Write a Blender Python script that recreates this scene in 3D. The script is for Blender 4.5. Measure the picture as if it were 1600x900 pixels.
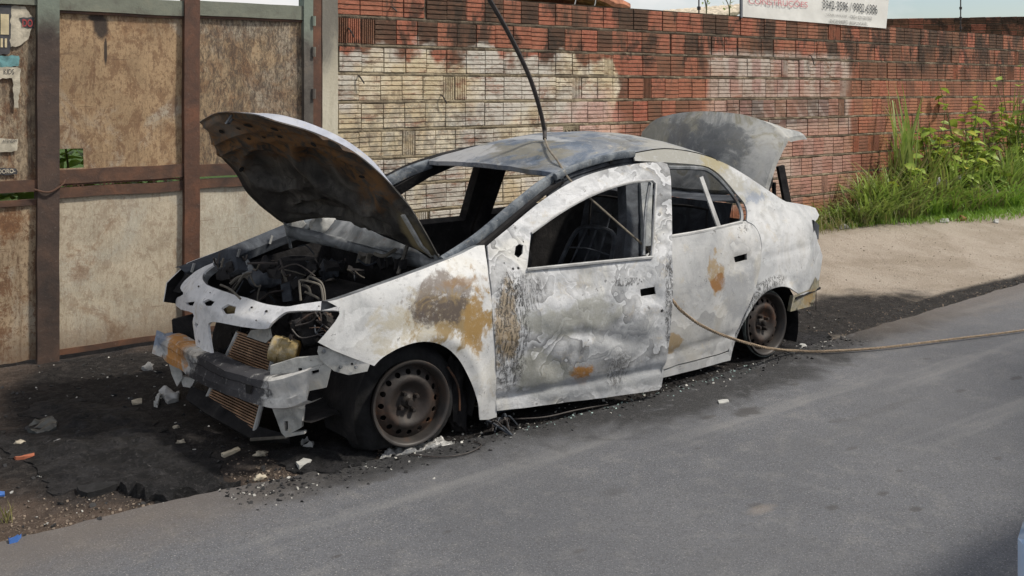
import bpy, bmesh, math, random
from math import radians, sin, cos, pi, sqrt, floor
from mathutils import Vector, Matrix, noise as mn
from mathutils.geometry import delaunay_2d_cdt

SC = bpy.context.scene
for o in list(bpy.data.objects):
    bpy.data.objects.remove(o)
COL = SC.collection

# ------------------------------------------------------------------ camera
# world: X runs along the road and the wall (to the right), Y towards the wall, origin under the wreck's front axle
CAM = (-2.548, -4.72, 1.65)
YAW = radians(38.67)
FPX = 1580.0                         # focal length in pixels of a 1600 px wide picture
HOR = 140.0                          # picture row of the horizon
cd = bpy.data.cameras.new('camera')
cam = bpy.data.objects.new('camera', cd)
COL.objects.link(cam)
cam.location = CAM
cam.rotation_euler = (radians(90), 0, -YAW)
cd.sensor_fit = 'HORIZONTAL'
cd.sensor_width = 36
cd.lens = 36 * FPX / 1600
cd.shift_y = -(450 - HOR) / 1600
cd.clip_start = 0.05
cd.clip_end = 2000
SC.camera = cam

# ------------------------------------------------------------------ sky and sun
TO_SUN = Vector((0.46, -0.50, 0.86)).normalized()
W = bpy.data.worlds.new('World')
SC.world = W
W.use_nodes = True
wn = W.node_tree
for n in list(wn.nodes):
    wn.nodes.remove(n)
wo = wn.nodes.new('ShaderNodeOutputWorld')
bg = wn.nodes.new('ShaderNodeBackground')
sky = wn.nodes.new('ShaderNodeTexSky')
sky.sky_type = 'NISHITA'
sky.sun_disc = False
sky.sun_elevation = math.asin(TO_SUN.z)
sky.sun_rotation = math.atan2(TO_SUN.x, TO_SUN.y)
sky.air_density = 1.0
sky.dust_density = 1.4
tc = wn.nodes.new('ShaderNodeTexCoord')
mp = wn.nodes.new('ShaderNodeMapping')
mp.inputs['Scale'].default_value = (1.0, 1.0, 2.6)
cl = wn.nodes.new('ShaderNodeTexNoise')
cl.inputs['Scale'].default_value = 3.2
cl.inputs['Detail'].default_value = 6
cl.inputs['Roughness'].default_value = 0.6
cr = wn.nodes.new('ShaderNodeValToRGB')
cr.color_ramp.elements[0].position = 0.36
cr.color_ramp.elements[1].position = 0.58
cm = wn.nodes.new('ShaderNodeMix')
cm.data_type = 'RGBA'
cm.inputs[7].default_value = (6.6, 6.5, 6.4, 1)      # sunlit cloud
wn.links.new(tc.outputs['Generated'], mp.inputs['Vector'])
wn.links.new(mp.outputs[0], cl.inputs['Vector'])
wn.links.new(cl.outputs[0], cr.inputs[0])
wn.links.new(cr.outputs[0], cm.inputs[0])
wn.links.new(sky.outputs[0], cm.inputs[6])
wn.links.new(cm.outputs[2], bg.inputs['Color'])
bg.inputs['Strength'].default_value = 0.105
wn.links.new(bg.outputs[0], wo.inputs['Surface'])

sd = bpy.data.lights.new('sun', 'SUN')
sd.energy = 3.1
sd.angle = radians(6)
sd.color = (1.0, 0.93, 0.82)
sun = bpy.data.objects.new('sun', sd)
COL.objects.link(sun)
sun.location = (6, -8, 12)
sun.rotation_euler = TO_SUN.to_track_quat('Z', 'Y').to_euler()

vs = SC.view_settings
vs.view_transform = 'Standard'
vs.look = 'None'
vs.exposure = 0.36
vs.gamma = 1.0
vs.use_curve_mapping = False
SC.render.engine = 'CYCLES'
SC.cycles.use_denoising = True
SC.cycles.max_bounces = 4
SC.cycles.use_adaptive_sampling = True
SC.cycles.adaptive_threshold = 0.02

R = random.Random(7)

# ------------------------------------------------------------------ measuring helpers
_s, _c = sin(YAW), cos(YAW)
def ray(px, py):
    x = (px - 800) / FPX
    return Vector((x * _c + _s, -x * _s + _c, -(py - HOR) / FPX))
def PY(px, py, Y):
    d = ray(px, py); t = (Y - CAM[1]) / d.y
    return Vector(CAM) + d * t
def PX(px, py, X):
    d = ray(px, py); t = (X - CAM[0]) / d.x
    return Vector(CAM) + d * t
def PZ(px, py, Z=0.0):
    d = ray(px, py); t = (Z - CAM[2]) / d.z
    return Vector(CAM) + d * t

def lerp(a, b, t): return a + (b - a) * t
def clamp(x, a=0.0, b=1.0): return max(a, min(b, x))
def sstep(a, b, x):
    t = clamp((x - a) / (b - a)); return t * t * (3 - 2 * t)
def interp(tab, x):
    if x <= tab[0][0]: return tab[0][1]
    for (x0, y0), (x1, y1) in zip(tab, tab[1:]):
        if x <= x1: return y0 + (y1 - y0) * (x - x0) / (x1 - x0)
    return tab[-1][1]
def smooth_interp(tab, x, w):
    return sum(interp(tab, x + w * k) for k in (-1, -0.5, 0, 0.5, 1)) / 5
def nz(x, y, z=0.0): return mn.noise(Vector((x, y, z)))
def fbm(x, y, z=0.0, o=4): return mn.fractal(Vector((x, y, z)), 1.0, 2.0, o)

# ------------------------------------------------------------------ object helpers
def tag(o, label=None, cat=None, group=None, kind=None):
    if label: o['label'] = label
    if cat:
        o['category'] = cat
        o['kind'] = 'thing'
    if group: o['group'] = group
    if kind: o['kind'] = kind
    return o
def thing(name, label, cat, loc=(0, 0, 0), group=None):
    o = bpy.data.objects.new(name, None)
    COL.objects.link(o)
    o.location = loc
    o.empty_display_size = 0.2
    return tag(o, label, cat, group)
def link_mesh(name, me, parent=None, loc=None):
    o = bpy.data.objects.new(name, me)
    COL.objects.link(o)
    if parent is not None:
        o.parent = parent
        # all meshes are written in world coordinates: undo the parent's place
        p, off = parent, Vector((0, 0, 0))
        while p is not None:
            off += Vector(p.location); p = p.parent
        o.location = (Vector(loc) if loc else Vector((0, 0, 0))) - off
    elif loc:
        o.location = loc
    return o
def mesh_from(name, verts, faces, mats, fmat=None, smooth=True, angle=40):
    me = bpy.data.meshes.new(name)
    me.from_pydata([tuple(v) for v in verts], [], faces)
    for m in (mats if isinstance(mats, (list, tuple)) else [mats]):
        me.materials.append(m)
    if fmat:
        me.polygons.foreach_set('material_index', fmat)
    me.validate()
    if smooth:
        me.polygons.foreach_set('use_smooth', [True] * len(me.polygons))
        try: me.set_sharp_from_angle(angle=radians(angle))
        except Exception: pass
    me.update()
    return me
def build(name, verts, faces, mats, parent=None, fmat=None, smooth=True, angle=40, loc=None):
    return link_mesh(name, mesh_from(name, verts, faces, mats, fmat, smooth, angle), parent, loc)

class MB:
    """collects shapes for one mesh"""
    def __init__(s): s.v = []; s.f = []
    def add(s, v, f):
        b = len(s.v); s.v += [Vector(p) for p in v]; s.f += [tuple(i + b for i in q) for q in f]
        return s
    def box(s, c, d, rot=None, jit=0.0):
        pts = []
        for i in range(8):
            p = Vector(((i & 1) - .5, ((i >> 1) & 1) - .5, ((i >> 2) & 1) - .5))
            p = Vector((p.x * d[0], p.y * d[1], p.z * d[2]))
            if jit: p += Vector((R.uniform(-jit, jit), R.uniform(-jit, jit), R.uniform(-jit, jit)))
            if rot is not None: p = rot @ p
            pts.append(p + Vector(c))
        return s.add(pts, [(0, 2, 3, 1), (4, 5, 7, 6), (0, 1, 5, 4), (2, 6, 7, 3), (0, 4, 6, 2), (1, 3, 7, 5)])
    def bar(s, a, b, w, h, up=(0, 0, 1)):
        """box beam from a to b"""
        a, b = Vector(a), Vector(b)
        t = (b - a).normalized(); u = Vector(up)
        x = t.cross(u)
        if x.length < 1e-4: x = t.cross(Vector((1, 0, 0)))
        x.normalize(); y = x.cross(t).normalized()
        pts = []
        for p in (a, b):
            for sx, sy in ((-1, -1), (1, -1), (1, 1), (-1, 1)):
                pts.append(p + x * (sx * w / 2) + y * (sy * h / 2))
        return s.add(pts, [(3, 2, 1, 0), (4, 5, 6, 7), (0, 1, 5, 4), (1, 2, 6, 5), (2, 3, 7, 6), (3, 0, 4, 7)])
    def tube(s, pts, r, n=8, cap=True, sub=0, flat=1.0):
        pts = [Vector(p) for p in pts]
        if sub: pts = catmull(pts, sub)
        m = len(pts)
        rr = [r] * m if not isinstance(r, (list, tuple)) else [interp(list(zip([i / (len(r) - 1) for i in range(len(r))], r)), i / (m - 1)) for i in range(m)]
        v, f = [], []
        ref = None
        for i, p in enumerate(pts):
            t = (pts[min(i + 1, m - 1)] - pts[max(i - 1, 0)])
            t = t.normalized() if t.length > 1e-9 else Vector((0, 0, 1))
            if ref is None:
                ref = t.orthogonal().normalized()
                if abs(t.z) < 0.95:
                    ref = Vector((0, 0, 1)) - t * t.z; ref.normalize()
            ref = (ref - t * ref.dot(t)).normalized()
            b = t.cross(ref)
            for k in range(n):
                a = 2 * pi * k / n
                v.append(p + ref * (cos(a) * rr[i]) + b * (sin(a) * rr[i] * flat))
        for i in range(m - 1):
            for k in range(n):
                k2 = (k + 1) % n
                f.append((i * n + k, i * n + k2, (i + 1) * n + k2, (i + 1) * n + k))
        if cap:
            f.append(tuple(range(n - 1, -1, -1)))
            f.append(tuple((m - 1) * n + k for k in range(n)))
        return s.add(v, f)
    def lathe(s, prof, M, n=40, closed=False):
        """prof: (radius, axial) pairs; M places the axis (local z)"""
        v, f = [], []
        for r, h in prof:
            for k in range(n):
                a = 2 * pi * k / n
                v.append(M @ Vector((r * cos(a), r * sin(a), h)))
        m = len(prof)
        for i in range(m if closed else m - 1):
            j = (i + 1) % m
            for k in range(n):
                k2 = (k + 1) % n
                f.append((i * n + k, i * n + k2, j * n + k2, j * n + k))
        return s.add(v, f)
    def grid(s, fn, nu, nv):
        v = [fn(i / nu, j / nv) for j in range(nv + 1) for i in range(nu + 1)]
        f = [(j * (nu + 1) + i, j * (nu + 1) + i + 1, (j + 1) * (nu + 1) + i + 1, (j + 1) * (nu + 1) + i) for j in range(nv) for i in range(nu)]
        return s.add(v, f)
    def build(s, name, mat, parent=None, smooth=True, angle=40, loc=None):
        return build(name, s.v, s.f, mat, parent, smooth=smooth, angle=angle, loc=loc)

def catmull(pts, sub):
    P = [Vector(p) for p in pts]
    out = []
    for i in range(len(P) - 1):
        p0, p1, p2, p3 = P[max(i - 1, 0)], P[i], P[i + 1], P[min(i + 2, len(P) - 1)]
        for k in range(sub):
            t = k / sub
            out.append(0.5 * ((2 * p1) + (p2 - p0) * t + (2 * p0 - 5 * p1 + 4 * p2 - p3) * t * t + (3 * p1 - p0 - 3 * p2 + p3) * t ** 3))
    out.append(P[-1])
    return out

def inside(poly, x, y):
    r = False
    j = len(poly) - 1
    for i in range(len(poly)):
        xi, yi = poly[i]; xj, yj = poly[j]
        if (yi > y) != (yj > y) and x < (xj - xi) * (y - yi) / (yj - yi) + xi:
            r = not r
        j = i
    return r
def resample(poly, step):
    out = []
    for (x0, y0), (x1, y1) in zip(poly, poly[1:] + poly[:1]):
        L = math.hypot(x1 - x0, y1 - y0)
        n = max(1, int(math.ceil(L / step)))
        for k in range(n):
            out.append((x0 + (x1 - x0) * k / n, y0 + (y1 - y0) * k / n))
    return out
def sheet2d(outline, holes=(), step=0.03):
    """triangulated 2D region with inner points: (points, triangles)"""
    loops = [resample(list(outline), step)] + [resample(list(h), step) for h in holes]
    pts, edges = [], []
    for lp in loops:
        b = len(pts); pts += lp
        edges += [(b + i, b + (i + 1) % len(lp)) for i in range(len(lp))]
    bnd = list(pts)
    cell = {}
    for p in bnd: cell.setdefault((int(floor(p[0] / step)), int(floor(p[1] / step))), []).append(p)
    x0 = min(p[0] for p in loops[0]); x1 = max(p[0] for p in loops[0])
    y0 = min(p[1] for p in loops[0]); y1 = max(p[1] for p in loops[0])
    rr = random.Random(3)
    ny = int((y1 - y0) / (step * 0.87)) + 1
    for j in range(1, ny):
        y = y0 + j * step * 0.87
        x = x0 + (step / 2 if j % 2 else 0)
        while x < x1:
            if inside(loops[0], x, y) and not any(inside(h, x, y) for h in loops[1:]):
                cx, cy = int(floor(x / step)), int(floor(y / step))
                ok = True
                for a in (-1, 0, 1):
                    for b2 in (-1, 0, 1):
                        for q in cell.get((cx + a, cy + b2), ()):
                            if (q[0] - x) ** 2 + (q[1] - y) ** 2 < (0.55 * step) ** 2: ok = False
                if ok: pts.append((x + rr.uniform(-.08, .08) * step, y + rr.uniform(-.08, .08) * step))
            x += step
    V, E_, F_ = delaunay_2d_cdt([Vector(p) for p in pts], edges, [], 0, 1e-6)[:3]
    tris = []
    for f in F_:
        cx = sum(V[i][0] for i in f) / len(f); cy = sum(V[i][1] for i in f) / len(f)
        if inside(loops[0], cx, cy) and not any(inside(h, cx, cy) for h in loops[1:]):
            tris.append(tuple(f))
    return [(p[0], p[1]) for p in V], tris
def panel(name, outline, holes, fn, thick, mats, parent, step=0.03, inward=None, smooth=True, angle=42, rimm=0):
    """sheet metal: 2D outline mapped by fn to 3D, given a thickness. mats = (face, back)"""
    P, T = sheet2d(outline, holes, step)
    used = sorted({i for t in T for i in t}); ix = {u: k for k, u in enumerate(used)}
    T = [tuple(ix[i] for i in t) for t in T]
    V = [Vector(fn(*P[u])) for u in used]
    N = [Vector((0, 0, 0)) for _ in V]
    for t in T:
        n = (V[t[1]] - V[t[0]]).cross(V[t[2]] - V[t[0]])
        for i in t: N[i] += n
    N = [n.normalized() for n in N]
    sgn = 1
    if inward is not None:
        tot = sum(n.dot(Vector(inward)) for n in N)
        if tot < 0: sgn = -1
    # sgn*N points inward
    n0 = len(V)
    Vb = [v + n * (sgn * thick) for v, n in zip(V, N)]
    top = [t if sgn < 0 else tuple(reversed(t)) for t in T]
    bot = [tuple(i + n0 for i in reversed(t)) for t in top]
    ec = {}
    for t in top:
        for a, b in ((t[0], t[1]), (t[1], t[2]), (t[2], t[0])):
            ec[(a, b)] = 1
    rim = [(b, a, a + n0, b + n0) for (a, b) in ec if (b, a) not in ec]
    faces = top + bot + rim
    fm = [0] * len(top) + [1] * len(bot) + [rimm] * len(rim)
    mats = list(mats) if isinstance(mats, (list, tuple)) else [mats, mats]
    return build(name, V + Vb, faces, mats, parent, fmat=fm, smooth=smooth, angle=angle)
def circle2d(cx, cy, r, n=14, ry=None):
    ry = ry or r
    return [(cx + r * cos(2 * pi * k / n), cy + ry * sin(2 * pi * k / n)) for k in range(n)]
# ------------------------------------------------------------------ materials
class T:
    def __init__(s, name):
        s.m = bpy.data.materials.new(name); s.m.use_nodes = True
        s.nt = s.m.node_tree
        for n in list(s.nt.nodes): s.nt.nodes.remove(n)
        s.out = s.nt.nodes.new('ShaderNodeOutputMaterial')
        s.b = s.nt.nodes.new('ShaderNodeBsdfPrincipled')
        s.nt.links.new(s.b.outputs[0], s.out.inputs[0])
        s._o = s._p = None
    def new(s, t): return s.nt.nodes.new(t)
    def put(s, sock, v):
        if isinstance(v, bpy.types.NodeSocket): s.nt.links.new(v, sock)
        elif v is not None:
            if sock.type == 'RGBA' and len(v) == 3: v = (*v, 1)
            sock.default_value = v
    def obj(s):
        if s._o is None: s._o = s.new('ShaderNodeTexCoord').outputs['Object']
        return s._o
    def pos(s):
        if s._p is None: s._p = s.new('ShaderNodeNewGeometry').outputs['Position']
        return s._p
    def math(s, op, a, b=None, c=None, cl=False):
        n = s.new('ShaderNodeMath'); n.operation = op; n.use_clamp = cl
        s.put(n.inputs[0], a)
        if b is not None: s.put(n.inputs[1], b)
        if c is not None: s.put(n.inputs[2], c)
        return n.outputs[0]
    def vm(s, op, a, b=None):
        n = s.new('ShaderNodeVectorMath'); n.operation = op
        s.put(n.inputs[0], a)
        if b is not None: s.put(n.inputs[1], b)
        return n.outputs['Value'] if op in ('LENGTH', 'DISTANCE', 'DOT_PRODUCT') else n.outputs[0]
    def sep(s, v):
        n = s.new('ShaderNodeSeparateXYZ'); s.put(n.inputs[0], v); return n.outputs[0], n.outputs[1], n.outputs[2]
    def comb(s, x, y, z):
        n = s.new('ShaderNodeCombineXYZ')
        for i, q in enumerate((x, y, z)): s.put(n.inputs[i], q)
        return n.outputs[0]
    def mix(s, f, a, b, mode='MIX'):
        n = s.new('ShaderNodeMix'); n.data_type = 'RGBA'; n.blend_type = mode; n.clamp_factor = True
        s.put(n.inputs[0], f); s.put(n.inputs[6], a); s.put(n.inputs[7], b)
        return n.outputs[2]
    def noise(s, scale, detail=4, rough=0.6, dist=0.0, vec=None, sc=None, col=False):
        n = s.new('ShaderNodeTexNoise')
        v = vec if vec is not None else s.obj()
        if sc: v = s.vm('MULTIPLY', v, sc)
        s.put(n.inputs['Vector'], v)
        n.inputs['Scale'].default_value = scale; n.inputs['Detail'].default_value = detail
        n.inputs['Roughness'].default_value = rough; n.inputs['Distortion'].default_value = dist
        return n.outputs[1] if col else n.outputs[0]
    def vor(s, scale, vec=None, feature='F1', rnd=1.0):
        n = s.new('ShaderNodeTexVoronoi'); n.feature = feature
        s.put(n.inputs['Vector'], vec if vec is not None else s.obj())
        n.inputs['Scale'].default_value = scale
        n.inputs['Randomness'].default_value = rnd
        return n.outputs[0]
    def white(s, vec):
        n = s.new('ShaderNodeTexWhiteNoise'); n.noise_dimensions = '3D'; s.put(n.inputs[0], vec); return n.outputs[0]
    def ss(s, f, a, b):
        n = s.new('ShaderNodeMapRange'); n.interpolation_type = 'SMOOTHSTEP'; n.clamp = True
        s.put(n.inputs[0], f); n.inputs[1].default_value = a; n.inputs[2].default_value = b
        n.inputs[3].default_value = 0; n.inputs[4].default_value = 1
        return n.outputs[0]
    def ramp(s, f, stops):
        n = s.new('ShaderNodeValToRGB'); s.put(n.inputs[0], f)
        el = n.color_ramp.elements
        while len(el) > len(stops): el.remove(el[-1])
        while len(el) < len(stops): el.new(0.5)
        for e, (p, c) in zip(el, stops): e.position = p; e.color = (*c, 1)
        return n.outputs[0]
    def spot(s, vec, c, r, amp=0.5, ns=6.0, soft=0.35, det=5):
        """1 inside an uneven ellipsoid blob, 0 outside"""
        if not isinstance(r, (tuple, list)): r = (r, r, r)
        d = s.vm('LENGTH', s.vm('MULTIPLY', s.vm('SUBTRACT', vec, c), tuple(1 / q for q in r)))
        n = s.noise(ns, det, 0.62, 0.6, vec=vec)
        e = s.math('MULTIPLY_ADD', s.math('SUBTRACT', n, 0.5), -2 * amp, d)
        return s.math('SUBTRACT', 1.0, s.ss(e, 1 - soft, 1 + soft))
    def inbox(s, vec, lo, hi, soft=0.05, amp=0.0, ns=5.0):
        x = s.sep(vec); f = None
        n = s.math('MULTIPLY', s.math('SUBTRACT', s.noise(ns, 4, 0.6, vec=vec), 0.5), 2 * amp) if amp else None
        for k in range(3):
            if lo[k] is None and hi[k] is None: continue
            q = x[k] if n is None else s.math('ADD', x[k], n)
            for b, sg in ((lo[k], 1), (hi[k], -1)):
                if b is None: continue
                g = s.ss(q, b - soft, b + soft)
                if sg < 0: g = s.math('SUBTRACT', 1.0, g)
                f = g if f is None else s.math('MULTIPLY', f, g)
        return f
    def done(s, col, rough=0.8, metal=0.0, bump=None, bstr=0.3, bdist=0.01, spec=None, coat=None):
        s.put(s.b.inputs['Base Color'], col); s.put(s.b.inputs['Roughness'], rough); s.put(s.b.inputs['Metallic'], metal)
        if spec is not None: s.put(s.b.inputs['Specular IOR Level'], spec)
        if coat is not None: s.put(s.b.inputs['Coat Weight'], coat)
        if bump is not None:
            n = s.new('ShaderNodeBump'); n.inputs['Strength'].default_value = bstr; n.inputs['Distance'].default_value = bdist
            s.put(n.inputs['Height'], bump); s.nt.links.new(n.outputs[0], s.b.inputs['Normal'])
        return s.m

RUST = (0.24, 0.115, 0.040); OCHRE = (0.29, 0.195, 0.080); BROWN = (0.10, 0.06, 0.042); PLUM = (0.15, 0.115, 0.105)
BLACKC = (0.022, 0.022, 0.024); SMOKE = (0.16, 0.165, 0.17)

def burnt_paint(name, stops, spots=(), smear=0.5, bstr=0.25, nscale=2.2, rough=0.72, crackle=(), tide=0.35, tsc=(0.85, 1.0, 1.35), tn=5.0, tsf=0.55):
    """paint burnt off to ash: cloudy greys with tide marks left by the heat, given stains and flaked char"""
    t = T(name); v = t.obj()
    n1 = t.noise(nscale, 6, 0.6, 1.3)
    col = t.ramp(n1, stops)
    # tide marks: every contour of a slow field is a pale rim that fades to grey
    wv = t.vm('ADD', v, t.vm('MULTIPLY', t.vm('SUBTRACT', t.noise(nscale * 1.5, 3, 0.55, 0.0, col=True), (0.5, 0.5, 0.5)), (0.45, 0.45, 0.45)))
    nt_ = t.noise(nscale * tsf, 2.5, 0.45, 0.5, vec=t.vm('MULTIPLY', wv, tsc))
    saw = t.math('FRACT', t.math('MULTIPLY', nt_, tn))
    band = t.ramp(saw, [(0.0, (0.30, 0.30, 0.30)), (0.10, (0.44, 0.44, 0.44)), (0.40, (0.60, 0.60, 0.60)), (0.86, (0.96, 0.96, 0.96)), (0.97, (1, 1, 1)), (1.0, (0.34, 0.34, 0.34))])
    tg = t.ss(t.noise(nscale * 0.8, 4, 0.6, vec=t.vm('ADD', v, (2.7, 5.1, 0.3))), 0.36, 0.58)
    col = t.mix(t.math('MULTIPLY', tg, tide), col, t.mix(1.0, col, band, 'MULTIPLY'))
    n3 = t.noise(nscale * 1.7, 6, 0.65, 1.0, sc=(1, 1, 2.2))
    col = t.mix(t.math('MULTIPLY', t.ss(n3, 0.54, 0.66), 0.6 * smear), col, (0.25, 0.26, 0.275))
    # fine ash: mottling, soot pits, cream dust
    n4 = t.noise(34, 5, 0.75)
    col = t.mix(t.math('MULTIPLY', t.ss(n4, 0.53, 0.68), 0.32), col, (0.20, 0.20, 0.195))
    n7 = t.noise(90, 3, 0.7)
    col = t.mix(t.math('MULTIPLY', t.ss(n7, 0.60, 0.74), 0.30), col, (0.70, 0.69, 0.66))
    n5 = t.noise(9, 6, 0.75, 0.4)
    col = t.mix(t.math('MULTIPLY', t.ss(n5, 0.57, 0.66), 0.38), col, (0.45, 0.39, 0.29))
    n6 = t.noise(15, 6, 0.8, 0.3, vec=t.vm('ADD', v, (1.2, 7.1, 3.3)))
    col = t.mix(t.math('MULTIPLY', t.ss(n6, 0.62, 0.655), 0.75), col, (0.12, 0.115, 0.11))
    for c, r, cl_, st, *ns in spots:
        f = t.spot(v, c, r, 2.0, (ns[0] if ns else 7.0) * 0.75, 0.35, 6)
        gr = t.noise(24, 6, 0.8, 0.2)
        f = t.math('MULTIPLY', f, t.ss(t.math('ADD', gr, t.math('MULTIPLY', f, 0.28)), 0.52, 0.78))
        col = t.mix(t.math('MULTIPLY', f, st), col, cl_)
    bh = t.math('ADD', t.math('MULTIPLY', nt_, 1.5), t.math('ADD', t.math('MULTIPLY', n4, 0.6), t.math('MULTIPLY', n6, 0.4)))
    for c, r, st in crackle:
        f = t.spot(v, c, r, 0.7, 7.0, 0.5, 6)
        k = t.noise(20, 5, 0.7, 1.6, sc=(1.7, 1.0, 0.45))
        k2 = t.noise(50, 4, 0.7, 0.5)
        e = t.math('MULTIPLY', t.ss(t.math('ABSOLUTE', t.math('SUBTRACT', k, 0.5)), 0.075, 0.02), t.ss(k2, 0.36, 0.52))
        g = t.math('MULTIPLY', t.math('MULTIPLY', t.ss(f, 0.0, 0.6), e), st * 0.9)
        col = t.mix(g, col, (0.040, 0.038, 0.036))
        bh = t.math('ADD', bh, t.math('MULTIPLY', g, 0.4))
    return t.done(col, rough, 0.0, bh, bstr, 0.012, 0.3)

WHITE_STOPS = [(0.28, (0.29, 0.30, 0.305)), (0.42, (0.43, 0.435, 0.44)), (0.55, (0.53, 0.53, 0.525)), (0.68, (0.48, 0.465, 0.43)), (0.8, (0.38, 0.37, 0.35))]
GREY_STOPS = [(0.28, (0.13, 0.135, 0.14)), (0.42, (0.25, 0.255, 0.25)), (0.56, (0.36, 0.36, 0.34)), (0.7, (0.46, 0.45, 0.41)), (0.82, (0.22, 0.22, 0.21))]
BLUE_STOPS = [(0.28, (0.05, 0.07, 0.10)), (0.42, (0.11, 0.135, 0.175)), (0.53, (0.20, 0.215, 0.235)), (0.66, (0.15, 0.145, 0.125)), (0.80, (0.08, 0.11, 0.155))]

M = {}
def simple(name, col, rough=0.8, metal=0.0, var=0.35, scale=6, bump=0.2, bscale=30, spec=None):
    t = T(name)
    n = t.noise(scale, 5, 0.6, 0.5)
    c = t.mix(t.ss(n, 0.3, 0.7), tuple(q * (1 - var) for q in col), tuple(min(1, q * (1 + var)) for q in col))
    M[name] = t.done(c, rough, metal, t.noise(bscale, 4, 0.65), bump, 0.008, spec)
    return M[name]

def mk_char():
    t = T('char'); n = t.noise(9, 6, 0.65, 0.6); n2 = t.noise(40, 4, 0.7)
    c = t.ramp(n, [(0.3, (0.010, 0.010, 0.011)), (0.55, (0.022, 0.021, 0.022)), (0.72, (0.045, 0.042, 0.040)), (0.85, (0.09, 0.085, 0.08))])
    M['char'] = t.done(c, 0.85, 0, t.math('ADD', n, n2), 0.5, 0.01, 0.15)
    t = T('char_blue'); n = t.noise(6, 6, 0.65, 0.8); n2 = t.noise(50, 4, 0.7)
    c = t.ramp(n, [(0.3, (0.012, 0.014, 0.018)), (0.5, (0.035, 0.04, 0.05)), (0.66, (0.075, 0.085, 0.10)), (0.8, (0.15, 0.16, 0.17))])
    M['char_blue'] = t.done(c, 0.7, 0, t.math('ADD', n, n2), 0.4, 0.008, 0.3)
    # scorched bare steel: dark with ash and rust
    t = T('scorched_steel'); n = t.noise(5, 6, 0.62, 1.0); n2 = t.noise(16, 5, 0.65, 0.6)
    c = t.ramp(n, [(0.3, (0.05, 0.055, 0.06)), (0.5, (0.14, 0.15, 0.16)), (0.64, (0.30, 0.31, 0.32)), (0.8, (0.16, 0.14, 0.11))])
    c = t.mix(t.math('MULTIPLY', t.ss(n2, 0.58, 0.7), 0.5), c, BROWN)
    M['scorched'] = t.done(c, 0.6, 0.1, n2, 0.3, 0.006)
    t = T('rusted_rim'); n = t.noise(7, 6, 0.62, 0.6); n2 = t.noise(60, 4, 0.65)
    c = t.ramp(n, [(0.28, (0.012, 0.010, 0.009)), (0.48, (0.027, 0.020, 0.017)), (0.60, (0.050, 0.030, 0.021)), (0.74, (0.15, 0.060, 0.024))])
    M['rim'] = t.done(c, 0.62, 0.15, t.math('ADD', n, n2), 0.25, 0.005)
    t = T('rim_lip'); n = t.noise(9, 5, 0.62, 0.6)
    c = t.ramp(n, [(0.3, (0.022, 0.019, 0.018)), (0.55, (0.045, 0.040, 0.037)), (0.75, (0.085, 0.055, 0.04))])
    M['rim_lip'] = t.done(c, 0.5, 0.2, n, 0.15, 0.005)
mk_char()
simple('tyre_char', (0.014, 0.014, 0.015), 0.9, 0, 0.4, 14, 0.6, 40, 0.3)
simple('dark_hole', (0.008, 0.008, 0.008), 0.95)
simple('ash_metal', (0.36, 0.36, 0.355), 0.7, 0.0, 0.3, 8, 0.3, 40)
simple('melted_aluminium', (0.38, 0.38, 0.375), 0.45, 0.35, 0.35, 30, 1.0, 60)
simple('fin_copper', (0.33, 0.20, 0.12), 0.55, 0.3, 0.5, 7, 0.3, 60)
simple('dull_pipe', (0.105, 0.095, 0.08), 0.65, 0.1, 0.4, 12)
simple('rope', (0.25, 0.19, 0.13), 0.9, 0, 0.3, 40, 0.5, 150)
simple('cable', (0.030, 0.024, 0.022), 0.6, 0, 0.4, 25, 0.3, 60)
simple('thin_wire', (0.17, 0.145, 0.11), 0.7, 0, 0.3, 25, 0.3, 60)

M['fender'] = burnt_paint('burnt_fender', [(0.28, (0.42, 0.43, 0.435)), (0.42, (0.56, 0.565, 0.565)), (0.55, (0.66, 0.66, 0.65)), (0.68, (0.60, 0.585, 0.54)), (0.8, (0.50, 0.49, 0.46))], [
    ((0.02, -0.86, 0.60), (0.22, 0.5, 0.12), (0.40, 0.36, 0.27), 0.75, 8.0),
    ((0.14, -0.85, 0.68), (0.17, 0.5, 0.09), (0.17, 0.14, 0.12), 0.85, 6.0),
    ((0.20, -0.86, 0.60), (0.24, 0.5, 0.13), (0.27, 0.20, 0.105), 1.0, 9.0),
    ((0.12, -0.86, 0.61), (0.14, 0.5, 0.075), (0.085, 0.07, 0.065), 0.9, 7.0),
    ((0.33, -0.86, 0.60), (0.07, 0.5, 0.20), (0.30, 0.19, 0.07), 0.9, 9.0),
    ((0.28, -0.86, 0.74), (0.16, 0.5, 0.03), (0.25, 0.15, 0.07), 0.6, 9.0)], smear=0.25, nscale=2.6, tide=0.25)
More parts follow.
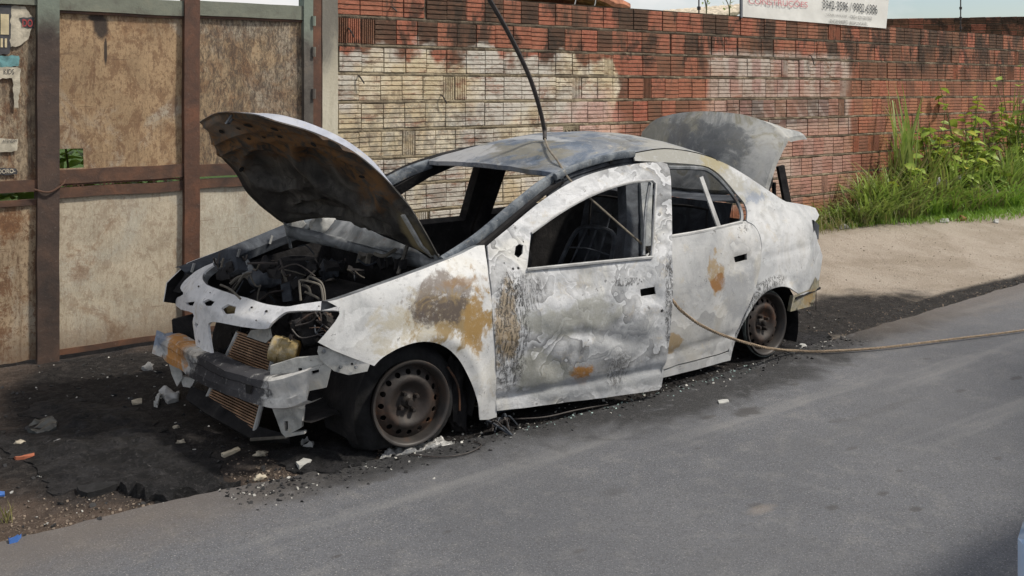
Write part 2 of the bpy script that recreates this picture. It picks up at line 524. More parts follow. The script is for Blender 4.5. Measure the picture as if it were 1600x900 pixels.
M['front_door'] = burnt_paint('burnt_front_door', [(0.28, (0.34, 0.35, 0.365)), (0.40, (0.50, 0.51, 0.525)), (0.50, (0.65, 0.655, 0.665)), (0.58, (0.53, 0.535, 0.54)), (0.66, (0.62, 0.615, 0.59)), (0.78, (0.46, 0.45, 0.41))], [
    ((0.95, -0.95, 0.20), (0.07, 0.5, 0.05), (0.36, 0.17, 0.04), 0.95, 10.0),
    ((0.50, -0.9, 0.50), (0.06, 0.5, 0.18), OCHRE, 0.7, 9.0),
    ((0.86, -0.95, 0.50), (0.26, 0.5, 0.09), (0.30, 0.30, 0.26), 0.7, 6.0),
    ((0.70, -0.95, 0.24), (0.12, 0.5, 0.13), (0.28, 0.28, 0.24), 0.7, 7.0),
    ((1.22, -1.0, 0.36), (0.2, 0.5, 0.10), (0.30, 0.31, 0.32), 0.7, 6.0),
    ((1.10, -1.0, 0.14), (0.5, 0.5, 0.05), (0.34, 0.35, 0.36), 0.8, 5.0)], smear=0.55, nscale=3.0, bstr=0.4, tide=1.0, tn=8.0, tsf=0.95,
    crackle=[((0.52, -0.88, 0.46), (0.08, 0.5, 0.26), 0.9), ((0.61, -0.9, 0.66), (0.09, 0.5, 0.08), 0.7),
             ((1.46, -1.08, 0.50), (0.035, 0.5, 0.24), 0.9), ((1.15, -1.0, 0.20), (0.07, 0.5, 0.08), 0.7), ((1.20, -1.0, 0.655), (0.09, 0.5, 0.018), 0.9)])
M['rear_door'] = burnt_paint('burnt_rear_door', WHITE_STOPS, [
    ((2.08, -0.86, 0.58), (0.07, 0.5, 0.10), OCHRE, 0.8, 9.0), ((2.08, -0.86, 0.53), (0.05, 0.5, 0.06), RUST, 0.9, 10.0),
    ((1.72, -0.86, 0.22), (0.08, 0.5, 0.05), OCHRE, 0.75, 9.0),
    ((2.28, -0.86, 0.42), (0.14, 0.5, 0.22), (0.30, 0.31, 0.325), 0.75, 5.0), ((2.3, -0.86, 0.66), (0.13, 0.5, 0.08), (0.34, 0.34, 0.34), 0.5, 9.0)], smear=0.45, nscale=2.8, tide=0.45)
M['quarter'] = burnt_paint('burnt_quarter', [(0.28, (0.32, 0.33, 0.35)), (0.45, (0.45, 0.46, 0.47)), (0.6, (0.55, 0.555, 0.56)), (0.75, (0.42, 0.415, 0.40))], [
    ((2.0, -0.62, 1.27), (0.75, 0.3, 0.11), (0.30, 0.295, 0.265), 0.95, 4.0),
    ((2.45, -0.72, 1.10), (0.20, 0.3, 0.14), (0.33, 0.32, 0.28), 0.85, 6.0),
    ((2.62, -0.78, 0.98), (0.12, 0.3, 0.05), (0.18, 0.22, 0.30), 0.6, 9.0),
    ((2.3, -0.66, 1.20), (0.14, 0.3, 0.06), (0.33, 0.27, 0.12), 0.6, 8.0)], smear=0.4, nscale=2.5, tide=0.4,
    crackle=[((2.45, -0.86, 0.40), (0.12, 0.5, 0.08), 1.0), ((2.62, -0.86, 0.465), (0.12, 0.5, 0.035), 1.0), ((2.33, -0.86, 0.22), (0.07, 0.5, 0.12), 0.8)])
M['roof'] = burnt_paint('burnt_roof', BLUE_STOPS, [
    ((1.20, -0.12, 1.28), (0.16, 0.34, 0.3), (0.20, 0.175, 0.11), 0.55, 5.0), ((1.08, 0.34, 1.28), (0.16, 0.26, 0.3), (0.34, 0.345, 0.355), 0.85, 4.0), ((1.45, 0.1, 1.3), (0.05, 0.5, 0.3), (0.36, 0.37, 0.38), 0.7, 3.0), ((1.75, 0.25, 1.3), (0.05, 0.4, 0.3), (0.34, 0.34, 0.34), 0.7, 3.0),
    ((2.15, 0.0, 1.3), (0.35, 0.7, 0.3), (0.29, 0.285, 0.26), 0.8, 4.0)], smear=0.5, nscale=3.2, tide=0.6)
M['trunk'] = burnt_paint('burnt_trunk', [(0.30, (0.13, 0.135, 0.14)), (0.42, (0.24, 0.245, 0.24)), (0.50, (0.36, 0.36, 0.345)), (0.58, (0.25, 0.235, 0.185)), (0.68, (0.40, 0.395, 0.37)), (0.82, (0.22, 0.22, 0.21))], [((2.98, -0.1, 1.30), (0.3, 0.22, 0.16), (0.115, 0.12, 0.125), 0.85, 6.0),
    ((2.95, 0.2, 1.35), (0.3, 0.10, 0.12), (0.14, 0.14, 0.14), 0.8, 9.0), ((2.95, 0.45, 1.30), (0.3, 0.2, 0.2), (0.30, 0.28, 0.22), 0.6, 6.0),
    ((3.0, -0.45, 1.2), (0.3, 0.10, 0.3), (0.36, 0.36, 0.35), 0.7, 8.0)], smear=0.5, nscale=3.4, tide=0.5)
M['hood_top'] = burnt_paint('burnt_hood_skin', [(0.3, (0.22, 0.235, 0.28)), (0.5, (0.34, 0.36, 0.42)), (0.7, (0.46, 0.47, 0.50))], [], 0.5)
def mk_hood_under():
    t = T('burnt_hood_lining'); v = t.obj(); n = t.noise(4, 6, 0.65, 0.8); n2 = t.noise(14, 6, 0.68, 0.6); n3 = t.noise(60, 3, 0.7)
    c = t.ramp(n, [(0.3, (0.016, 0.015, 0.015)), (0.46, (0.036, 0.034, 0.032)), (0.58, (0.085, 0.08, 0.072)), (0.72, (0.16, 0.15, 0.135))])
    c = t.mix(t.math('MULTIPLY', t.ss(n2, 0.52, 0.64), 0.7), c, (0.022, 0.020, 0.019))
    for cc, r, k in (((-0.40, 0.15, 1.40), (0.25, 0.50, 0.20), 1.0), ((-0.28, -0.28, 1.36), (0.28, 0.32, 0.18), 1.0), ((-0.05, -0.40, 1.18), (0.20, 0.18, 0.15), 0.9)):
        c = t.mix(t.math('MULTIPLY', t.math('MULTIPLY', t.spot(v, cc, r, 0.6, 7, 0.5), t.ss(n2, 0.38, 0.6)), k), c, (0.21, 0.105, 0.038))
    c = t.mix(t.math('MULTIPLY', t.ss(n3, 0.6, 0.75), 0.5), c, (0.13, 0.12, 0.11))
    c = t.mix(t.math('MULTIPLY', t.spot(v, (-0.47, 0.30, 1.43), (0.08, 0.2, 0.1), 0.5, 8, 0.5), 0.5), c, (0.22, 0.22, 0.21))
    c = t.mix(t.math('MULTIPLY', t.spot(v, (0.22, -0.52, 0.93), (0.14, 0.06, 0.16), 0.4, 9, 0.4), 0.9), c, (0.27, 0.22, 0.12))
    M['hood_under'] = t.done(c, 0.75, 0, t.math('ADD', n2, n3), 0.35, 0.008)
mk_hood_under()
M['front_panel'] = burnt_paint('burnt_front_panel', [(0.28, (0.50, 0.51, 0.53)), (0.45, (0.63, 0.635, 0.65)), (0.6, (0.72, 0.72, 0.73)), (0.78, (0.64, 0.63, 0.60))], [], 0.2, nscale=4, tide=0.2)
M['bumper_beam'] = burnt_paint('burnt_bumper_beam', [(0.3, (0.30, 0.31, 0.32)), (0.5, (0.48, 0.47, 0.45)), (0.7, (0.60, 0.59, 0.56))], [
    ((-0.71, 0.30, 0.30), (0.2, 0.22, 0.13), (0.42, 0.19, 0.045), 0.95, 7.0), ((-0.70, 0.05, 0.38), (0.2, 0.14, 0.04), (0.55, 0.50, 0.42), 0.8, 7.0),
    ((-0.70, -0.20, 0.33), (0.5, 0.34, 0.6), (0.022, 0.022, 0.026), 1.0, 4.0), ((-0.70, -0.24, 0.33), (0.5, 0.30, 0.6), (0.022, 0.022, 0.026), 1.0, 5.0), ((-0.68, -0.46, 0.32), (0.4, 0.16, 0.4), (0.04, 0.04, 0.045), 1.0, 6.0),
    ((-0.7, 0.54, 0.38), (0.1, 0.08, 0.06), (0.16, 0.20, 0.27), 0.9, 8.0)], 0.6, nscale=5)
M['bracket'] = burnt_paint('burnt_bracket', [(0.3, (0.28, 0.28, 0.27)), (0.5, (0.44, 0.44, 0.42)), (0.7, (0.56, 0.55, 0.53))], [], 0.7, nscale=6)
M['canister'] = burnt_paint('burnt_canister', [(0.3, (0.20, 0.20, 0.17)), (0.45, (0.27, 0.20, 0.085)), (0.6, (0.31, 0.235, 0.11)), (0.75, (0.36, 0.35, 0.31))], [((-0.40, -0.45, 0.46), (0.1, 0.1, 0.05), (0.40, 0.23, 0.055), 0.9, 8.0)], 0.4, nscale=7)
M['pillar'] = burnt_paint('burnt_pillar', [(0.28, (0.025, 0.03, 0.04)), (0.45, (0.07, 0.085, 0.105)), (0.6, (0.17, 0.19, 0.21)), (0.78, (0.10, 0.10, 0.09))], [], 0.6, nscale=6)
M['b_pillar'] = burnt_paint('burnt_inner_pillar', [(0.28, (0.10, 0.11, 0.12)), (0.45, (0.24, 0.255, 0.265)), (0.6, (0.38, 0.39, 0.375)), (0.78, (0.25, 0.24, 0.2))], [], 0.7, nscale=5)
M['sill'] = burnt_paint('burnt_sill', GREY_STOPS, [((1.75, -0.84, 0.09), (0.08, 0.2, 0.06), OCHRE, 0.6)], 0.6, nscale=5)
M['rear_bracket'] = burnt_paint('burnt_rear_bracket', [(0.3, (0.16, 0.16, 0.15)), (0.5, (0.30, 0.27, 0.18)), (0.7, (0.36, 0.34, 0.30))], [((3.1, -0.7, 0.28), (0.16, 0.2, 0.06), OCHRE, 0.8)], 0.7, nscale=8)
# ------------------------------------------------------------------ ground and road
def gh(x, y):
    """height of the dirt"""
    h = 0.012 * fbm(x * 1.3, y * 1.3, 2.0) + 0.006 * nz(x * 7, y * 7, 5.0)
    h *= sstep(-1.0, -0.5, y)
    h += 0.20 * sstep(3.6, 6.5, x) * sstep(-0.5, 1.45, y)
    h -= 0.03 * sstep(-0.55, -0.95, y)
    return h - 0.004

def axis(fine0, fine1, step, outer):
    a = [q for q in outer if q < fine0]
    n = int(round((fine1 - fine0) / step))
    a += [fine0 + (fine1 - fine0) * i / n for i in range(n + 1)]
    return a + [q for q in outer if q > fine1]
gx = axis(-4.5, 13.0, 0.045, [-900, -300, -100, -40, -18, -9, 15, 20, 30, 60, 150, 400, 900])
gy = axis(-1.1, 2.1, 0.045, [-900, -300, -100, -40, -20, -12, -9, -6, -3, 2.6, 4, 8, 15, 40, 100, 300, 900])
gv = []
for y in gy:
    for x in gx:
        z = gh(x, y) if (-5 < x < 14 and -1.2 < y < 2.2) else (-0.035 if y < -1 else gh(clamp(x, -4.5, 13), clamp(y, -1.1, 2.1)))
        gv.append((x, y, z))
nx = len(gx)
gf = [(j * nx + i, j * nx + i + 1, (j + 1) * nx + i + 1, (j + 1) * nx + i) for j in range(len(gy) - 1) for i in range(nx - 1)]

def burnt_mask(t, v, road=False):
    """where fire and the oily run-off have blackened the ground"""
    fs = [t.spot(v, (1.3, 0.10, 0), (2.4, 1.22, 5), 0.35, 3.0, 0.14)]
    if not road:
        fs += [t.spot(v, (-0.62, 0.75, 0), (0.85, 1.25, 5), 0.4, 2.0, 0.3), t.spot(v, (-0.9, 0.15, 0), (0.85, 0.85, 5), 0.4, 2.6, 0.3)]
        fs += [t.spot(v, (3.7, -0.38, 0), (1.35, 0.46, 5), 0.5, 2.5, 0.25), t.spot(v, (5.7, -0.66, 0), (2.8, 0.17, 5), 0.35, 2.5, 0.3)]
    else:
        fs += [t.spot(v, (3.0, -0.85, 0), (1.5, 0.24, 5), 0.7, 3.0, 0.5), t.spot(v, (0.0, -0.86, 0), (0.9, 0.18, 5), 0.6, 4.0, 0.4), t.spot(v, (1.75, -0.98, 0), (1.35, 0.34, 5), 0.8, 4.0, 0.35)]
    f = fs[0]
    for g in fs[1:]: f = t.math('MAXIMUM', f, g)
    return f

def mk_ground():
    t = T('dirt'); v = t.pos(); x, y, z = t.sep(v)
    n = t.noise(1.6, 6, 0.62, 0.4, vec=v); n2 = t.noise(18, 5, 0.7, vec=v); n3 = t.noise(90, 3, 0.7, vec=v)
    sand = t.mix(t.ss(n, 0.35, 0.65), (0.30, 0.255, 0.205), (0.39, 0.34, 0.285))
    sand = t.mix(t.math('MULTIPLY', t.ss(n2, 0.56, 0.7), 0.5), sand, (0.20, 0.15, 0.11))
    brown = t.mix(t.ss(n, 0.35, 0.65), (0.075, 0.056, 0.044), (0.135, 0.098, 0.076))
    brown = t.mix(t.math('MULTIPLY', t.ss(n2, 0.5, 0.7), 0.45), brown, (0.20, 0.15, 0.12))
    side = t.ss(t.math('MULTIPLY_ADD', n, 1.2, x), 2.4, 4.2)
    c = t.mix(side, brown, sand)
    c = t.mix(t.math('MULTIPLY', t.ss(n3, 0.58, 0.72), 0.35), c, (0.40, 0.35, 0.30))
    b = burnt_mask(t, v)
    soot = t.mix(t.ss(n2, 0.42, 0.66), (0.010, 0.010, 0.011), (0.030, 0.028, 0.028))
    sn = t.noise(5, 6, 0.78, 0.3, vec=v)
    soot = t.mix(t.math('MULTIPLY', t.ss(sn, 0.52, 0.66), 0.5), soot, (0.065, 0.056, 0.051))
    soot = t.mix(t.math('MULTIPLY', t.ss(t.noise(38, 6, 0.8, vec=v), 0.56, 0.66), 0.5), soot, (0.085, 0.08, 0.08))
    soot = t.mix(t.math('MULTIPLY', t.ss(n3, 0.64, 0.72), 0.6), soot, (0.22, 0.21, 0.20))
    c = t.mix(t.ss(y, 2.1, 2.4), c, (0.055, 0.095, 0.025))
    c = t.mix(t.math('MULTIPLY', b, 0.97), c, soot)
    rough = t.math('MULTIPLY_ADD', b, -0.14, 0.95)
    h = t.math('ADD', t.math('MULTIPLY', n2, 0.8), t.math('MULTIPLY', n3, 0.6))
    return t.done(c, rough, 0, h, 0.9, 0.03, 0.15)
GROUND = build('ground', gv, gf, mk_ground(), smooth=True, angle=180)
tag(GROUND, 'bare dirt verge, brown at the left and sandy at the right, burnt black round the wreck', None, kind='structure')

def mk_road():
    t = T('asphalt'); v = t.pos(); x, y, z = t.sep(v)
    n = t.noise(0.9, 5, 0.6, 0.5, vec=v); n2 = t.noise(7, 5, 0.65, vec=v); n3 = t.noise(75, 4, 0.8, vec=v); n4 = t.noise(130, 3, 0.75, vec=t.vm('ADD', v, (3, 5, 0)))
    c = t.mix(t.ss(n, 0.3, 0.7), (0.090, 0.094, 0.106), (0.120, 0.123, 0.134))
    c = t.mix(t.math('MULTIPLY', t.ss(n2, 0.48, 0.68), 0.40), c, (0.185, 0.181, 0.178))
    c = t.mix(t.math('MULTIPLY', t.ss(n3, 0.48, 0.62), 0.56), c, (0.050, 0.050, 0.053))
    c = t.mix(t.math('MULTIPLY', t.ss(n4, 0.56, 0.66), 0.62), c, (0.36, 0.355, 0.345))
    lp_ = t.noise(0.45, 5, 0.65, 0.8, vec=t.vm('ADD', v, (3.3, 1.2, 0)))
    c = t.mix(t.math('MULTIPLY', t.ss(lp_, 0.46, 0.62), 0.30), c, (0.075, 0.076, 0.082))
    # worn, paler stripes along the driving direction
    st = t.noise(1.0, 4, 0.6, 0.3, vec=v, sc=(0.25, 2.6, 1))
    c = t.mix(t.math('MULTIPLY', t.ss(st, 0.54, 0.68), 0.35), c, (0.235, 0.232, 0.226))
    c = t.mix(t.math('MULTIPLY', t.ss(st, 0.44, 0.32), 0.30), c, (0.095, 0.096, 0.10))
    # oil drips and stains
    for px, py, rx, ry, k in [(590, 747, .085, .035, .75), (1170, 642, .09, .05, .95), (1108, 651, .05, .02, .7), (527, 868, .02, .01, .8), (1310, 657, .05, .03, .45), (960, 768, .05, .03, .4), (1490, 492, .14, .06, .4),
                              (1588, 590, .05, .02, .8), (1240, 600, .03, .02, .7), (1380, 770, .03, .02, .8), (1300, 792, .03, .02, .7), (1430, 795, .03, .02, .8), (1180, 790, .04, .02, .5), (1378, 640, .3, .03, .25),
                              (1500, 610, .04, .02, .6), (1330, 700, .03, .015, .6), (1090, 700, .02, .012, .6), (905, 860, .03, .012, .5), (1405, 735, .02, .012, .6), (1560, 715, .03, .015, .6), (700, 830, .02, .01, .5), (1450, 560, .03, .02, .5)]:
        q = PZ(px, py, 0.01)
        f = t.spot(v, (q.x, q.y, 0.01), (rx, ry, 1), 1.0, 18, 0.5)
        c = t.mix(t.math('MULTIPLY', f, k * 0.85), c, (0.045, 0.042, 0.041))
    for px, py, rx, ry, k in [(1190, 795, .07, .03, .25)]:
        q = PZ(px, py, 0.01)
        f = t.spot(v, (q.x, q.y, 0.01), (rx, ry, 1), 0.6, 9, 0.5)
        c = t.mix(t.math('MULTIPLY', f, k), c, (0.31, 0.25, 0.19))
    b = burnt_mask(t, v, True)
    b = t.math('MULTIPLY', b, t.ss(t.noise(11, 6, 0.75, vec=v), 0.24, 0.48))
    c = t.mix(t.math('MULTIPLY', b, 0.95), c, t.mix(t.ss(n3, 0.5, 0.66), (0.016, 0.016, 0.017), (0.06, 0.058, 0.058)))
    # dust blown on from the verge
    d = t.ss(t.math('MULTIPLY_ADD', n2, 0.35, y), -1.12, -0.55)
    d = t.math('MULTIPLY', d, t.ss(t.math('ABSOLUTE', t.math('SUBTRACT', x, 1.4)), 1.6, 2.6))
    c = t.mix(t.math('MULTIPLY', d, 0.55), c, (0.13, 0.105, 0.085))
    h = t.math('ADD', n3, t.math('MULTIPLY', n4, 0.5))
    return t.done(c, 0.86, 0, h, 0.7, 0.008)
def road_edge(x):
    base = interp([(-4, -0.66), (-1.7, -0.69), (-0.8, -0.74), (0.2, -0.90), (1.2, -0.95), (2.8, -0.86), (6.2, -0.73), (12, -0.70)], x)
    return base + 0.035 * nz(x * 2.2, 1.0) + 0.016 * nz(x * 9, 4.0) + 0.008 * nz(x * 25, 9.0)
rx = axis(-4.5, 13.0, 0.03, [-900, -300, -100, -40, -18, -9, -6, 15, 20, 40, 100, 300, 900])
rv, rf = [], []
RZ = 0.008
for x in rx:
    e = road_edge(clamp(x, -4.5, 13))
    dz = 0.006 * nz(x * 1.1, 3.3)
    rv += [(x, e + 0.022, -0.05), (x, e + 0.012, RZ - 0.006 + dz), (x, e - 0.01, RZ + dz * 0.5), (x, e - 0.35, RZ), (x, -2.6, RZ), (x, -5.0, RZ), (x, -7.6, RZ - 0.03), (x, -7.62, -0.06)]
for i in range(len(rx) - 1):
    for k in range(7):
        a = i * 8 + k
        rf.append((a, a + 1, a + 9, a + 8))
rf = [tuple(reversed(q)) for q in rf]
ROAD = build('road', rv, rf, mk_road(), smooth=True, angle=50)
tag(ROAD, 'worn grey asphalt road with an uneven crumbling edge', None, kind='structure')

# ------------------------------------------------------------------ metal gate
GY = 1.86
def gate_x(px): return PY(px, 200, GY).x
def mk_gate_sheet(name, base, dark, streak, extra=None, rust=0.5, scrib=0.0, cool=0.4, off=0.0, grain=1.0):
    """old enamelled sheet: chalky paint, rust breaking through in crusts and running down in streaks"""
    t = T(name); v = t.vm('ADD', t.pos(), (off, 0, off * 0.7)); p = t.pos()
    n = t.noise(2.4, 6, 0.62, 0.8, vec=v)
    c = t.mix(t.ss(n, 0.32, 0.68), tuple(q * 0.86 for q in base), tuple(q * 1.18 for q in base))
    n5 = t.noise(1.7, 6, 0.65, 0.6, vec=t.vm('ADD', v, (3.1, 0, 7.7)))
    c = t.mix(t.math('MULTIPLY', t.ss(n5, 0.48, 0.62), cool), c, (0.36, 0.36, 0.32))
    # long vertical runs
    n2 = t.noise(6.0, 6, 0.7, 0.3, vec=v, sc=(4.0, 1, 0.35))
    c = t.mix(t.math('MULTIPLY', t.ss(n2, 0.50, 0.68), streak), c, dark)
    # rust crusts, large to fine
    n4 = t.noise(2.6, 7, 0.75, 0.6, vec=t.vm('ADD', v, (9.1, 2.2, 4.4)))
    c = t.mix(t.math('MULTIPLY', t.ss(n4, 0.52, 0.62), rust), c, (0.20, 0.105, 0.052))
    c = t.mix(t.math('MULTIPLY', t.ss(n4, 0.60, 0.68), rust), c, (0.085, 0.042, 0.026))
    n9 = t.noise(12, 6, 0.82, 0.4, vec=t.vm('ADD', v, (2, 8, 1)), sc=(1.2, 1, 0.8))
    c = t.mix(t.math('MULTIPLY', t.ss(n9, 0.50, 0.58), (0.25 + 0.6 * rust) * grain), c, (0.135, 0.068, 0.036))
    n3 = t.noise(42, 6, 0.8, vec=v, sc=(1.6, 1, 0.8))
    c = t.mix(t.math('MULTIPLY', t.ss(n3, 0.50, 0.62), 0.72 * grain), c, dark)
    n6 = t.noise(60, 5, 0.75, vec=v)
    c = t.mix(t.math('MULTIPLY', t.ss(n6, 0.56, 0.66), 0.45), c, tuple(min(1, q * 1.45) for q in base))
    # scratches
    sc_ = t.noise(5, 4, 0.6, 0.2, vec=v, sc=(0.5, 1, 9.0))
    c = t.mix(t.math('MULTIPLY', t.ss(sc_, 0.66, 0.70), 0.6), c, (0.12, 0.07, 0.045))
    if scrib:
        k = t.noise(17, 8, 0.8, 1.2, vec=v, sc=(2.0, 1, 0.8))
        c = t.mix(t.math('MULTIPLY', t.ss(k, 0.46, 0.56), scrib), c, (0.055, 0.042, 0.034))
    # grime gathered along the foot of the sheet
    z = t.sep(p)[2]
    c = t.mix(t.math('MULTIPLY', t.ss(t.math('MULTIPLY_ADD', n9, 0.30, z), 0.42, 0.16), 0.7), c, (0.13, 0.085, 0.055))
    if extra: c = extra(t, p, c)
    return t.done(c, 0.7, 0.0, t.math('ADD', n3, t.math('MULTIPLY', n9, 2.0)), 0.35, 0.006, 0.3)
def black_splash(t, v, c):
    q = PY(158, 48, GY)
    f = t.spot(v, (q.x, GY, q.z + 0.03), (0.045, 1, 0.085), 0.45, 14, 0.3)
    q = PY(148, 28, GY)
    f = t.math('MAXIMUM', f, t.spot(v, (q.x, GY, q.z), (0.04, 1, 0.02), 0.5, 20, 0.3))
    q = PY(165, 80, GY)
    f = t.math('MAXIMUM', f, t.spot(v, (q.x, GY, q.z), (0.010, 1, 0.085), 0.25, 20, 0.3))
    c = t.mix(t.math('MULTIPLY', f, 0.93), c, (0.028, 0.022, 0.02))
    return c
MG = {
    'um': mk_gate_sheet('gate_sheet_tan', (0.31, 0.215, 0.125), (0.13, 0.078, 0.048), 0.45, black_splash, 0.6, 0.0, 0.55),
    'ur': mk_gate_sheet('gate_sheet_scuffed', (0.30, 0.22, 0.135), (0.075, 0.052, 0.038), 0.7, None, 0.5, 0.7, off=3.0),
    'ul': mk_gate_sheet('gate_sheet_posters', (0.28, 0.22, 0.15), (0.09, 0.052, 0.03), 0.85, None, 1.0, 0.5, off=6.0),
    'lm': mk_gate_sheet('gate_sheet_pale', (0.42, 0.365, 0.28), (0.20, 0.14, 0.09), 0.30, None, 0.5, off=9.0, grain=0.6),
    'lr': mk_gate_sheet('gate_sheet_grey', (0.44, 0.405, 0.33), (0.24, 0.19, 0.13), 0.30, None, 0.25, off=12.0, grain=0.5),
    'll': mk_gate_sheet('gate_sheet_stained', (0.31, 0.235, 0.155), (0.10, 0.058, 0.034), 0.85, None, 1.0, off=15.0),
}
def mk_rust(name, a, b, green=0.0):
    t = T(name); v = t.pos(); n = t.noise(7, 6, 0.65, 0.6, vec=v); n2 = t.noise(50, 4, 0.7, vec=v)
    c = t.ramp(n, [(0.28, a), (0.55, b), (0.75, (b[0] * 1.6, b[1] * 1.45, b[2] * 1.3))])
    c = t.mix(t.math('MULTIPLY', t.ss(n2, 0.6, 0.74), 0.4), c, (0.18, 0.15, 0.125))
    if green:
        z = t.sep(v)[2]
        g = t.math('MULTIPLY', t.ss(t.math('MULTIPLY_ADD', n, 0.55, z), 2.15, 2.5), green)
        c = t.mix(g, c, (0.21, 0.27, 0.22))
    return t.done(c, 0.72, 0, t.math('ADD', n, n2), 0.4, 0.006)
M['post'] = mk_rust('gate_post_rust', (0.030, 0.021, 0.018), (0.058, 0.036, 0.027), 0.6)
M['rust_post'] = mk_rust('gate_post_red_rust', (0.045, 0.024, 0.017), (0.095, 0.042, 0.024))
M['rail_green'] = mk_rust('gate_rail_green', (0.055, 0.034, 0.024), (0.115, 0.095, 0.068), 0.4)
M['rail_rust'] = mk_rust('gate_rail_rust', (0.038, 0.022, 0.017), (0.090, 0.044, 0.026))
M['grey_post'] = mk_rust('gate_post_grey', (0.055, 0.048, 0.042), (0.10, 0.088, 0.075), 0.6)

gate = thing('metal_gate', 'rusty tan sheet metal gate with brown steel posts left of the brick wall', 'gate', (0, GY, 0))
def gate_sheet(name, x0, x1, z0, z1, mat, holes=(), ragged=0.0, seed=0.0):
    out = []
    n = 40
    for i in range(n): out.append((lerp(x0, x1, i / n), z0 + ragged * abs(nz(i * 0.7, seed))))
    out += [(x1, z0), (x1, z1), (x0, z1)]
    return panel(name, out, holes, lambda x, z: (x, GY + 0.010 * nz(x * 1.7, z * 1.7, seed) + 0.003 * nz(x * 6, z * 6, seed), z), 0.004, mat, gate, 0.06, (0, 1, 0))
PA0, PA1, PB0, PB1, PC0, PC1 = -0.975, -0.85, -0.075, 0.028, 0.79, 0.862
# upper sheets
hole = [(-0.84, 1.165), (-0.695, 1.165), (-0.70, 1.285), (-0.84, 1.285)]
gate_sheet('gate_sheet', PA1 - 0.03, PB0 + 0.03, 1.13, 2.17, MG['um'], [hole], 0.0, 1.0)
gate_sheet('gate_sheet', PB1 - 0.03, PC0 + 0.03, 1.13, 2.17, MG['ur'], (), 0.0, 5.0)
gate_sheet('gate_sheet', -2.6, PA0 + 0.03, 1.09, 2.30, MG['ul'], (), 0.0, 9.0)
# lower sheets
gate_sheet('gate_sheet', PA1 - 0.03, PB0 + 0.03, 0.035, 1.02, MG['lm'], (), 0.02, 13.0)
gate_sheet('gate_sheet', PB1 - 0.03, PC0 + 0.03, 0.03, 1.02, MG['lr'], (), 0.02, 17.0)
gate_sheet('gate_sheet', -2.6, PA0 + 0.03, 0.015, 0.99, MG['ll'], (), 0.02, 21.0)
def gbar(name, x0, x1, z0, z1, mat, y0=-0.03, y1=0.03, warp=0.004):
    def fn(a, b):
        return None
    mb = MB(); L = max(x1 - x0, z1 - z0); n = max(2, int(L / 0.08)); vert = (z1 - z0) > (x1 - x0)
    v, f = [], []
    for i in range(n + 1):
        s = i / n
        w = warp * nz(s * L * 4, x0 * 3, z0 * 5)
        if vert:
            z = lerp(z0, z1, s); v += [(x0 + w, GY + y0, z), (x1 + w, GY + y0, z), (x1 + w, GY + y1, z), (x0 + w, GY + y1, z)]
        else:
            x = lerp(x0, x1, s); v += [(x, GY + y0, z0 + w), (x, GY + y1, z0 + w), (x, GY + y1, z1 + w), (x, GY + y0, z1 + w)]
    for i in range(n):
        for k in range(4):
            f.append((i * 4 + k, i * 4 + (k + 1) % 4, i * 4 + 4 + (k + 1) % 4, i * 4 + 4 + k))
    f += [(3, 2, 1, 0), tuple(n * 4 + k for k in range(4))]
    return mb.add(v, f).build(name, mat, gate, angle=30)
gbar('post', PA0, PA1, -0.02, 2.5, M['post'], -0.045, 0.04)
gbar('post', PB0, PB1, -0.02, 2.5, M['rust_post'], -0.045, 0.04)
gbar('post', PC0, PC1, -0.02, 2.5, M['grey_post'], -0.045, 0.04)
gbar('post', 0.870, 0.935, -0.02, 2.5, M['rust_post'], -0.03, 0.05)
gbar('post', -2.62, -2.5, -0.02, 2.5, M['post'], -0.045, 0.04)
gbar('rail', PA1, PB0, 2.135, 2.235, M['rail_green'], -0.03, 0.02)
gbar('rail', PB1, PC0, 2.145, 2.243, M['rail_green'], -0.03, 0.02)
gbar('rail', -2.5, PA0, 2.16, 2.26, M['rail_green'], -0.03, 0.02)
gbar('rail', PA1, PB0, 1.075, 1.160, M['rail_rust'], -0.030, 0.008, 0.008)
gbar('rail', PA1, PB0, 0.985, 1.050, M['rail_rust'], -0.020, 0.008, 0.006)
gbar('rail', PB1, PC0, 1.070, 1.150, M['rail_rust'], -0.030, 0.008, 0.006)
gbar('rail', PB1, PC0, 0.990, 1.052, M['rail_rust'], -0.020, 0.008, 0.006)
gbar('rail', -2.5, PA0, 1.035, 1.105, M['rail_rust'], -0.030, 0.008, 0.006)
gbar('rail', -2.5, PA0, 0.950, 0.985, M['rail_rust'], -0.020, 0.008, 0.006)
for a, b in ((PA1, PB0), (PB1, PC0)):
    gbar('rail', a, b, 0.02, 0.055, M['rail_rust'], -0.008, 0.02, 0.006)
# thin lips along the upper sheets, a rusted-through flange, wire binding and hinge stubs
gbar('lip', PA1, PB0, 2.118, 2.133, M['rail_rust'], -0.018, 0.0)
gbar('lip', PB1, PC0, 2.128, 2.143, M['rail_rust'], -0.018, 0.0)
mb = MB(); v, f = [], []
for i in range(61):
    x = lerp(PA1, PB0, i / 60); v += [(x, GY - 0.026, 1.073), (x, GY - 0.022, 1.073 - 0.012 - 0.025 * abs(nz(i * 0.5, 3.0)))]
f = [(2 * i, 2 * i + 2, 2 * i + 3, 2 * i + 1) for i in range(60)]
mb.add(v, f).build('rusted_flange', M['rail_rust'], gate)
MB().tube([(PA0 - 0.02, GY - 0.05, 1.05), (PA0 + 0.06, GY - 0.065, 1.03), (PA1 + 0.01, GY - 0.06, 1.07), (PA1 + 0.03, GY - 0.05, 1.10)], 0.006, 6, sub=5).build('wire_binding', M['rail_rust'], gate)
for z in (0.35, 1.62, 1.92, 2.14):
    MB().tube([(0.862, GY - 0.05, z - 0.035), (0.862, GY - 0.05, z + 0.035)], 0.016, 8).build('hinge', M['grey_post'], gate)
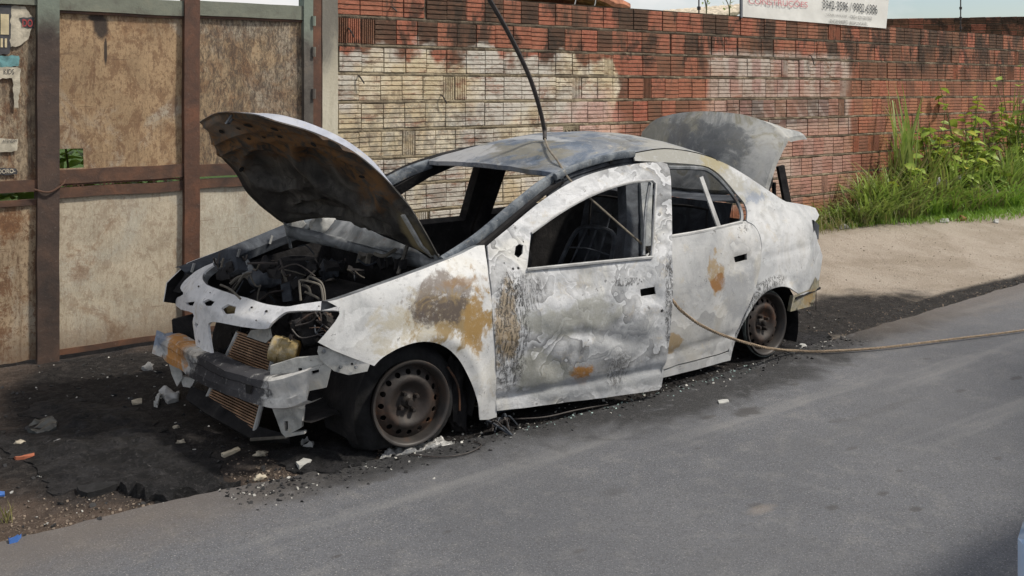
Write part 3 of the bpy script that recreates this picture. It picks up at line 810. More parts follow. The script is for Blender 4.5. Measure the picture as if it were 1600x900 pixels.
# torn posters with their print on the left sheet
simple('poster_paper', (0.42, 0.38, 0.30), 0.85, 0, 0.3, 14, 0.4, 60)
simple('poster_dark', (0.05, 0.05, 0.055), 0.8, 0, 0.3, 20)
simple('poster_teal', (0.10, 0.22, 0.23), 0.8, 0, 0.4, 25)
simple('poster_red', (0.32, 0.05, 0.05), 0.8)
simple('poster_cream', (0.55, 0.47, 0.30), 0.8)
def text_mesh(body, bold=False):
    cu = bpy.data.curves.new('lettering', 'FONT'); cu.body = body; cu.size = 1
    if bold: cu.offset = 0.02
    ob = bpy.data.objects.new('lettering', cu); COL.objects.link(ob)
    dg = bpy.context.evaluated_depsgraph_get(); dg.update()
    me = bpy.data.meshes.new_from_object(ob.evaluated_get(dg))
    vs_ = [v.co.copy() for v in me.vertices]; fs_ = [tuple(p.vertices) for p in me.polygons]
    bpy.data.objects.remove(ob); bpy.data.curves.remove(cu); bpy.data.meshes.remove(me)
    return vs_, fs_
def lettering(name, body, box, Y, mat, parent, bold=False):
    """flat print filling the picture box (x0, y0, x1, y1) on the plane Y"""
    vs_, fs_ = text_mesh(body, bold)
    xs = [v.x for v in vs_]; ys = [v.y for v in vs_]
    ax, bx, ay, by = min(xs), max(xs), min(ys), max(ys)
    if isinstance(box[0], tuple):
        tl, tr, br, bl = [PY(p[0], p[1], Y) for p in box]
    else:
        tl, tr, br, bl = PY(box[0], box[1], Y), PY(box[2], box[1], Y), PY(box[2], box[3], Y), PY(box[0], box[3], Y)
        m = (tl.z + tr.z) / 2; tl.z = tr.z = m
        m = (bl.z + br.z) / 2; bl.z = br.z = m
    V = []
    for v in vs_:
        u, w = (v.x - ax) / (bx - ax), (v.y - ay) / (by - ay)
        V.append((bl * (1 - u) + br * u) * (1 - w) + (tl * (1 - u) + tr * u) * w)
    return build(name, V, fs_, mat, parent, smooth=False)
def poster(pxpts, Y, mat, name='poster'):
    pts = [PY(x, y, Y) for x, y in pxpts]
    out = resample([(p.x, p.z) for p in pts], 0.02)
    out = [(x + 0.010 * nz(x * 40, z * 40, 1.0), z + 0.010 * nz(x * 40, z * 40, 7.0)) for x, z in out]
    return panel(name, out, (), lambda x, z: (x, Y, z), 0.0012, [mat, mat], gate, 0.05, (0, 1, 0), smooth=False)
pY = GY - 0.014
p1 = poster([(-12, 8), (40, 10), (52, 30), (45, 60), (30, 72), (-12, 78)], pY, M['poster_paper'])
p2 = poster([(-12, 8), (17, 8), (16, 84), (-12, 88)], pY - 0.003, M['poster_dark'])
lettering('lettering', '1', (1, 22, 14, 54), pY - 0.006, M['poster_cream'], gate, True)
lettering('lettering', 'II', (1, 60, 11, 74), pY - 0.006, M['poster_cream'], gate, True)
poster([(31, 28), (53, 27), (53, 44), (38, 43)], pY - 0.003, M['poster_dark'])
lettering('lettering', 'DO', (35, 30, 51, 42), pY - 0.006, M['poster_red'], gate, True)
p3 = poster([(-10, 88), (30, 87), (29, 104), (-10, 106)], pY, M['poster_teal'])
p4 = poster([(-10, 104), (32, 106), (33, 120), (28, 168), (22, 168), (20, 122), (-10, 124)], pY - 0.002, M['poster_paper'])
lettering('lettering', 'KIDS', (6, 108, 22, 116), pY - 0.005, M['poster_dark'], gate)
poster([(0, 216), (28, 217), (27, 236), (-10, 238), (-10, 216)], pY, M['poster_paper'])
lettering('lettering', 'ATENDIM', (4, 218, 26, 223), pY - 0.004, M['poster_dark'], gate)
poster([(-10, 262), (26, 263), (27, 273), (-10, 274)], pY, M['poster_dark'])
lettering('lettering', 'DORO-', (-3, 264, 24, 271), pY - 0.004, M['poster_paper'], gate, True)

# ------------------------------------------------------------------ concrete pillar at the end of the wall
def mk_pillar():
    t = T('limewashed_concrete'); v = t.pos(); n = t.noise(5, 6, 0.65, 0.6, vec=v, sc=(2, 1, 0.6)); n2 = t.noise(45, 4, 0.7, vec=v)
    z = t.sep(v)[2]
    c = t.mix(t.ss(n, 0.35, 0.65), (0.42, 0.385, 0.30), (0.52, 0.485, 0.39))
    g = t.math('MULTIPLY', t.ss(t.math('MULTIPLY_ADD', n, 0.9, z), 2.05, 2.55), 0.85)
    c = t.mix(g, c, (0.10, 0.095, 0.085))
    c = t.mix(t.math('MULTIPLY', t.ss(n2, 0.58, 0.72), 0.4), c, (0.22, 0.19, 0.15))
    return t.done(c, 0.9, 0, t.math('ADD', n, n2), 0.4, 0.008)
def pil(u, w):
    return None
mb = MB(); v, f = [], []
for i in range(41):
    z = -0.1 + i * 0.066
    d = lambda k: 0.004 * nz(z * 5, k * 3.0)
    v += [(0.945 + d(1), 1.835 + d(2), z), (1.072 + d(3), 1.835 + d(2), z), (1.072 + d(3), 2.03, z), (0.945 + d(1), 2.03, z)]
for i in range(40):
    for k in range(4): f.append((i * 4 + k, i * 4 + (k + 1) % 4, i * 4 + 4 + (k + 1) % 4, i * 4 + 4 + k))
f.append(tuple(160 + k for k in range(4)))
tag(mb.add(v, f).build('concrete_pillar', mk_pillar(), angle=35), 'narrow limewashed concrete pillar between the gate and the brick wall', 'pillar')

# ------------------------------------------------------------------ hollow brick wall
WY = 1.90; BW = 0.192; BH = 0.213; ZREF = 1.555; WX0 = 1.078; WX1 = 14.0
def mk_brick(back=False):
    t = T('old_wall_brick' if back else 'hollow_brick'); v = t.pos(); x, y, z = t.sep(v)
    if back:
        cell = t.comb(t.math('FLOOR', t.math('DIVIDE', t.math('ADD', x, y), 0.30)), t.math('FLOOR', t.math('DIVIDE', z, 0.15)), 0.5)
    else:
        cell = t.comb(t.math('FLOOR', t.math('DIVIDE', x, BW)), t.math('FLOOR', t.math('DIVIDE', t.math('SUBTRACT', z, ZREF), BH)), 0.5)
    # every brick has the one colour it was fired to; the attribute is written per brick
    a = t.new('ShaderNodeAttribute'); a.attribute_name = 'rnd'
    oi = t.new('ShaderNodeObjectInfo')
    r = t.math('FRACT', t.math('ADD', a.outputs['Fac'], oi.outputs['Random']))
    r2 = t.math('FRACT', t.math('MULTIPLY', r, 7.31))
    n = t.noise(3.0, 5, 0.62, 0.5, vec=v); n2 = t.noise(26, 5, 0.7, vec=v); n3 = t.noise(110, 3, 0.7, vec=v)
    ns = t.noise(4.0, 5, 0.65, 0.4, vec=v, sc=(3.0, 1, 0.5))
    red = t.mix(t.ss(n2, 0.35, 0.65), (0.31, 0.098, 0.062), (0.43, 0.158, 0.104))
    c = t.mix(t.math('MULTIPLY', r2, 0.6), red, (0.29, 0.145, 0.085))
    c = t.mix(t.math('MULTIPLY', t.ss(t.math('ADD', r, t.math('MULTIPLY', t.math('SUBTRACT', n, 0.5), 0.6)), 0.40, 0.66), 0.75), c, (0.155, 0.085, 0.052))
    # mould: most at the top of the wall, and on some bricks
    top = t.ss(z, 1.75, 2.15) if not back else t.ss(z, 1.0, 4.5)
    mo = t.math('ADD', t.math('MULTIPLY', top, 0.16), t.math('MULTIPLY', t.math('SUBTRACT', n, 0.5), 0.5))
    mo = t.ss(t.math('ADD', mo, t.math('MULTIPLY', r, 0.62)), 0.50, 0.74)
    mo = t.math('MULTIPLY', mo, t.math('MULTIPLY_ADD', top, 0.50, 0.30))
    c = t.mix(mo, c, (0.055, 0.038, 0.028))
    ms = t.noise(1.9, 6, 0.75, 0.4, vec=v, sc=(1.6, 1, 0.8))
    c = t.mix(t.math('MULTIPLY', t.math('MULTIPLY', t.ss(ms, 0.47, 0.57), t.ss(z, 1.30, 2.00)), 0.88), c, (0.045, 0.034, 0.027))
    pit = t.noise(14, 5, 0.8, 0.2, vec=v)
    c = t.mix(t.math('MULTIPLY', t.ss(pit, 0.60, 0.66), 0.6), c, (0.085, 0.055, 0.040))
    c = t.mix(t.math('MULTIPLY', t.math('MULTIPLY', t.ss(ns, 0.55, 0.70), top), 0.85), c, (0.035, 0.028, 0.024))
    if not back:
        wn_ = t.noise(7, 8, 0.78, 0.3, vec=v, sc=(0.55, 1, 1.7))
        worn = t.ss(t.math('ADD', wn_, t.math('MULTIPLY', r2, 0.10)), 0.72, 0.56)
        worn = t.math('MULTIPLY_ADD', worn, 0.80, 0.12)
        # remains of cream wall paint on the left stretch
        f = t.inbox(v, (None, None, None), (3.9, None, 1.93), 0.045, 0.42, 2.2)
        cream = t.mix(t.ss(n, 0.4, 0.62), (0.60, 0.51, 0.34), (0.74, 0.67, 0.52))
        cream = t.mix(t.ss(t.noise(1.4, 4, 0.6, vec=t.vm('ADD', v, (5, 0, 2))), 0.44, 0.56), cream, (0.58, 0.555, 0.49))
        c = t.mix(t.math('MULTIPLY', f, worn), c, cream)
        # sooty grey smears over it
        g = t.math('MULTIPLY', t.spot(v, (1.75, WY, 1.25), (0.75, 2, 0.36), 0.55, 3.5, 0.4), 0.55)
        c = t.mix(t.math('MULTIPLY', g, t.ss(n2, 0.40, 0.6)), c, (0.15, 0.145, 0.135))
        # pale pink patch
        f = t.spot(v, (3.70, WY, 1.22), (0.45, 2, 0.36), 0.9, 4, 0.35)
        c = t.mix(t.math('MULTIPLY', f, t.math('MULTIPLY', worn, 0.7)), c, (0.55, 0.29, 0.24))
        # the old advertisement on the right: whitish ground, pink letters, a grey block
        f = t.inbox(v, (5.25, None, 0.45), (7.7, None, 2.02), 0.06, 0.07, 6)
        c = t.mix(t.math('MULTIPLY', t.math('MULTIPLY', f, worn), 0.92), c, (0.54, 0.49, 0.43))
        lt = t.inbox(v, (5.4, None, 1.62), (7.55, None, 1.98), 0.04, 0.05, 6)
        bars = t.ss(t.math('SINE', t.math('MULTIPLY', x, 17.0)), 0.0, 0.5)
        c = t.mix(t.math('MULTIPLY', t.math('MULTIPLY', lt, bars), t.math('MULTIPLY', worn, 0.5)), c, (0.32, 0.12, 0.115))
        gb = t.inbox(v, (5.5, None, 1.27), (7.62, None, 1.56), 0.03, 0.04, 7)
        c = t.mix(t.math('MULTIPLY', gb, t.math('MULTIPLY_ADD', worn, 0.45, 0.50)), c, (0.11, 0.11, 0.112))
        lw = t.math('MULTIPLY', t.inbox(v, (5.5, None, 1.31), (7.55, None, 1.50), 0.015, 0.02, 9), t.ss(t.math('SINE', t.math('MULTIPLY_ADD', t.math('FLOOR', t.math('MULTIPLY', z, 30)), 0.9, t.math('MULTIPLY', x, 31.0))), 0.35, 0.6))
        c = t.mix(t.math('MULTIPLY', lw, 0.55), c, (0.42, 0.41, 0.38))
        pk = t.inbox(v, (6.6, None, 0.35), (7.7, None, 1.22), 0.06, 0.08, 5)
        c = t.mix(t.math('MULTIPLY', t.math('MULTIPLY', pk, worn), 0.6), c, (0.40, 0.20, 0.165))
        # orange wash to the right of it
        c = t.mix(t.math('MULTIPLY', t.inbox(v, (5.0, None, None), (None, None, 1.75), 0.3, 0.4, 1.5), t.math('MULTIPLY_ADD', r2, 0.5, 0.15)), c, t.mix(r, (0.42, 0.205, 0.105), (0.40, 0.16, 0.12)))
        # fire blackening behind the wreck's nose
        c = t.mix(t.math('MULTIPLY', t.spot(v, (1.2, WY, 0.1), (1.4, 2, 0.45), 0.4, 3, 0.5), 0.7), c, (0.05, 0.045, 0.04))
    c = t.mix(t.math('MULTIPLY', t.ss(n3, 0.60, 0.74), 0.28), c, (0.46, 0.37, 0.28))
    # years of grime: blotches, runs and flaked spots
    g1 = t.noise(4.5, 6, 0.8, 0.4, vec=t.vm('ADD', v, (7.7, 0, 3.1)), sc=(1, 1, 1.4))
    c = t.mix(t.math('MULTIPLY', t.ss(g1, 0.50, 0.62), 0.48), c, (0.135, 0.088, 0.060))
    g2 = t.noise(20, 6, 0.82, 0.3, vec=t.vm('ADD', v, (1.7, 0, 9.1)), sc=(0.7, 1, 1.6))
    c = t.mix(t.math('MULTIPLY', t.ss(g2, 0.54, 0.61), 0.60), c, (0.20, 0.105, 0.066))
    g3 = t.noise(9, 5, 0.75, 0.2, vec=t.vm('ADD', v, (4.1, 0, 6.6)), sc=(2.6, 1, 0.5))
    c = t.mix(t.math('MULTIPLY', t.ss(g3, 0.56, 0.66), 0.55), c, (0.07, 0.052, 0.040))
    return t.done(c, 0.9, 0, t.math('ADD', n2, t.math('ADD', n3, g2)), 0.6, 0.009, 0.25)
M['brick'] = mk_brick()
def mk_mortar():
    t = T('mortar'); v = t.pos(); x, y, z = t.sep(v); n = t.noise(6, 6, 0.68, 0.4, vec=v); n2 = t.noise(40, 4, 0.7, vec=v)
    c = t.ramp(n, [(0.3, (0.075, 0.058, 0.042)), (0.5, (0.18, 0.142, 0.10)), (0.68, (0.36, 0.295, 0.21))])
    c = t.mix(t.math('MULTIPLY', t.ss(z, 1.8, 2.2), 0.5), c, (0.075, 0.062, 0.05))
    f = t.inbox(v, (None, None, None), (3.9, None, 1.93), 0.045, 0.42, 2.2)
    c = t.mix(t.math('MULTIPLY', f, 0.5), c, (0.36, 0.31, 0.21))
    ms = t.noise(1.9, 6, 0.75, 0.4, vec=v, sc=(1.6, 1, 0.8))
    c = t.mix(t.math('MULTIPLY', t.math('MULTIPLY', t.ss(ms, 0.50, 0.60), t.ss(z, 1.45, 2.05)), 0.85), c, (0.05, 0.04, 0.032))
    g1 = t.noise(4.5, 6, 0.8, 0.4, vec=t.vm('ADD', v, (7.7, 0, 3.1)), sc=(1, 1, 1.4))
    c = t.mix(t.math('MULTIPLY', t.ss(g1, 0.48, 0.60), 0.7), c, (0.09, 0.068, 0.05))
    return t.done(c, 0.95, 0, t.math('ADD', n, n2), 0.8, 0.02, 0.2)
M['mortar'] = mk_mortar()

def brick_shape(w, h, vertical=False, depth=0.085, grooves=4, gd=0.020, gw=0.0095):
    """hollow clay brick, origin at the lower left of its front face, grooves along its length"""
    if vertical: L, A = h, w
    else: L, A = w, h
    prof = [(0.0, 0.004), (0.003, 0.0)]
    for k in range(1, grooves + 1):
        q = A * k / (grooves + 1)
        prof += [(q - gw / 2, 0.0), (q, gd), (q + gw / 2, 0.0)]
    prof += [(A - 0.003, 0.0), (A, 0.004)]
    v, f = [], []
    for a, d in prof:
        for l in (0.0, L):
            v.append((a, d, l) if vertical else (l, d, a))
    n = len(prof)
    for i in range(n - 1):
        q = (2 * i, 2 * i + 1, 2 * i + 3, 2 * i + 2)
        f.append(q if not vertical else tuple(reversed(q)))
    b = len(v)
    for a in (0.0, A):
        for l in (0.0, L): v.append((a, depth, l) if vertical else (l, depth, a))
    e0, e1 = [2 * i for i in range(n)], [2 * i + 1 for i in range(n)]
    ff = [tuple(e0 + [b + 2, b]), tuple(reversed(e1 + [b + 3, b + 1])), (0, b, b + 1, 1), (2 * n - 2, 2 * n - 1, b + 3, b + 2)]
    if vertical: ff = [tuple(reversed(q)) for q in ff]
    f += ff
    return v, f

wall = thing('brick_wall', 'long wall of grooved red hollow bricks with remains of cream paint', 'wall', (WX0, WY, 0))
rb = random.Random(21)
slots = []          # x, z, w, h, kind
row0 = -7
for row in range(row0, 4):
    z = ZREF + row * BH
    x = WX0 + rb.uniform(0, 0.05)
    while x < WX1:
        k = rb.random()
        if k < 0.07:
            for _ in range(1 if rb.random() < 0.6 else 2):
                slots.append((x, z, 0.105, BH - 0.030, 'v', row)); x += 0.114
        else:
            slots.append((x, z, BW - 0.007, BH - 0.030, 'h', row)); x += BW
        if rb.random() < 0.12: x += rb.uniform(0.0, 0.02)
# the brick that was laid end-on and shows its eight holes
hq = PY(892, 207, WY)
slots = [s for s in slots if not (abs(s[0] + s[2] / 2 - hq.x) < 0.14 and s[1] <= hq.z <= s[1] + BH)]
hrow = int(floor((hq.z - ZREF) / BH))
def proj(p):
    d = Vector(p) - Vector(CAM); dep = d.x * _s + d.y * _c; r = d.x * _c - d.y * _s
    return 800 + FPX * r / dep, HOR - FPX * d.z / dep, dep
def hidden_by_car(px, py):
    # rough outline of the wreck and hood in the picture
    poly = [(300, 230), (330, 175), (420, 180), (560, 240), (640, 330), (700, 380), (745, 340), (1000, 345), (1040, 300), (1160, 320), (1240, 330), (1290, 345), (1290, 480), (700, 600), (300, 560)]
    roofp = [(665, 262), (720, 225), (850, 215), (1010, 225), (1020, 180), (1090, 172), (1230, 190), (1215, 290), (1130, 265), (1000, 262), (880, 285)]
    return inside(poly, px, py) or inside(roofp, px, py)
vis, rest = [], []
for s in slots:
    px, py, dep = proj((s[0] + s[2] / 2, WY, s[1] + s[3] / 2))
    x0 = proj((s[0], WY, s[1]))[0]; x1 = proj((s[0] + s[2], WY, s[1]))[0]
    ok = -10 < px < 1605 and -12 < py < 345 and not hidden_by_car(px, py)
    (vis if ok else rest).append((abs(x1 - x0) * s[3] / dep, s))
vis.sort(key=lambda q: -q[0])
one, many = [q[1] for q in vis[:300]], [q[1] for q in vis[300:]] + [q[1] for q in rest]
bm_cache = {}
def brick_mesh(kind, w, h):
    key = (kind, round(w, 3))
    if key not in bm_cache:
        lst = []
        for var in range(3):
            v, f = brick_shape(w, h, kind == 'v', grooves=5 if kind == 'v' else 4)
            v = [Vector(p) for p in v]
            v = [p + Vector((0.0015 * nz(p.x * 30 + var * 9, p.z * 30), 0.0012 * nz(p.x * 40, p.z * 40, var * 5.0), 0.0018 * nz(p.x * 14, p.z * 30, var * 3.0))) for p in v]
            lst.append(mesh_from('brick', v, f, M['brick'], smooth=False))
        bm_cache[key] = lst
    return bm_cache[key]
for s in one:
    me = rb.choice(brick_mesh(s[4], s[2], s[3]))
    o = bpy.data.objects.new('brick', me); COL.objects.link(o); o.parent = wall
    o.location = (s[0] - WX0, rb.uniform(-0.004, 0.004), s[1] + 0.015 + rb.uniform(-0.003, 0.003))
    o.rotation_euler = (rb.uniform(-0.012, 0.012), rb.uniform(-0.008, 0.008), rb.uniform(-0.014, 0.014))
V, Fc, rn = [], [], []
for s in many:
    v, f = brick_shape(s[2], s[3], s[4] == 'v', grooves=5 if s[4] == 'v' else 4)
    b = len(V); dy = rb.uniform(-0.004, 0.004); r_ = rb.random()
    V += [(p[0] + s[0], p[1] + WY + dy, p[2] + s[1] + 0.015) for p in v]
    Fc += [tuple(i + b for i in q) for q in f]; rn += [r_] * len(v)
rest_me = mesh_from('brick_courses', V, Fc, M['brick'], smooth=False)
at = rest_me.attributes.new('rnd', 'FLOAT', 'POINT'); at.data.foreach_set('value', rn)
tag(link_mesh('brick_courses', rest_me, wall), kind='stuff')
# the end-on brick: a tile with eight round holes
hz0 = ZREF + hrow * BH + 0.0105
def holed(x, z): return (x, WY, z)
hx0 = hq.x - 0.095
panel('holed_brick', [(hx0, hz0), (hx0 + 0.187, hz0), (hx0 + 0.187, hz0 + BH - 0.021), (hx0, hz0 + BH - 0.021)],
      [circle2d(hx0 + 0.032 + 0.041 * (i % 4), hz0 + 0.055 + 0.075 * (i // 4), 0.0155, 12, 0.027) for i in range(8)], holed, 0.08, [M['mortar'], M['mortar']], wall, 0.03, (0, 1, 0), smooth=False)
MB().box((hx0 + 0.0935, WY + 0.078, hz0 + 0.095), (0.187, 0.004, 0.19)).build('brick_hollow', M['dark_hole'], wall)
# mortar body
def mort(u, w):
    x = lerp(WX0, WX1, u); z = lerp(-0.1, ZREF + 4 * BH - 0.004, w)
    ph = ((z - ZREF) / BH) % 1.0
    bed = 1 - min(ph, 1 - ph) / (0.085 + 0.03 * nz(x * 5, z * 3, 8.0))
    bulge = (0.012 + 0.009 * fbm(x * 6, z * 16, 3.0)) * clamp(bed * 2.0)
    return Vector((x, WY + 0.013 - bulge + 0.002 * nz(x * 20, z * 20), z))
mb = MB(); mb.grid(mort, 640, 235)
mb.box(((WX0 + WX1) / 2, WY + 0.075, (ZREF + 4 * BH - 0.11) / 2), (WX1 - WX0 - 0.01, 0.11, ZREF + 4 * BH + 0.09))
mb.build('mortar', M['mortar'], wall, angle=60)
# loose wires and rebar stubs poking from the joints
for px, py, l in ((561, 120, 0.05), (690, 150, 0.06), (545, 46, 0.06), (1265, 88, 0.10), (612, 12, 0.03)):
    q = PY(px, py, WY)
    MB().tube([q + Vector((0, 0.02, 0.01)), q + Vector((-0.01, -0.03, 0)), q + Vector((0.02, -0.045, -l))], 0.006, 5, sub=4).build('rebar_stub', M['cable'], wall)

# ------------------------------------------------------------------ things on top of and behind the wall
WT = ZREF + 4 * BH
M['back_brick'] = mk_brick(True)
A = PY(1372, 60, 7.0); B = PY(1640, 60, 4.4)
A.z = B.z = 0; L = (B - A).length; d = (B - A).normalized(); nrm = Vector((d.y, -d.x, 0))
back = thing('back_brick_wall', 'taller old orange brick wall behind the long wall at the far right', 'wall', A)
rows = 22; V, Fc, rn = [], [], []
bmz = [brick_shape(0.285, 0.125, False, 0.09, 3), brick_shape(0.14, 0.125, False, 0.09, 3)]
bme = [mesh_from('brick', *b, M['back_brick'], smooth=False) for b in bmz]
ang = math.atan2(d.y, d.x)
for row in range(rows):
    z = 0.02 + row * 0.142; x = -0.15 * (row % 2)
    while x < L:
        k = 0 if rb.random() < 0.85 else 1
        p = A + d * x + nrm * rb.uniform(-0.006, 0.01)
        if z > 2.2:
            o = bpy.data.objects.new('brick', bme[k]); COL.objects.link(o); o.parent = back
            o.location = p - A + Vector((0, 0, z)); o.rotation_euler = (rb.uniform(-.02, .02), rb.uniform(-.02, .02), ang + rb.uniform(-.015, .015))
        else:
            b = len(V); r_ = rb.random()
            for q in bmz[k][0]:
                w = p + d * q[0] - nrm * q[1]; V.append((w.x, w.y, z + q[2]))
            Fc += [tuple(i + b for i in q) for q in bmz[k][1]]; rn += [r_] * len(bmz[k][0])
        x += 0.297 if k == 0 else 0.152
me = mesh_from('brick_courses', V, Fc, M['back_brick'], smooth=False)
at = me.attributes.new('rnd', 'FLOAT', 'POINT'); at.data.foreach_set('value', rn)
tag(link_mesh('brick_courses', me, back), kind='stuff')
mb = MB(); c0 = A + d * (L / 2) - nrm * 0.055
mb.box((c0.x, c0.y, rows * 0.142 / 2), (L, 0.085, rows * 0.142 - 0.01), Matrix.Rotation(ang, 3, 'Z')).build('mortar', M['mortar'], back)

# signboard
simple('sign_white', (0.66, 0.66, 0.63), 0.55, 0, 0.10, 3, 0.1, 20)
simple('sign_red', (0.52, 0.20, 0.22), 0.6, 0, 0.25, 30)
simple('sign_black', (0.06, 0.065, 0.07), 0.6, 0, 0.3, 30)
simple('sign_grey', (0.22, 0.22, 0.22), 0.6, 0, 0.3, 30)
simple('sign_teal', (0.20, 0.36, 0.36), 0.6)
simple('sign_frame', (0.13, 0.14, 0.16), 0.6)
SY = 1.90
sl, sr = PY(1159, 27, SY), PY(1383, 43, SY)
sign = thing('signboard', 'white building contractor signboard with red and black lettering on the wall top', 'sign', (sl.x, SY, WT))
panel('board', [(sl.x, WT - 0.01), (sr.x, WT - 0.03), (sr.x + 0.16, WT + 0.95), (sl.x, WT + 0.95)], (), lambda x, z: (x, SY - 0.012 + 0.008 * nz(x * 1.5, z * 2), z), 0.006, M['sign_white'], sign, 0.08, (0, 1, 0))
MB().bar((sl.x - 0.012, SY, WT - 0.02), (sl.x - 0.012, SY, WT + 0.96), 0.022, 0.022).build('frame', M['sign_frame'], sign)
SL = SY - 0.023
lettering('lettering', 'CONSTRUÇÕES', ((1170, -6), (1262, 1), (1262, 14), (1170, 8)), SL, M['sign_red'], sign)
lettering('lettering', '3342-3596 / 9982-6386', ((1286, 0), (1371, 8), (1371, 22), (1286, 13)), SL, M['sign_black'], sign)
lettering('lettering', 'LOURIVAN JOSÉ', ((1292, 20), (1324, 23), (1324, 28), (1292, 25)), SL, M['sign_grey'], sign)
lettering('lettering', '- CREA 020178078-0', ((1326, 23.2), (1362, 26.5), (1362, 32), (1326, 28.2)), SL, M['sign_grey'], sign)
lettering('lettering', 'ENGENHEIRO', ((1297, 30), (1325, 31.9), (1325, 37.9), (1297, 36)), SL, M['sign_grey'], sign)
lettering('lettering', 'RESPONSÁVEL', ((1328, 32.1), (1356, 34), (1356, 40), (1328, 38.1)), SL, M['sign_grey'], sign)
tp = PY(1330, -9, SL)
panel('teal_band', [(tp.x, tp.z), (sr.x + 0.05, tp.z - 0.01), (sr.x + 0.08, tp.z + 0.12), (tp.x, tp.z + 0.12)], (), lambda x, z: (x, SL, z), 0.001, M['sign_teal'], sign, 0.1, (0, 1, 0))

# fence posts and hooks of the electric fence on the wall top
def fence_post(px, label, h=0.7):
    q = PY(px, 20, WY + 0.05); root = thing('fence_post', label, 'post', (q.x, q.y, WT))
    MB().tube([(q.x, q.y, WT - 0.05), (q.x, q.y, WT + h)], 0.008, 6).build('rod', M['cable'], root)
    for k in range(5):
        z = WT + 0.05 + 0.13 * k
        MB().lathe([(0.002, -0.02), (0.018, -0.016), (0.018, 0.016), (0.002, 0.02)], Matrix.Translation((q.x, q.y, z)), 8).build('insulator', M['cable'], root)
fence_post(1092, 'thin electric fence rod with black insulators left of the white signboard')
fence_post(1501, 'thin electric fence rod on the wall top at the far right')
simple('white_wire', (0.6, 0.6, 0.58), 0.5)
for px, nm in ((897, 'left'), (928, 'right')):
    q = PY(px, 8, WY + 0.04)
    o = MB().tube([(q.x, q.y, WT - 0.02), (q.x + 0.01, q.y - 0.01, WT + 0.05), (q.x - 0.02, q.y, WT + 0.10), (q.x, q.y, WT + 0.2)], 0.005, 6, sub=5).build('wire_hook', M['white_wire'])
    tag(o, 'bent white wire hook on the wall top, %s of the two before the tiled roof' % nm, 'hook')

# tiled roof of a house beyond
simple('roof_tile', (0.36, 0.15, 0.085), 0.85, 0, 0.4, 9, 0.3, 40)
simple('house_wall', (0.45, 0.42, 0.36), 0.9)
def tiled_roof(name, label, tl, tr, depth, Y, mat):
    """a pantile roof whose right edge runs down from tl to tr in the picture"""
    a, b = PY(*tl, Y), PY(*tr, Y + 0.0)
    root = thing(name, label, 'house', (a.x, Y, 0))
    Lx = 9.0; nrow = 30
    for i in range(nrow):
        y = Y + i * 0.21
        pts = []
        for k in range(11):
            s = k / 10
            pts.append((lerp(a.x, b.x, s), y, lerp(a.z, b.z, s) + 0.02 * sin(k * 2.2)))
        MB().tube(pts, 0.085, 8, flat=0.9).build('roof_tile_row', mat, root)
    mb = MB()
    mb.add([(a.x, Y, a.z - 0.05), (b.x, Y, b.z - 0.05), (b.x, Y + 6, b.z - 0.05), (a.x, Y + 6, a.z - 0.05)], [(0, 1, 2, 3)])
    mb.build('roof_deck', mat, root)
    mb = MB(); x0, x1 = min(a.x, b.x) + 0.2, max(a.x, b.x) - 0.3
    zt = min(a.z, b.z) - 0.08
    mb.box(((x0 + x1) / 2, Y + 3, zt / 2), (x1 - x0, 5.4, zt)).build('wall', M['house_wall'], root)
    return root
tiled_roof('house', 'red pantile roof of a house showing above the brick wall', (860, -30), (980, 12), 5, 6.5, M['roof_tile'])
simple('pale_tile', (0.46, 0.40, 0.31), 0.85, 0, 0.3, 9, 0.3, 40)
tiled_roof('house', 'pale tiled roof edge peeping over the wall left of the signboard', (1180, 10), (1114, 27), 5, 9.0, M['pale_tile'])
# ------------------------------------------------------------------ the burnt-out saloon
car = thing('burnt_car', 'burnt-out white saloon car with hood and trunk open standing on its bare rims', 'car', (0, 0, 0))

PLAN = [(-0.85, 0.60), (-0.65, 0.73), (-0.45, 0.80), (-0.2, 0.842), (0.1, 0.858), (0.6, 0.862), (2.2, 0.862), (2.6, 0.852), (2.9, 0.826), (3.15, 0.775), (3.35, 0.70)]
VERT = [(0.0, -0.055), (0.10, -0.045), (0.25, -0.015), (0.45, 0.0), (0.62, -0.002), (0.72, -0.015), (0.78, -0.032), (0.84, -0.060), (1.30, -0.262), (1.5, -0.36)]
def S(x, z):
    return smooth_interp(PLAN, x, 0.12) + smooth_interp(VERT, z, 0.035)
def side(px, py, extra=None):
    """picture point -> (X, Z) on the near body side"""
    Y = -0.8
    for _ in range(25):
        p = PY(px, py, Y)
        Y = 0.5 * Y + 0.5 * (-S(p.x, p.z) - (extra(p.x, p.z) if extra else 0.0))
    return (p.x, p.z)
def sides(pts, extra=None): return [side(x, y, extra) for x, y in pts]
def smooth2(pts, sub, closed=False):
    P = [Vector((p[0], p[1], 0)) for p in pts]
    return [(q.x, q.y) for q in catmull(P, sub)]
CH = M['char']

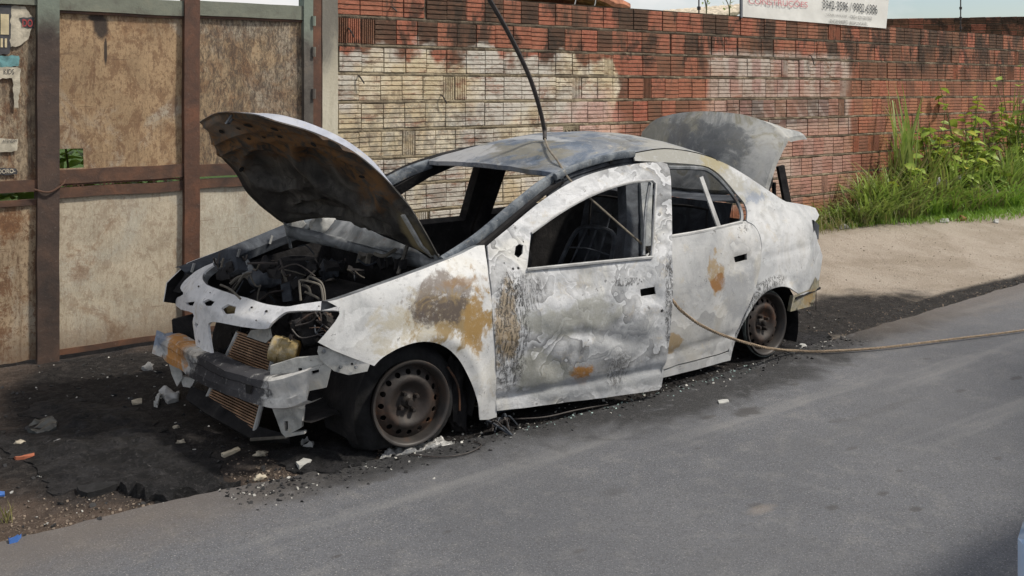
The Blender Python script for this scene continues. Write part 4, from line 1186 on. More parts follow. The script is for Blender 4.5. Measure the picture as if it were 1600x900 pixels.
# front fender ------------------------------------------------
arch_f = smooth2(sides([(583, 571), (597, 557), (625, 541), (660, 533), (692, 540), (716, 560), (733, 590), (743, 620), (750, 656)]), 4)
topf = smooth2(sides([(757, 383), (744, 385), (720, 397), (690, 409), (640, 428), (590, 446), (550, 460), (527, 468), (512, 471)]), 3)
out = topf + sides([(529, 480), (531, 491), (524, 503), (510, 520), (497, 535), (520, 547), (550, 559)]) + arch_f + sides([(764, 656), (777, 652), (775, 600), (770, 500), (763, 430)])
def lip(x, z):
    d = math.hypot(x - 0.03, (z - 0.20) * 1.05)
    return 0.012 * math.exp(-((d - 0.33) / 0.03) ** 2)
def fender_fn(x, z):
    b = 0.006 * nz(x * 3.1, z * 3.1, 4.0) + 0.002 * nz(x * 11, z * 11, 1.0)
    # shallow shoulder above the wheel
    return (x, -S(x, z) - lip(x, z) + b, z)
panel('front_fender', out, (), fender_fn, 0.004, (M['fender'], CH), car, 0.022, (0, 1, 0))
# inward return flange along the top of the fender
mb = MB(); v = [Vector(fender_fn(*p)) for p in topf]
vv = [p for q in v for p in (q, q + Vector((0, 0.055, -0.006)), q + Vector((0, 0.062, -0.05)))]
mb.add(vv, [(3 * i + k, 3 * i + 3 + k, 3 * i + 4 + k, 3 * i + 1 + k) for i in range(len(v) - 1) for k in (0, 1)])
mb.build('fender_flange', M['scorched'], car)
# dark wheel house behind the arch
def wheelhouse(cx, r, y0, y1, name, z0=0.2):
    mb = MB(); n = 20; v = []
    for i in range(n + 1):
        a = pi * (-0.12 + 1.24 * i / n)
        for y in (y0, y1): v.append((cx + r * cos(a), y, z0 + r * sin(a)))
    f = [(2 * i, 2 * i + 1, 2 * i + 3, 2 * i + 2) for i in range(n)]
    mb.add(v, f)
    b = len(mb.v); mb.v.append(Vector((cx, y1, z0)))
    for i in range(n): mb.f.append((b, 2 * i + 1, 2 * i + 3))
    return mb.build(name, CH, car)
wheelhouse(0.03, 0.335, -0.80, -0.50, 'wheel_house')
wheelhouse(2.63, 0.33, -0.79, -0.48, 'wheel_house', 0.15)
wheelhouse(0.03, 0.335, 0.80, 0.50, 'wheel_house')
wheelhouse(2.63, 0.33, 0.79, 0.48, 'wheel_house', 0.15)

# front door, hanging ajar ------------------------------------------------
DT = 0.20
def ajar(x, z): return max(0.0, x - 0.46) * DT + 0.006
def door_buckle(x, z):
    m = sstep(0.70, 0.60, z)
    q = 0.013 * fbm(x * 3.2 + 0.8 * nz(x * 2, z * 2, 7.0), z * 4.0, 11.0, 3) + 0.007 * nz(x * 8, z * 9, 3.0)
    # long pressed swage near the foot and the big scorched bulges
    q += 0.012 * math.exp(-((z - 0.155 - 0.03 * (x - 0.9)) / 0.022) ** 2)
    q -= 0.018 * math.exp(-(((x - 0.82) / 0.2) ** 2 + ((z - 0.53) / 0.09) ** 2))
    q -= 0.014 * math.exp(-(((x - 1.17) / 0.12) ** 2 + ((z - 0.50) / 0.08) ** 2))
    q += 0.012 * math.exp(-(((x - 1.0) / 0.35) ** 2 + ((z - 0.385 - 0.04 * sin(x * 9)) / 0.03) ** 2))
    return q * m + 0.003 * nz(x * 4, z * 4, 2.0)
frame = smooth2(sides([(762, 384), (800, 352), (850, 311), (900, 281), (950, 264), (1000, 255), (1033, 253)], ajar), 4)
out = frame + sides([(1042, 256), (1046, 264), (1048, 280), (1050, 340), (1050, 400), (1051, 450), (1047, 520), (1040, 570), (1034, 604), (1030, 609), (960, 619), (880, 630), (778, 643), (776, 600), (771, 500), (765, 430)], ajar)
win = sides([(823, 421), (830, 364)], ajar) + smooth2(sides([(830, 364), (873, 333), (918, 308), (962, 291), (995, 284), (1018, 282)], ajar), 3)[1:] + sides([(1024, 287), (1022, 330), (1018, 402)], ajar)
hnd = sides([(1000, 452), (1024, 448), (1026, 460), (1003, 464)], ajar)
mir = sides([(806, 385), (812, 381), (818, 383), (817, 396), (810, 403), (804, 398)], ajar)
m2 = [circle2d(*side(802, 420, ajar), 0.007, 8), circle2d(*side(810, 419, ajar), 0.007, 8), circle2d(*side(788, 411, ajar), 0.004, 8), circle2d(*side(818, 378, ajar), 0.004, 8), circle2d(*side(1034, 486, ajar), 0.010, 10)]
def door_fn(x, z):
    hx, hz_ = side(1013, 462, ajar)
    rec = 0.012 * math.exp(-(((x - hx) / 0.075) ** 4 + ((z - hz_) / 0.04) ** 4))
    return (x, -S(x, z) - ajar(x, z) + door_buckle(x, z) + rec, z)
fdoor = panel('front_door', out, [win, hnd, mir] + m2, door_fn, 0.012, (M['front_door'], CH), car, 0.018, (0, 1, 0))
# inner door shell, a hand's width behind the skin below the window
low = [p for p in sides([(790, 425), (1040, 408), (1044, 500), (1030, 596), (880, 618), (790, 630)], ajar)]
panel('door_inner_panel', low, (), lambda x, z: (x, -S(x, z) - ajar(x, z) + 0.085 + 0.01 * nz(x * 5, z * 5), z), 0.004, (CH, CH), fdoor, 0.06, (0, 1, 0))
# door rear edge and foot closing skin to inner shell
edge = [door_fn(*p) for p in sides([(1047, 300), (1048, 400), (1048, 450), (1044, 520), (1037, 570), (1031, 604)], ajar)]
mb = MB(); v = [p for q in edge for p in (Vector(q), Vector(q) + Vector((0.006, 0.085, 0)))]
mb.add(v, [(2 * i, 2 * i + 1, 2 * i + 3, 2 * i + 2) for i in range(len(edge) - 1)]).build('door_edge', M['bracket'], fdoor)
# window channel: raised bead round the opening
wl = [Vector(door_fn(*p)) + Vector((0, -0.004, 0)) for p in win]
MB().tube(wl[1:], 0.007, 6).build('window_bead', M['ash_metal'], fdoor)
MB().tube([wl[0], (wl[0] + wl[-1]) / 2 + Vector((0, -0.004, 0.002)), wl[-1]], 0.009, 6).build('window_bead', M['ash_metal'], fdoor)
# mirror triangle: plate welded over the front window corner
tri = sides([(786, 414), (826, 366), (823, 421), (800, 426)], ajar)
# bent inner frame strip at the rear of the window
st = [Vector(door_fn(*side(x, y, ajar))) + Vector((0, 0.02, 0)) for x, y in ((1019, 286), (1013, 330), (1010, 400))]
MB().tube(st, 0.009, 6, sub=4).build('glass_channel', M['scorched'], fdoor)
# handle cup behind the opening
hp = [Vector(door_fn(*p)) + Vector((0, 0.03, 0)) for p in hnd]
mb = MB(); mb.add([p + Vector((0, 0.02, 0)) + Vector((0.03 * (1 if i in (1, 2) else -1), 0, 0.02 * (1 if i < 2 else -1))) for i, p in enumerate(hp)], [(0, 1, 2, 3)]).build('handle_cup', M['dark_hole'], fdoor)

# rear door ------------------------------------------------
def rd_fn(x, z):
    b = 0.008 * fbm(x * 2.6, z * 3.0, 21.0, 3) * sstep(0.75, 0.6, z) + 0.002 * nz(x * 9, z * 9)
    hx, hz_ = side(1160, 408)
    b += 0.012 * math.exp(-(((x - hx) / 0.085) ** 4 + ((z - hz_) / 0.045) ** 4))
    b += 0.008 * math.exp(-((z - 0.17 - 0.05 * (x - 1.9)) / 0.02) ** 2)
    return (x, -S(x, z) + b, z)
rear_edge = smooth2(sides([(1164, 345), (1178, 352), (1187, 368), (1190, 388), (1187, 420), (1177, 460), (1160, 500), (1147, 530), (1137, 548)]), 3)
x_b = 1.50
out = rear_edge + sides([(1120, 554), (1060, 569), (1037, 577)]) + [(x_b, 0.12), (x_b, 0.74)] + sides([(1049, 371), (1100, 361)])
hnd = sides([(1148, 402), (1168, 396), (1169, 406), (1151, 411)])
rdoor = panel('rear_door', out, [hnd], rd_fn, 0.012, (M['rear_door'], CH), car, 0.022, (0, 1, 0))
hp = [Vector(rd_fn(*p)) + Vector((0, 0.045, 0)) for p in hnd]
mb = MB(); mb.add([p + Vector((0.03 * (1 if i in (1, 2) else -1), 0, 0.02 * (1 if i < 2 else -1))) for i, p in enumerate(hp)], [(0, 1, 2, 3)]).build('handle_cup', M['dark_hole'], rdoor)
# charred rim of the rear door window and the loose divider bar
q = [Vector((p[0], -S(*p) + 0.012, p[1])) for p in smooth2(sides([(1046, 262), (1089, 263), (1107, 266), (1124, 279), (1142, 299), (1155, 318), (1161, 335), (1160, 348)]), 3)]
MB().tube(q, 0.013, 6).build('window_frame', M['scorched'], rdoor)
q2 = [Vector((p[0], -S(*p) + 0.004, p[1])) for p in sides([(1047, 370), (1100, 361), (1160, 347)])]
MB().tube(q2, 0.010, 6, sub=3).build('window_frame', M['ash_metal'], rdoor)
MB().bar(Vector((side(1090, 276)[0], -0.70, side(1090, 276)[1])), Vector((side(1124, 355)[0], -0.80, side(1124, 355)[1])), 0.032, 0.010, (0, 1, 0)).build('window_divider_bar', M['ash_metal'], rdoor)

# quarter panel with roof rail and rear pillar ------------------------------------------------
arch_r = smooth2(sides([(1252, 462), (1243, 456), (1228, 448), (1212, 449), (1192, 459), (1173, 480), (1158, 508), (1147, 540), (1141, 563)]), 4)
topq = smooth2(sides([(990, 240), (1040, 233), (1090, 240), (1130, 254), (1165, 274), (1200, 297), (1230, 316), (1255, 321), (1274, 325)]), 4)
innq = smooth2(sides([(1166, 344), (1167, 332), (1163, 318), (1150, 302), (1138, 287), (1124, 272), (1107, 261), (1085, 257), (1045, 254), (992, 251)]), 3)
re2 = list(rear_edge)[1:-1]
out = topq + sides([(1280, 336), (1277, 343), (1272, 348), (1272, 356), (1279, 378), (1285, 400), (1280, 436), (1266, 455)]) + arch_r + sides([(1128, 566), (1090, 577), (1037, 590)]) + [(x_b, 0.055), (x_b, 0.115)] + sides([(1037, 579), (1060, 571), (1121, 556), (1139, 550)]) + list(reversed(re2)) + innq
def q_fn(x, z):
    d = math.hypot(x - 2.62, (z - 0.16) * 1.0)
    b = 0.014 * math.exp(-((d - 0.29) / 0.03) ** 2)
    # crease that runs back from the door handle, and the recessed lamp corner
    c = 0.006 * math.exp(-((z - 0.62 - 0.02 * (x - 2.6)) / 0.02) ** 2) * sstep(2.35, 2.6, x)
    y = -S(x, z) - b + c + 0.005 * nz(x * 3, z * 3, 31.0) + 0.0015 * nz(x * 12, z * 12)
    if z > 0.86:
        # roll the shoulder inwards to the roof and the tail deck
        pass
    return (x, y, z)
quarter = panel('quarter_panel', out, (), q_fn, 0.010, (M['quarter'], CH), car, 0.022, (0, 1, 0))
# seam of roof ditch over the rear door, scorched rail over the front door
rail = smooth2(sides([(868, 277), (900, 262), (950, 247), (990, 240)]), 6)
railv = [Vector((x, -S(x, z) + 0.005, z)) for x, z in rail]
MB().tube(railv, [0.022, 0.020, 0.022, 0.026], 8, flat=0.8).build('roof_rail', M['pillar'], car)
r2 = [p + Vector((0.01, 0.02, -0.035)) for p in railv]
MB().tube(r2, 0.016, 6).build('door_seal_rail', M['char_blue'], car)
fl_ = sides([(862, 280), (900, 264), (950, 249), (990, 242), (1040, 238), (1050, 262), (1000, 275), (950, 290), (905, 308), (868, 322)])
panel('door_opening_frame', fl_, (), lambda x, z: (x, -S(x, z) + 0.045, z), 0.02, (M['char_blue'], CH), car, 0.04, (0, 1, 0))
# windscreen pillars, both sides
base = [(690, 408), (745, 372), (800, 326), (840, 294), (868, 276)]
apil = []
for i, (x, y) in enumerate(base):
    apil.append(PY(x, y, lerp(-0.74, -0.60, i / 4)))
MB().tube(apil, [0.026, 0.028, 0.030, 0.032, 0.030], 8, sub=6, flat=0.75).build('windscreen_pillar', M['pillar'], car)
MB().tube([p + Vector((0.035, -0.015, -0.025)) for p in apil], 0.017, 6, sub=6).build('windscreen_pillar_seal', CH, car)
fapil = [Vector((p.x, -p.y, p.z)) for p in apil]
frail = [Vector((p.x, -p.y, p.z)) for p in railv]
MB().tube(fapil, [0.030, 0.034, 0.036, 0.038, 0.034], 8, sub=6, flat=0.75).build('windscreen_pillar', M['pillar'], car)
MB().tube([p + Vector((0.02, 0.05, 0.02)) for p in fapil], 0.024, 6, sub=6).build('windscreen_pillar_seal', CH, car)
MB().tube([p + Vector((0.0, 0.03, -0.01)) for p in frail] + [Vector((2.2, 0.63, 1.25))], 0.028, 8, sub=2).build('roof_rail', CH, car)

# roof skin ------------------------------------------------
def rail_z(x):
    pts = [(p.x, p.z) for p in railv] + [(t_[0], t_[1]) for t_ in topq]
    pts.sort()
    return interp(pts, x)
def roof_fn(u, w):
    x0 = 1.035 - 0.055 * (1 - (2 * u - 1) ** 2); x1 = 2.36 + 0.06 * (1 - (2 * u - 1) ** 2)
    x = lerp(x0, x1, w)
    s = 2 * u - 1
    zr = rail_z(x)
    yr = S(x, zr) - 0.004
    crown = interp([(1.0, 0.035), (1.3, 0.075), (1.7, 0.085), (2.1, 0.07), (2.45, 0.05)], x)
    z = zr + 0.006 + crown * (1 - abs(s) ** 2.4)
    # the heat has let the skin sag in waves
    z += (1 - s * s) * (0.010 * nz(x * 3.5, s * 2.0, 3.0) + 0.012 * nz(x * 1.6, s * 3.2, 8.0))
    z += 0.002 * nz(x * 14, s * 9)
    return Vector((x, s * yr, z))
mb = MB(); mb.grid(roof_fn, 48, 56)
n_ = 49 * 57
mb.grid(lambda u, w: roof_fn(u, w) + Vector((0, 0, -0.025)), 48, 56)
ring = [i for i in range(49)] ; mb.f += [(i, i + n_, i + 1 + n_, i + 1) for i in range(48)]
fm = [0] * (48 * 56) + [1] * (48 * 56) + [0] * 48
build('roof', mb.v, mb.f, [M['roof'], CH], car, fmat=fm)
def on_roof(px, py, lift=0.008):
    for k in range(130):
        p = PY(px, py, -0.63 + 0.01 * k)
        zr = rail_z(p.x); yr = S(p.x, zr)
        if abs(p.y) > yr: continue
        s_ = p.y / yr; crown = interp([(1.0, 0.035), (1.3, 0.075), (1.7, 0.085), (2.1, 0.07), (2.45, 0.05)], p.x)
        if p.z <= zr + 0.006 + crown * (1 - abs(s_) ** 2.4) + 0.01: return p + Vector((-0.3, -0.5, 0.8)).normalized() * lift
    return PY(px, py, 0.0)
# windscreen header and rear header beams
MB().tube([roof_fn(u, 0.0) + Vector((0.02, 0, -0.016)) for u in [i / 16 for i in range(17)]], 0.014, 6, flat=1.6).build('windscreen_header', M['scorched'], car)
MB().tube([roof_fn(u, 1.0) + Vector((-0.02, 0, -0.02)) for u in [i / 12 for i in range(13)]], 0.022, 6).build('rear_header', CH, car)
for xx in (1.45, 1.85):
    w = (xx - 1.0) / 1.4
    MB().tube([roof_fn(i / 10, w) + Vector((0, 0, -0.035)) for i in range(11)], 0.014, 6).build('roof_bow', CH, car)

# far side of the body: fender, doors, pillars ------------------------------------------------
def far(f): return lambda x, z: (x, S(x, z) + 0.004 * nz(x * 4, z * 4), z)
FIN = (M['quarter'], CH)
# outer skin is the pale paint, the inside (seen from here) is charred
fd_out = [(0.44, 0.10), (0.46, 0.55), (0.42, 0.86), (0.70, 1.02), (1.0, 1.17), (1.3, 1.24), (1.56, 1.26), (1.50, 0.74), (1.49, 0.45), (1.42, 0.10)]
fd_win = [(0.78, 0.80), (0.80, 0.985), (1.05, 1.12), (1.25, 1.19), (1.44, 1.205), (1.43, 0.80)]
panel('far_front_door', fd_out, [fd_win], far(0), 0.07, (M['rear_door'], CH), car, 0.05, (0, -1, 0), rimm=1)
rd_out = [(1.51, 0.10), (1.52, 0.75), (1.58, 1.26), (2.0, 1.26), (2.28, 1.15), (2.50, 0.92), (2.52, 0.70), (2.40, 0.40), (2.25, 0.12)]
rd_win = [(1.64, 0.83), (1.67, 1.20), (1.95, 1.205), (2.16, 1.10), (2.36, 0.90), (2.36, 0.85)]
panel('far_rear_door', rd_out, [rd_win], far(0), 0.07, (M['rear_door'], CH), car, 0.05, (0, -1, 0), rimm=1)
fq_out = [(2.30, 0.12), (2.34, 0.30), (2.50, 0.42), (2.68, 0.46), (2.85, 0.40), (2.95, 0.30), (3.20, 0.45), (3.27, 0.60), (3.24, 0.86), (3.0, 0.92), (2.75, 1.02), (2.45, 1.16), (2.2, 1.25), (1.6, 1.29), (1.58, 1.262), (2.0, 1.262), (2.285, 1.152), (2.505, 0.925), (2.525, 0.70), (2.405, 0.40)]
panel('far_quarter_panel', fq_out, [], far(0), 0.05, FIN, car, 0.05, (0, -1, 0), rimm=1)
ff_out = [(0.435, 0.10), (0.455, 0.55), (0.40, 0.87), (0.1, 0.80), (-0.2, 0.745), (-0.45, 0.69), (-0.58, 0.60), (-0.60, 0.50), (-0.35, 0.42), (-0.27, 0.38), (-0.16, 0.48), (0.03, 0.535), (0.20, 0.48), (0.32, 0.32), (0.36, 0.10)]
panel('far_front_fender', ff_out, [], far(0), 0.006, (M['fender'], CH), car, 0.04, (0, -1, 0))
# blackened inner flange of the far fender with its torn clips
fl = [PY(x, y, Y) for x, y, Y in ((272, 418, 0.76), (298, 410, 0.78), (340, 393, 0.79), (390, 373, 0.79), (446, 350, 0.78), (470, 342, 0.78))]
fl2 = [PY(x, y, Y) for x, y, Y in ((288, 425, 0.72), (318, 419, 0.72), (352, 409, 0.72), (395, 390, 0.72), (448, 368, 0.71), (474, 358, 0.71))]
fc1, fc2 = catmull(fl, 6), catmull(fl2, 6)
mb = MB(); nn = len(fc1)
v = [p for a, b in zip(fc1, fc2) for p in (a, a.lerp(b, 0.5) + Vector((0, 0, 0.012)), b, b + Vector((0.0, 0.01, -0.05)))]
mb.add(v, [(4 * i + k, 4 * i + 4 + k, 4 * i + 5 + k, 4 * i + 1 + k) for i in range(nn - 1) for k in range(3)])
mb.build('fender_inner_flange', M['char_blue'], car)
for i in range(5):
    p = fc2[3 + i * 6]
    MB().box(p + Vector((0, -0.004, 0.015)), (0.012, 0.010, 0.05), Matrix.Rotation(0.3, 3, 'Y')).build('clip', M['ash_metal'], car)
# hanging strip at the nose
tipq = [PY(290, 428, 0.68), PY(298, 432, 0.66), PY(282, 458, 0.66), PY(270, 455, 0.68)]
MB().add(tipq + [p + Vector((0.012, 0.02, 0)) for p in tipq], [(0, 1, 2, 3), (7, 6, 5, 4), (0, 4, 5, 1), (2, 6, 7, 3), (1, 5, 6, 2), (3, 7, 4, 0)]).build('fender_tip', CH, car)

# near inner B-pillar, seen through the open door window
def pl(px, py, Y): return PY(px, py, Y)
bp = [pl(978, 290, -0.66), pl(1000, 285, -0.66), pl(1003, 345, -0.74), pl(1002, 420, -0.80), pl(972, 420, -0.80), pl(980, 345, -0.74)]
mb = MB(); mb.add(bp + [p + Vector((0.02, 0.09, 0)) for p in bp], [(0, 1, 2, 5), (5, 2, 3, 4), (0, 5, 11, 6), (5, 4, 10, 11), (1, 7, 8, 2), (2, 8, 9, 3)])
mb.build('door_pillar', M['char_blue'], car)
bp = [pl(1001, 285, -0.68), pl(1020, 283, -0.68), pl(1018, 345, -0.77), pl(1016, 420, -0.82), pl(1004, 420, -0.82), pl(1005, 345, -0.77)]
mb = MB(); mb.add(bp + [p + Vector((0.02, 0.06, 0)) for p in bp], [(0, 1, 2, 5), (5, 2, 3, 4), (0, 5, 11, 6), (5, 4, 10, 11), (1, 7, 8, 2), (2, 8, 9, 3)])
mb.build('door_pillar', M['b_pillar'], car)
MB().box((1.60, -0.77, 0.42), (0.12, 0.09, 0.72)).build('door_pillar_foot', CH, car)
# sills
MB().box((1.26, -0.735, 0.095), (1.56, 0.10, 0.08)).build('sill', M['char_blue'], car, angle=30)
MB().box((1.22, 0.79, 0.095), (1.66, 0.10, 0.09)).build('sill', CH, car)

# interior ------------------------------------------------
mb = MB(); mb.grid(lambda u, w: Vector((lerp(0.35, 3.2, u), lerp(-0.76, 0.76, w), 0.12 + 0.03 * nz(u * 12, w * 9) + 0.10 * math.exp(-((w - 0.5) / 0.1) ** 2) + 0.12 * sstep(0.62, 0.70, u))), 40, 24)
mb.build('floor_pan', CH, car)
mb = MB(); mb.grid(lambda u, w: Vector((0.36 + 0.10 * (1 - w) + 0.02 * nz(u * 8, w * 6), lerp(-0.74, 0.74, u), lerp(0.1, 0.80, w))), 24, 12)
mb.build('firewall', CH, car)
# rear seat back: scorched pressed panel, and the parcel shelf
mb = MB()
mb.grid(lambda u, w: Vector((2.30 + 0.16 * w - 0.02 * abs(nz(u * 6, w * 5, 2.0)), lerp(-0.66, 0.66, u), lerp(0.30, 0.94, w))), 30, 16)
mb.grid(lambda u, w: Vector((lerp(2.46, 2.88, w), lerp(-0.66, 0.66, u), 0.94 + 0.01 * nz(u * 9, w * 5))), 20, 6)
mb.build('rear_seat_back', M['char_blue'], car)
for y in (-0.38, 0.36):
    MB().tube([(2.34, y - 0.16, 0.62), (2.36, y - 0.16, 0.86), (2.37, y - 0.13, 0.90), (2.37, y + 0.13, 0.90), (2.36, y + 0.16, 0.86), (2.34, y + 0.16, 0.62)], 0.009, 6, sub=3).build('head_restraint_frame', CH, car)
def seat_frame(cy):
    x0 = 1.18
    hoop = [(x0 + 0.10, cy - 0.20, 0.26), (x0 + 0.26, cy - 0.21, 0.55), (x0 + 0.37, cy - 0.17, 0.78), (x0 + 0.40, cy - 0.08, 0.83), (x0 + 0.40, cy + 0.08, 0.83), (x0 + 0.37, cy + 0.17, 0.78), (x0 + 0.26, cy + 0.21, 0.55), (x0 + 0.10, cy + 0.20, 0.26)]
    root = MB().tube(hoop, 0.014, 8, sub=5).build('seat_frame', M['char_blue'], car)
    for dy in (-0.10, 0.0, 0.10):
        MB().tube([(x0 + 0.12, cy + dy, 0.32), (x0 + 0.25, cy + dy * 1.1, 0.56), (x0 + 0.39, cy + dy * 0.8, 0.82)], 0.006, 6, sub=4).build('seat_spring', M['char_blue'], root)
    for k in range(4):
        z = 0.40 + 0.1 * k; x = x0 + 0.16 + 0.055 * k
        MB().tube([(x, cy - 0.2, z), (x - 0.012, cy, z + 0.02), (x, cy + 0.2, z)], 0.005, 6, sub=4).build('seat_spring', M['char_blue'], root)
    MB().tube([(x0 + 0.40, cy - 0.07, 0.82), (x0 + 0.44, cy - 0.07, 0.92), (x0 + 0.44, cy + 0.07, 0.92), (x0 + 0.40, cy + 0.07, 0.82)], 0.007, 6).build('head_restraint_frame', M['char_blue'], root)
    MB().box((x0 - 0.16, cy, 0.25), (0.48, 0.44, 0.05)).build('seat_pan', CH, root)
    return root
seat_frame(-0.37); seat_frame(0.37)
# dashboard beam and steering wheel ring
MB().tube([(0.62, -0.70, 0.66), (0.60, 0.0, 0.68), (0.62, 0.70, 0.66)], 0.03, 8, sub=6).build('dashboard_beam', CH, car)
Ms = Matrix.Translation((0.90, -0.37, 0.66)) @ Matrix.Rotation(radians(-62), 4, 'Y')
MB().lathe([(0.17 + 0.011 * cos(a), 0.011 * sin(a)) for a in [2 * pi * k / 6 for k in range(6)]], Ms, 28, True).build('steering_wheel', CH, car)
MB().tube([Ms @ Vector((-0.17, 0, 0)), Ms @ Vector((0.17, 0, 0))], 0.01, 6).build('steering_spoke', CH, car)
# belt anchor on the far pillar
MB().tube([(1.57, 0.68, 1.08), (1.62, 0.67, 1.09), (1.63, 0.67, 1.05), (1.58, 0.68, 1.04)], 0.007, 6, sub=3).build('belt_anchor', CH, car)

# hood ------------------------------------------------
def curve(pts):
    P = catmull([Vector(p) for p in pts], 12)
    L = [0.0]
    for a, b in zip(P, P[1:]): L.append(L[-1] + (b - a).length)
    def f(t):
        d = t * L[-1]
        for i in range(len(P) - 1):
            if d <= L[i + 1] or i == len(P) - 2:
                s = (d - L[i]) / max(1e-9, L[i + 1] - L[i]); return P[i].lerp(P[i + 1], s)
    return f
hr = curve([PY(446, 349, 0.60), PY(502, 341, 0.38), PY(556, 349, 0.10), PY(632, 382, -0.30), PY(690, 407, -0.60)])
hf = curve([PY(312, 190, 0.55), PY(330, 180, 0.30), PY(352, 175, 0.0), PY(388, 178, -0.30), PY(430, 188, -0.50)])
hn = curve([PY(690, 407, -0.60), PY(645, 328, -0.62), PY(600, 276, -0.63), PY(550, 235, -0.62), PY(490, 206, -0.57), PY(430, 188, -0.50)])
hl = curve([PY(446, 349, 0.60), PY(415, 327, 0.63), PY(388, 302, 0.65), PY(358, 270, 0.64), PY(334, 242, 0.62), PY(312, 190, 0.55)])
def coons(u, w):
    a = hr(u) * (1 - w) + hf(u) * w
    b = hl(w) * (1 - u) + hn(w) * u
    c = (hr(0) * (1 - u) + hr(1) * u) * (1 - w) + (hf(0) * (1 - u) + hf(1) * u) * w
    return a + b - c
NU, NV = 44, 44
tab = [[coons(i / NU, j / NV) for i in range(NU + 1)] for j in range(NV + 1)]
up = (hf(0.5) - hr(0.5)).cross(hr(0.0) - hr(1.0)).normalized()
if up.z < 0: up = -up
def bulge(u, w): return 0.034 * sstep(1.0, 0.955, u) * sstep(0.30, 0.55, w) * sstep(1.02, 0.90, w) + 0.040 * (1 - (2 * u - 1) ** 4) * sin(pi * clamp(w * 0.9 + 0.08)) + 0.010 * nz(u * 5, w * 5, 2.0) * sin(pi * u)
top_v = [tab[j][i] + up * bulge(i / NU, j / NV) for j in range(NV + 1) for i in range(NU + 1)]
def inner(u, w):
    d = -0.006
    e = min(u, 1 - u, w, 1 - w)
    d -= 0.038 * sstep(0.015, 0.06, e)                      # box section round the edge
    # two kidney-shaped pockets, a spine between them, a front cross member
    for cu, cw, ru, rw in ((0.27, 0.48, 0.16, 0.15), (0.68, 0.44, 0.18, 0.19), (0.50, 0.16, 0.30, 0.07)):
        r = sqrt(((u - cu) / ru) ** 2 + ((w - cw) / rw) ** 2)
        d += 0.036 * sstep(1.02, 0.95, r) - 0.020 * math.exp(-((r - 1.16) / 0.10) ** 2)
    d -= 0.016 * math.exp(-((w - 0.70) / 0.022) ** 2) + 0.014 * math.exp(-((w - 0.80) / 0.016) ** 2) + 0.014 * math.exp(-((u - 0.48 + 0.1 * (w - 0.4)) / 0.025) ** 2) * sstep(0.72, 0.66, w)
    d += 0.004 * nz(u * 9, w * 9, 6.0)
    return min(d, -0.005)
bot_v = [tab[j][i] + up * (bulge(i / NU, j / NV) + inner(i / NU, j / NV)) for j in range(NV + 1) for i in range(NU + 1)]
n1 = NU + 1; N0 = n1 * (NV + 1)
ft = [(j * n1 + i, j * n1 + i + 1, (j + 1) * n1 + i + 1, (j + 1) * n1 + i) for j in range(NV) for i in range(NU)]
fb = [tuple(q + N0 for q in reversed(t_)) for t_ in ft]
bd = [i for i in range(NU)], None
loop = [i for i in range(NU + 1)] + [j * n1 + NU for j in range(1, NV + 1)] + [NV * n1 + i for i in range(NU - 1, -1, -1)] + [j * n1 for j in range(NV - 1, 0, -1)]
fr = [(loop[k], loop[(k + 1) % len(loop)], loop[(k + 1) % len(loop)] + N0, loop[k] + N0) for k in range(len(loop))]
hood = build('hood', top_v + bot_v, ft + fb + fr, [M['hood_top'], M['hood_under']], car, fmat=[0] * len(ft) + [1] * (len(fb) + len(fr)), angle=50)
def under(u, w, off=-0.004): return coons(u, w) + up * (bulge(u, w) + inner(u, w) + off)
# holes and plugs in the lining
for u, w, r in ((0.18, 0.86, 0.016), (0.36, 0.84, 0.014), (0.52, 0.86, 0.022), (0.46, 0.73, 0.012), (0.33, 0.74, 0.011), (0.70, 0.82, 0.018), (0.82, 0.70, 0.014), (0.88, 0.48, 0.012), (0.10, 0.55, 0.012), (0.60, 0.73, 0.012)):
    c = under(u, w); a = (under(u + 0.02, w) - c).normalized(); b = (under(u, w + 0.02) - c).normalized()
    MB().add([c + a * (r * 1.5 * cos(q)) + b * (r * sin(q)) - up * 0.001 for q in [2 * pi * k / 12 for k in range(12)]], [tuple(range(12))]).build('lining_hole', M['dark_hole'], hood)
# rear flange strip along the near edge and hinge arms
MB().tube([under(0.955, w, -0.008) for w in (0.02, 0.10, 0.18, 0.27)], 0.010, 6, flat=1.6).build('edge_strip', M['bracket'], hood)
MB().bar(hr(1.0) + Vector((-0.02, 0.02, 0.03)), hr(1.0) + Vector((0.03, 0.03, -0.14)), 0.03, 0.012).build('hinge', M['scorched'], hood)
MB().bar(hr(0.0) + Vector((-0.02, -0.02, 0.03)), hr(0.0) + Vector((0.02, -0.03, -0.14)), 0.03, 0.012).build('hinge', M['scorched'], hood)
lp = under(0.55, 0.97)
MB().tube([lp, lp - up * 0.05, lp - up * 0.05 + Vector((0.03, 0.03, 0)), lp + Vector((0.03, 0.03, 0))], 0.006, 6).build('latch_loop', M['scorched'], hood)

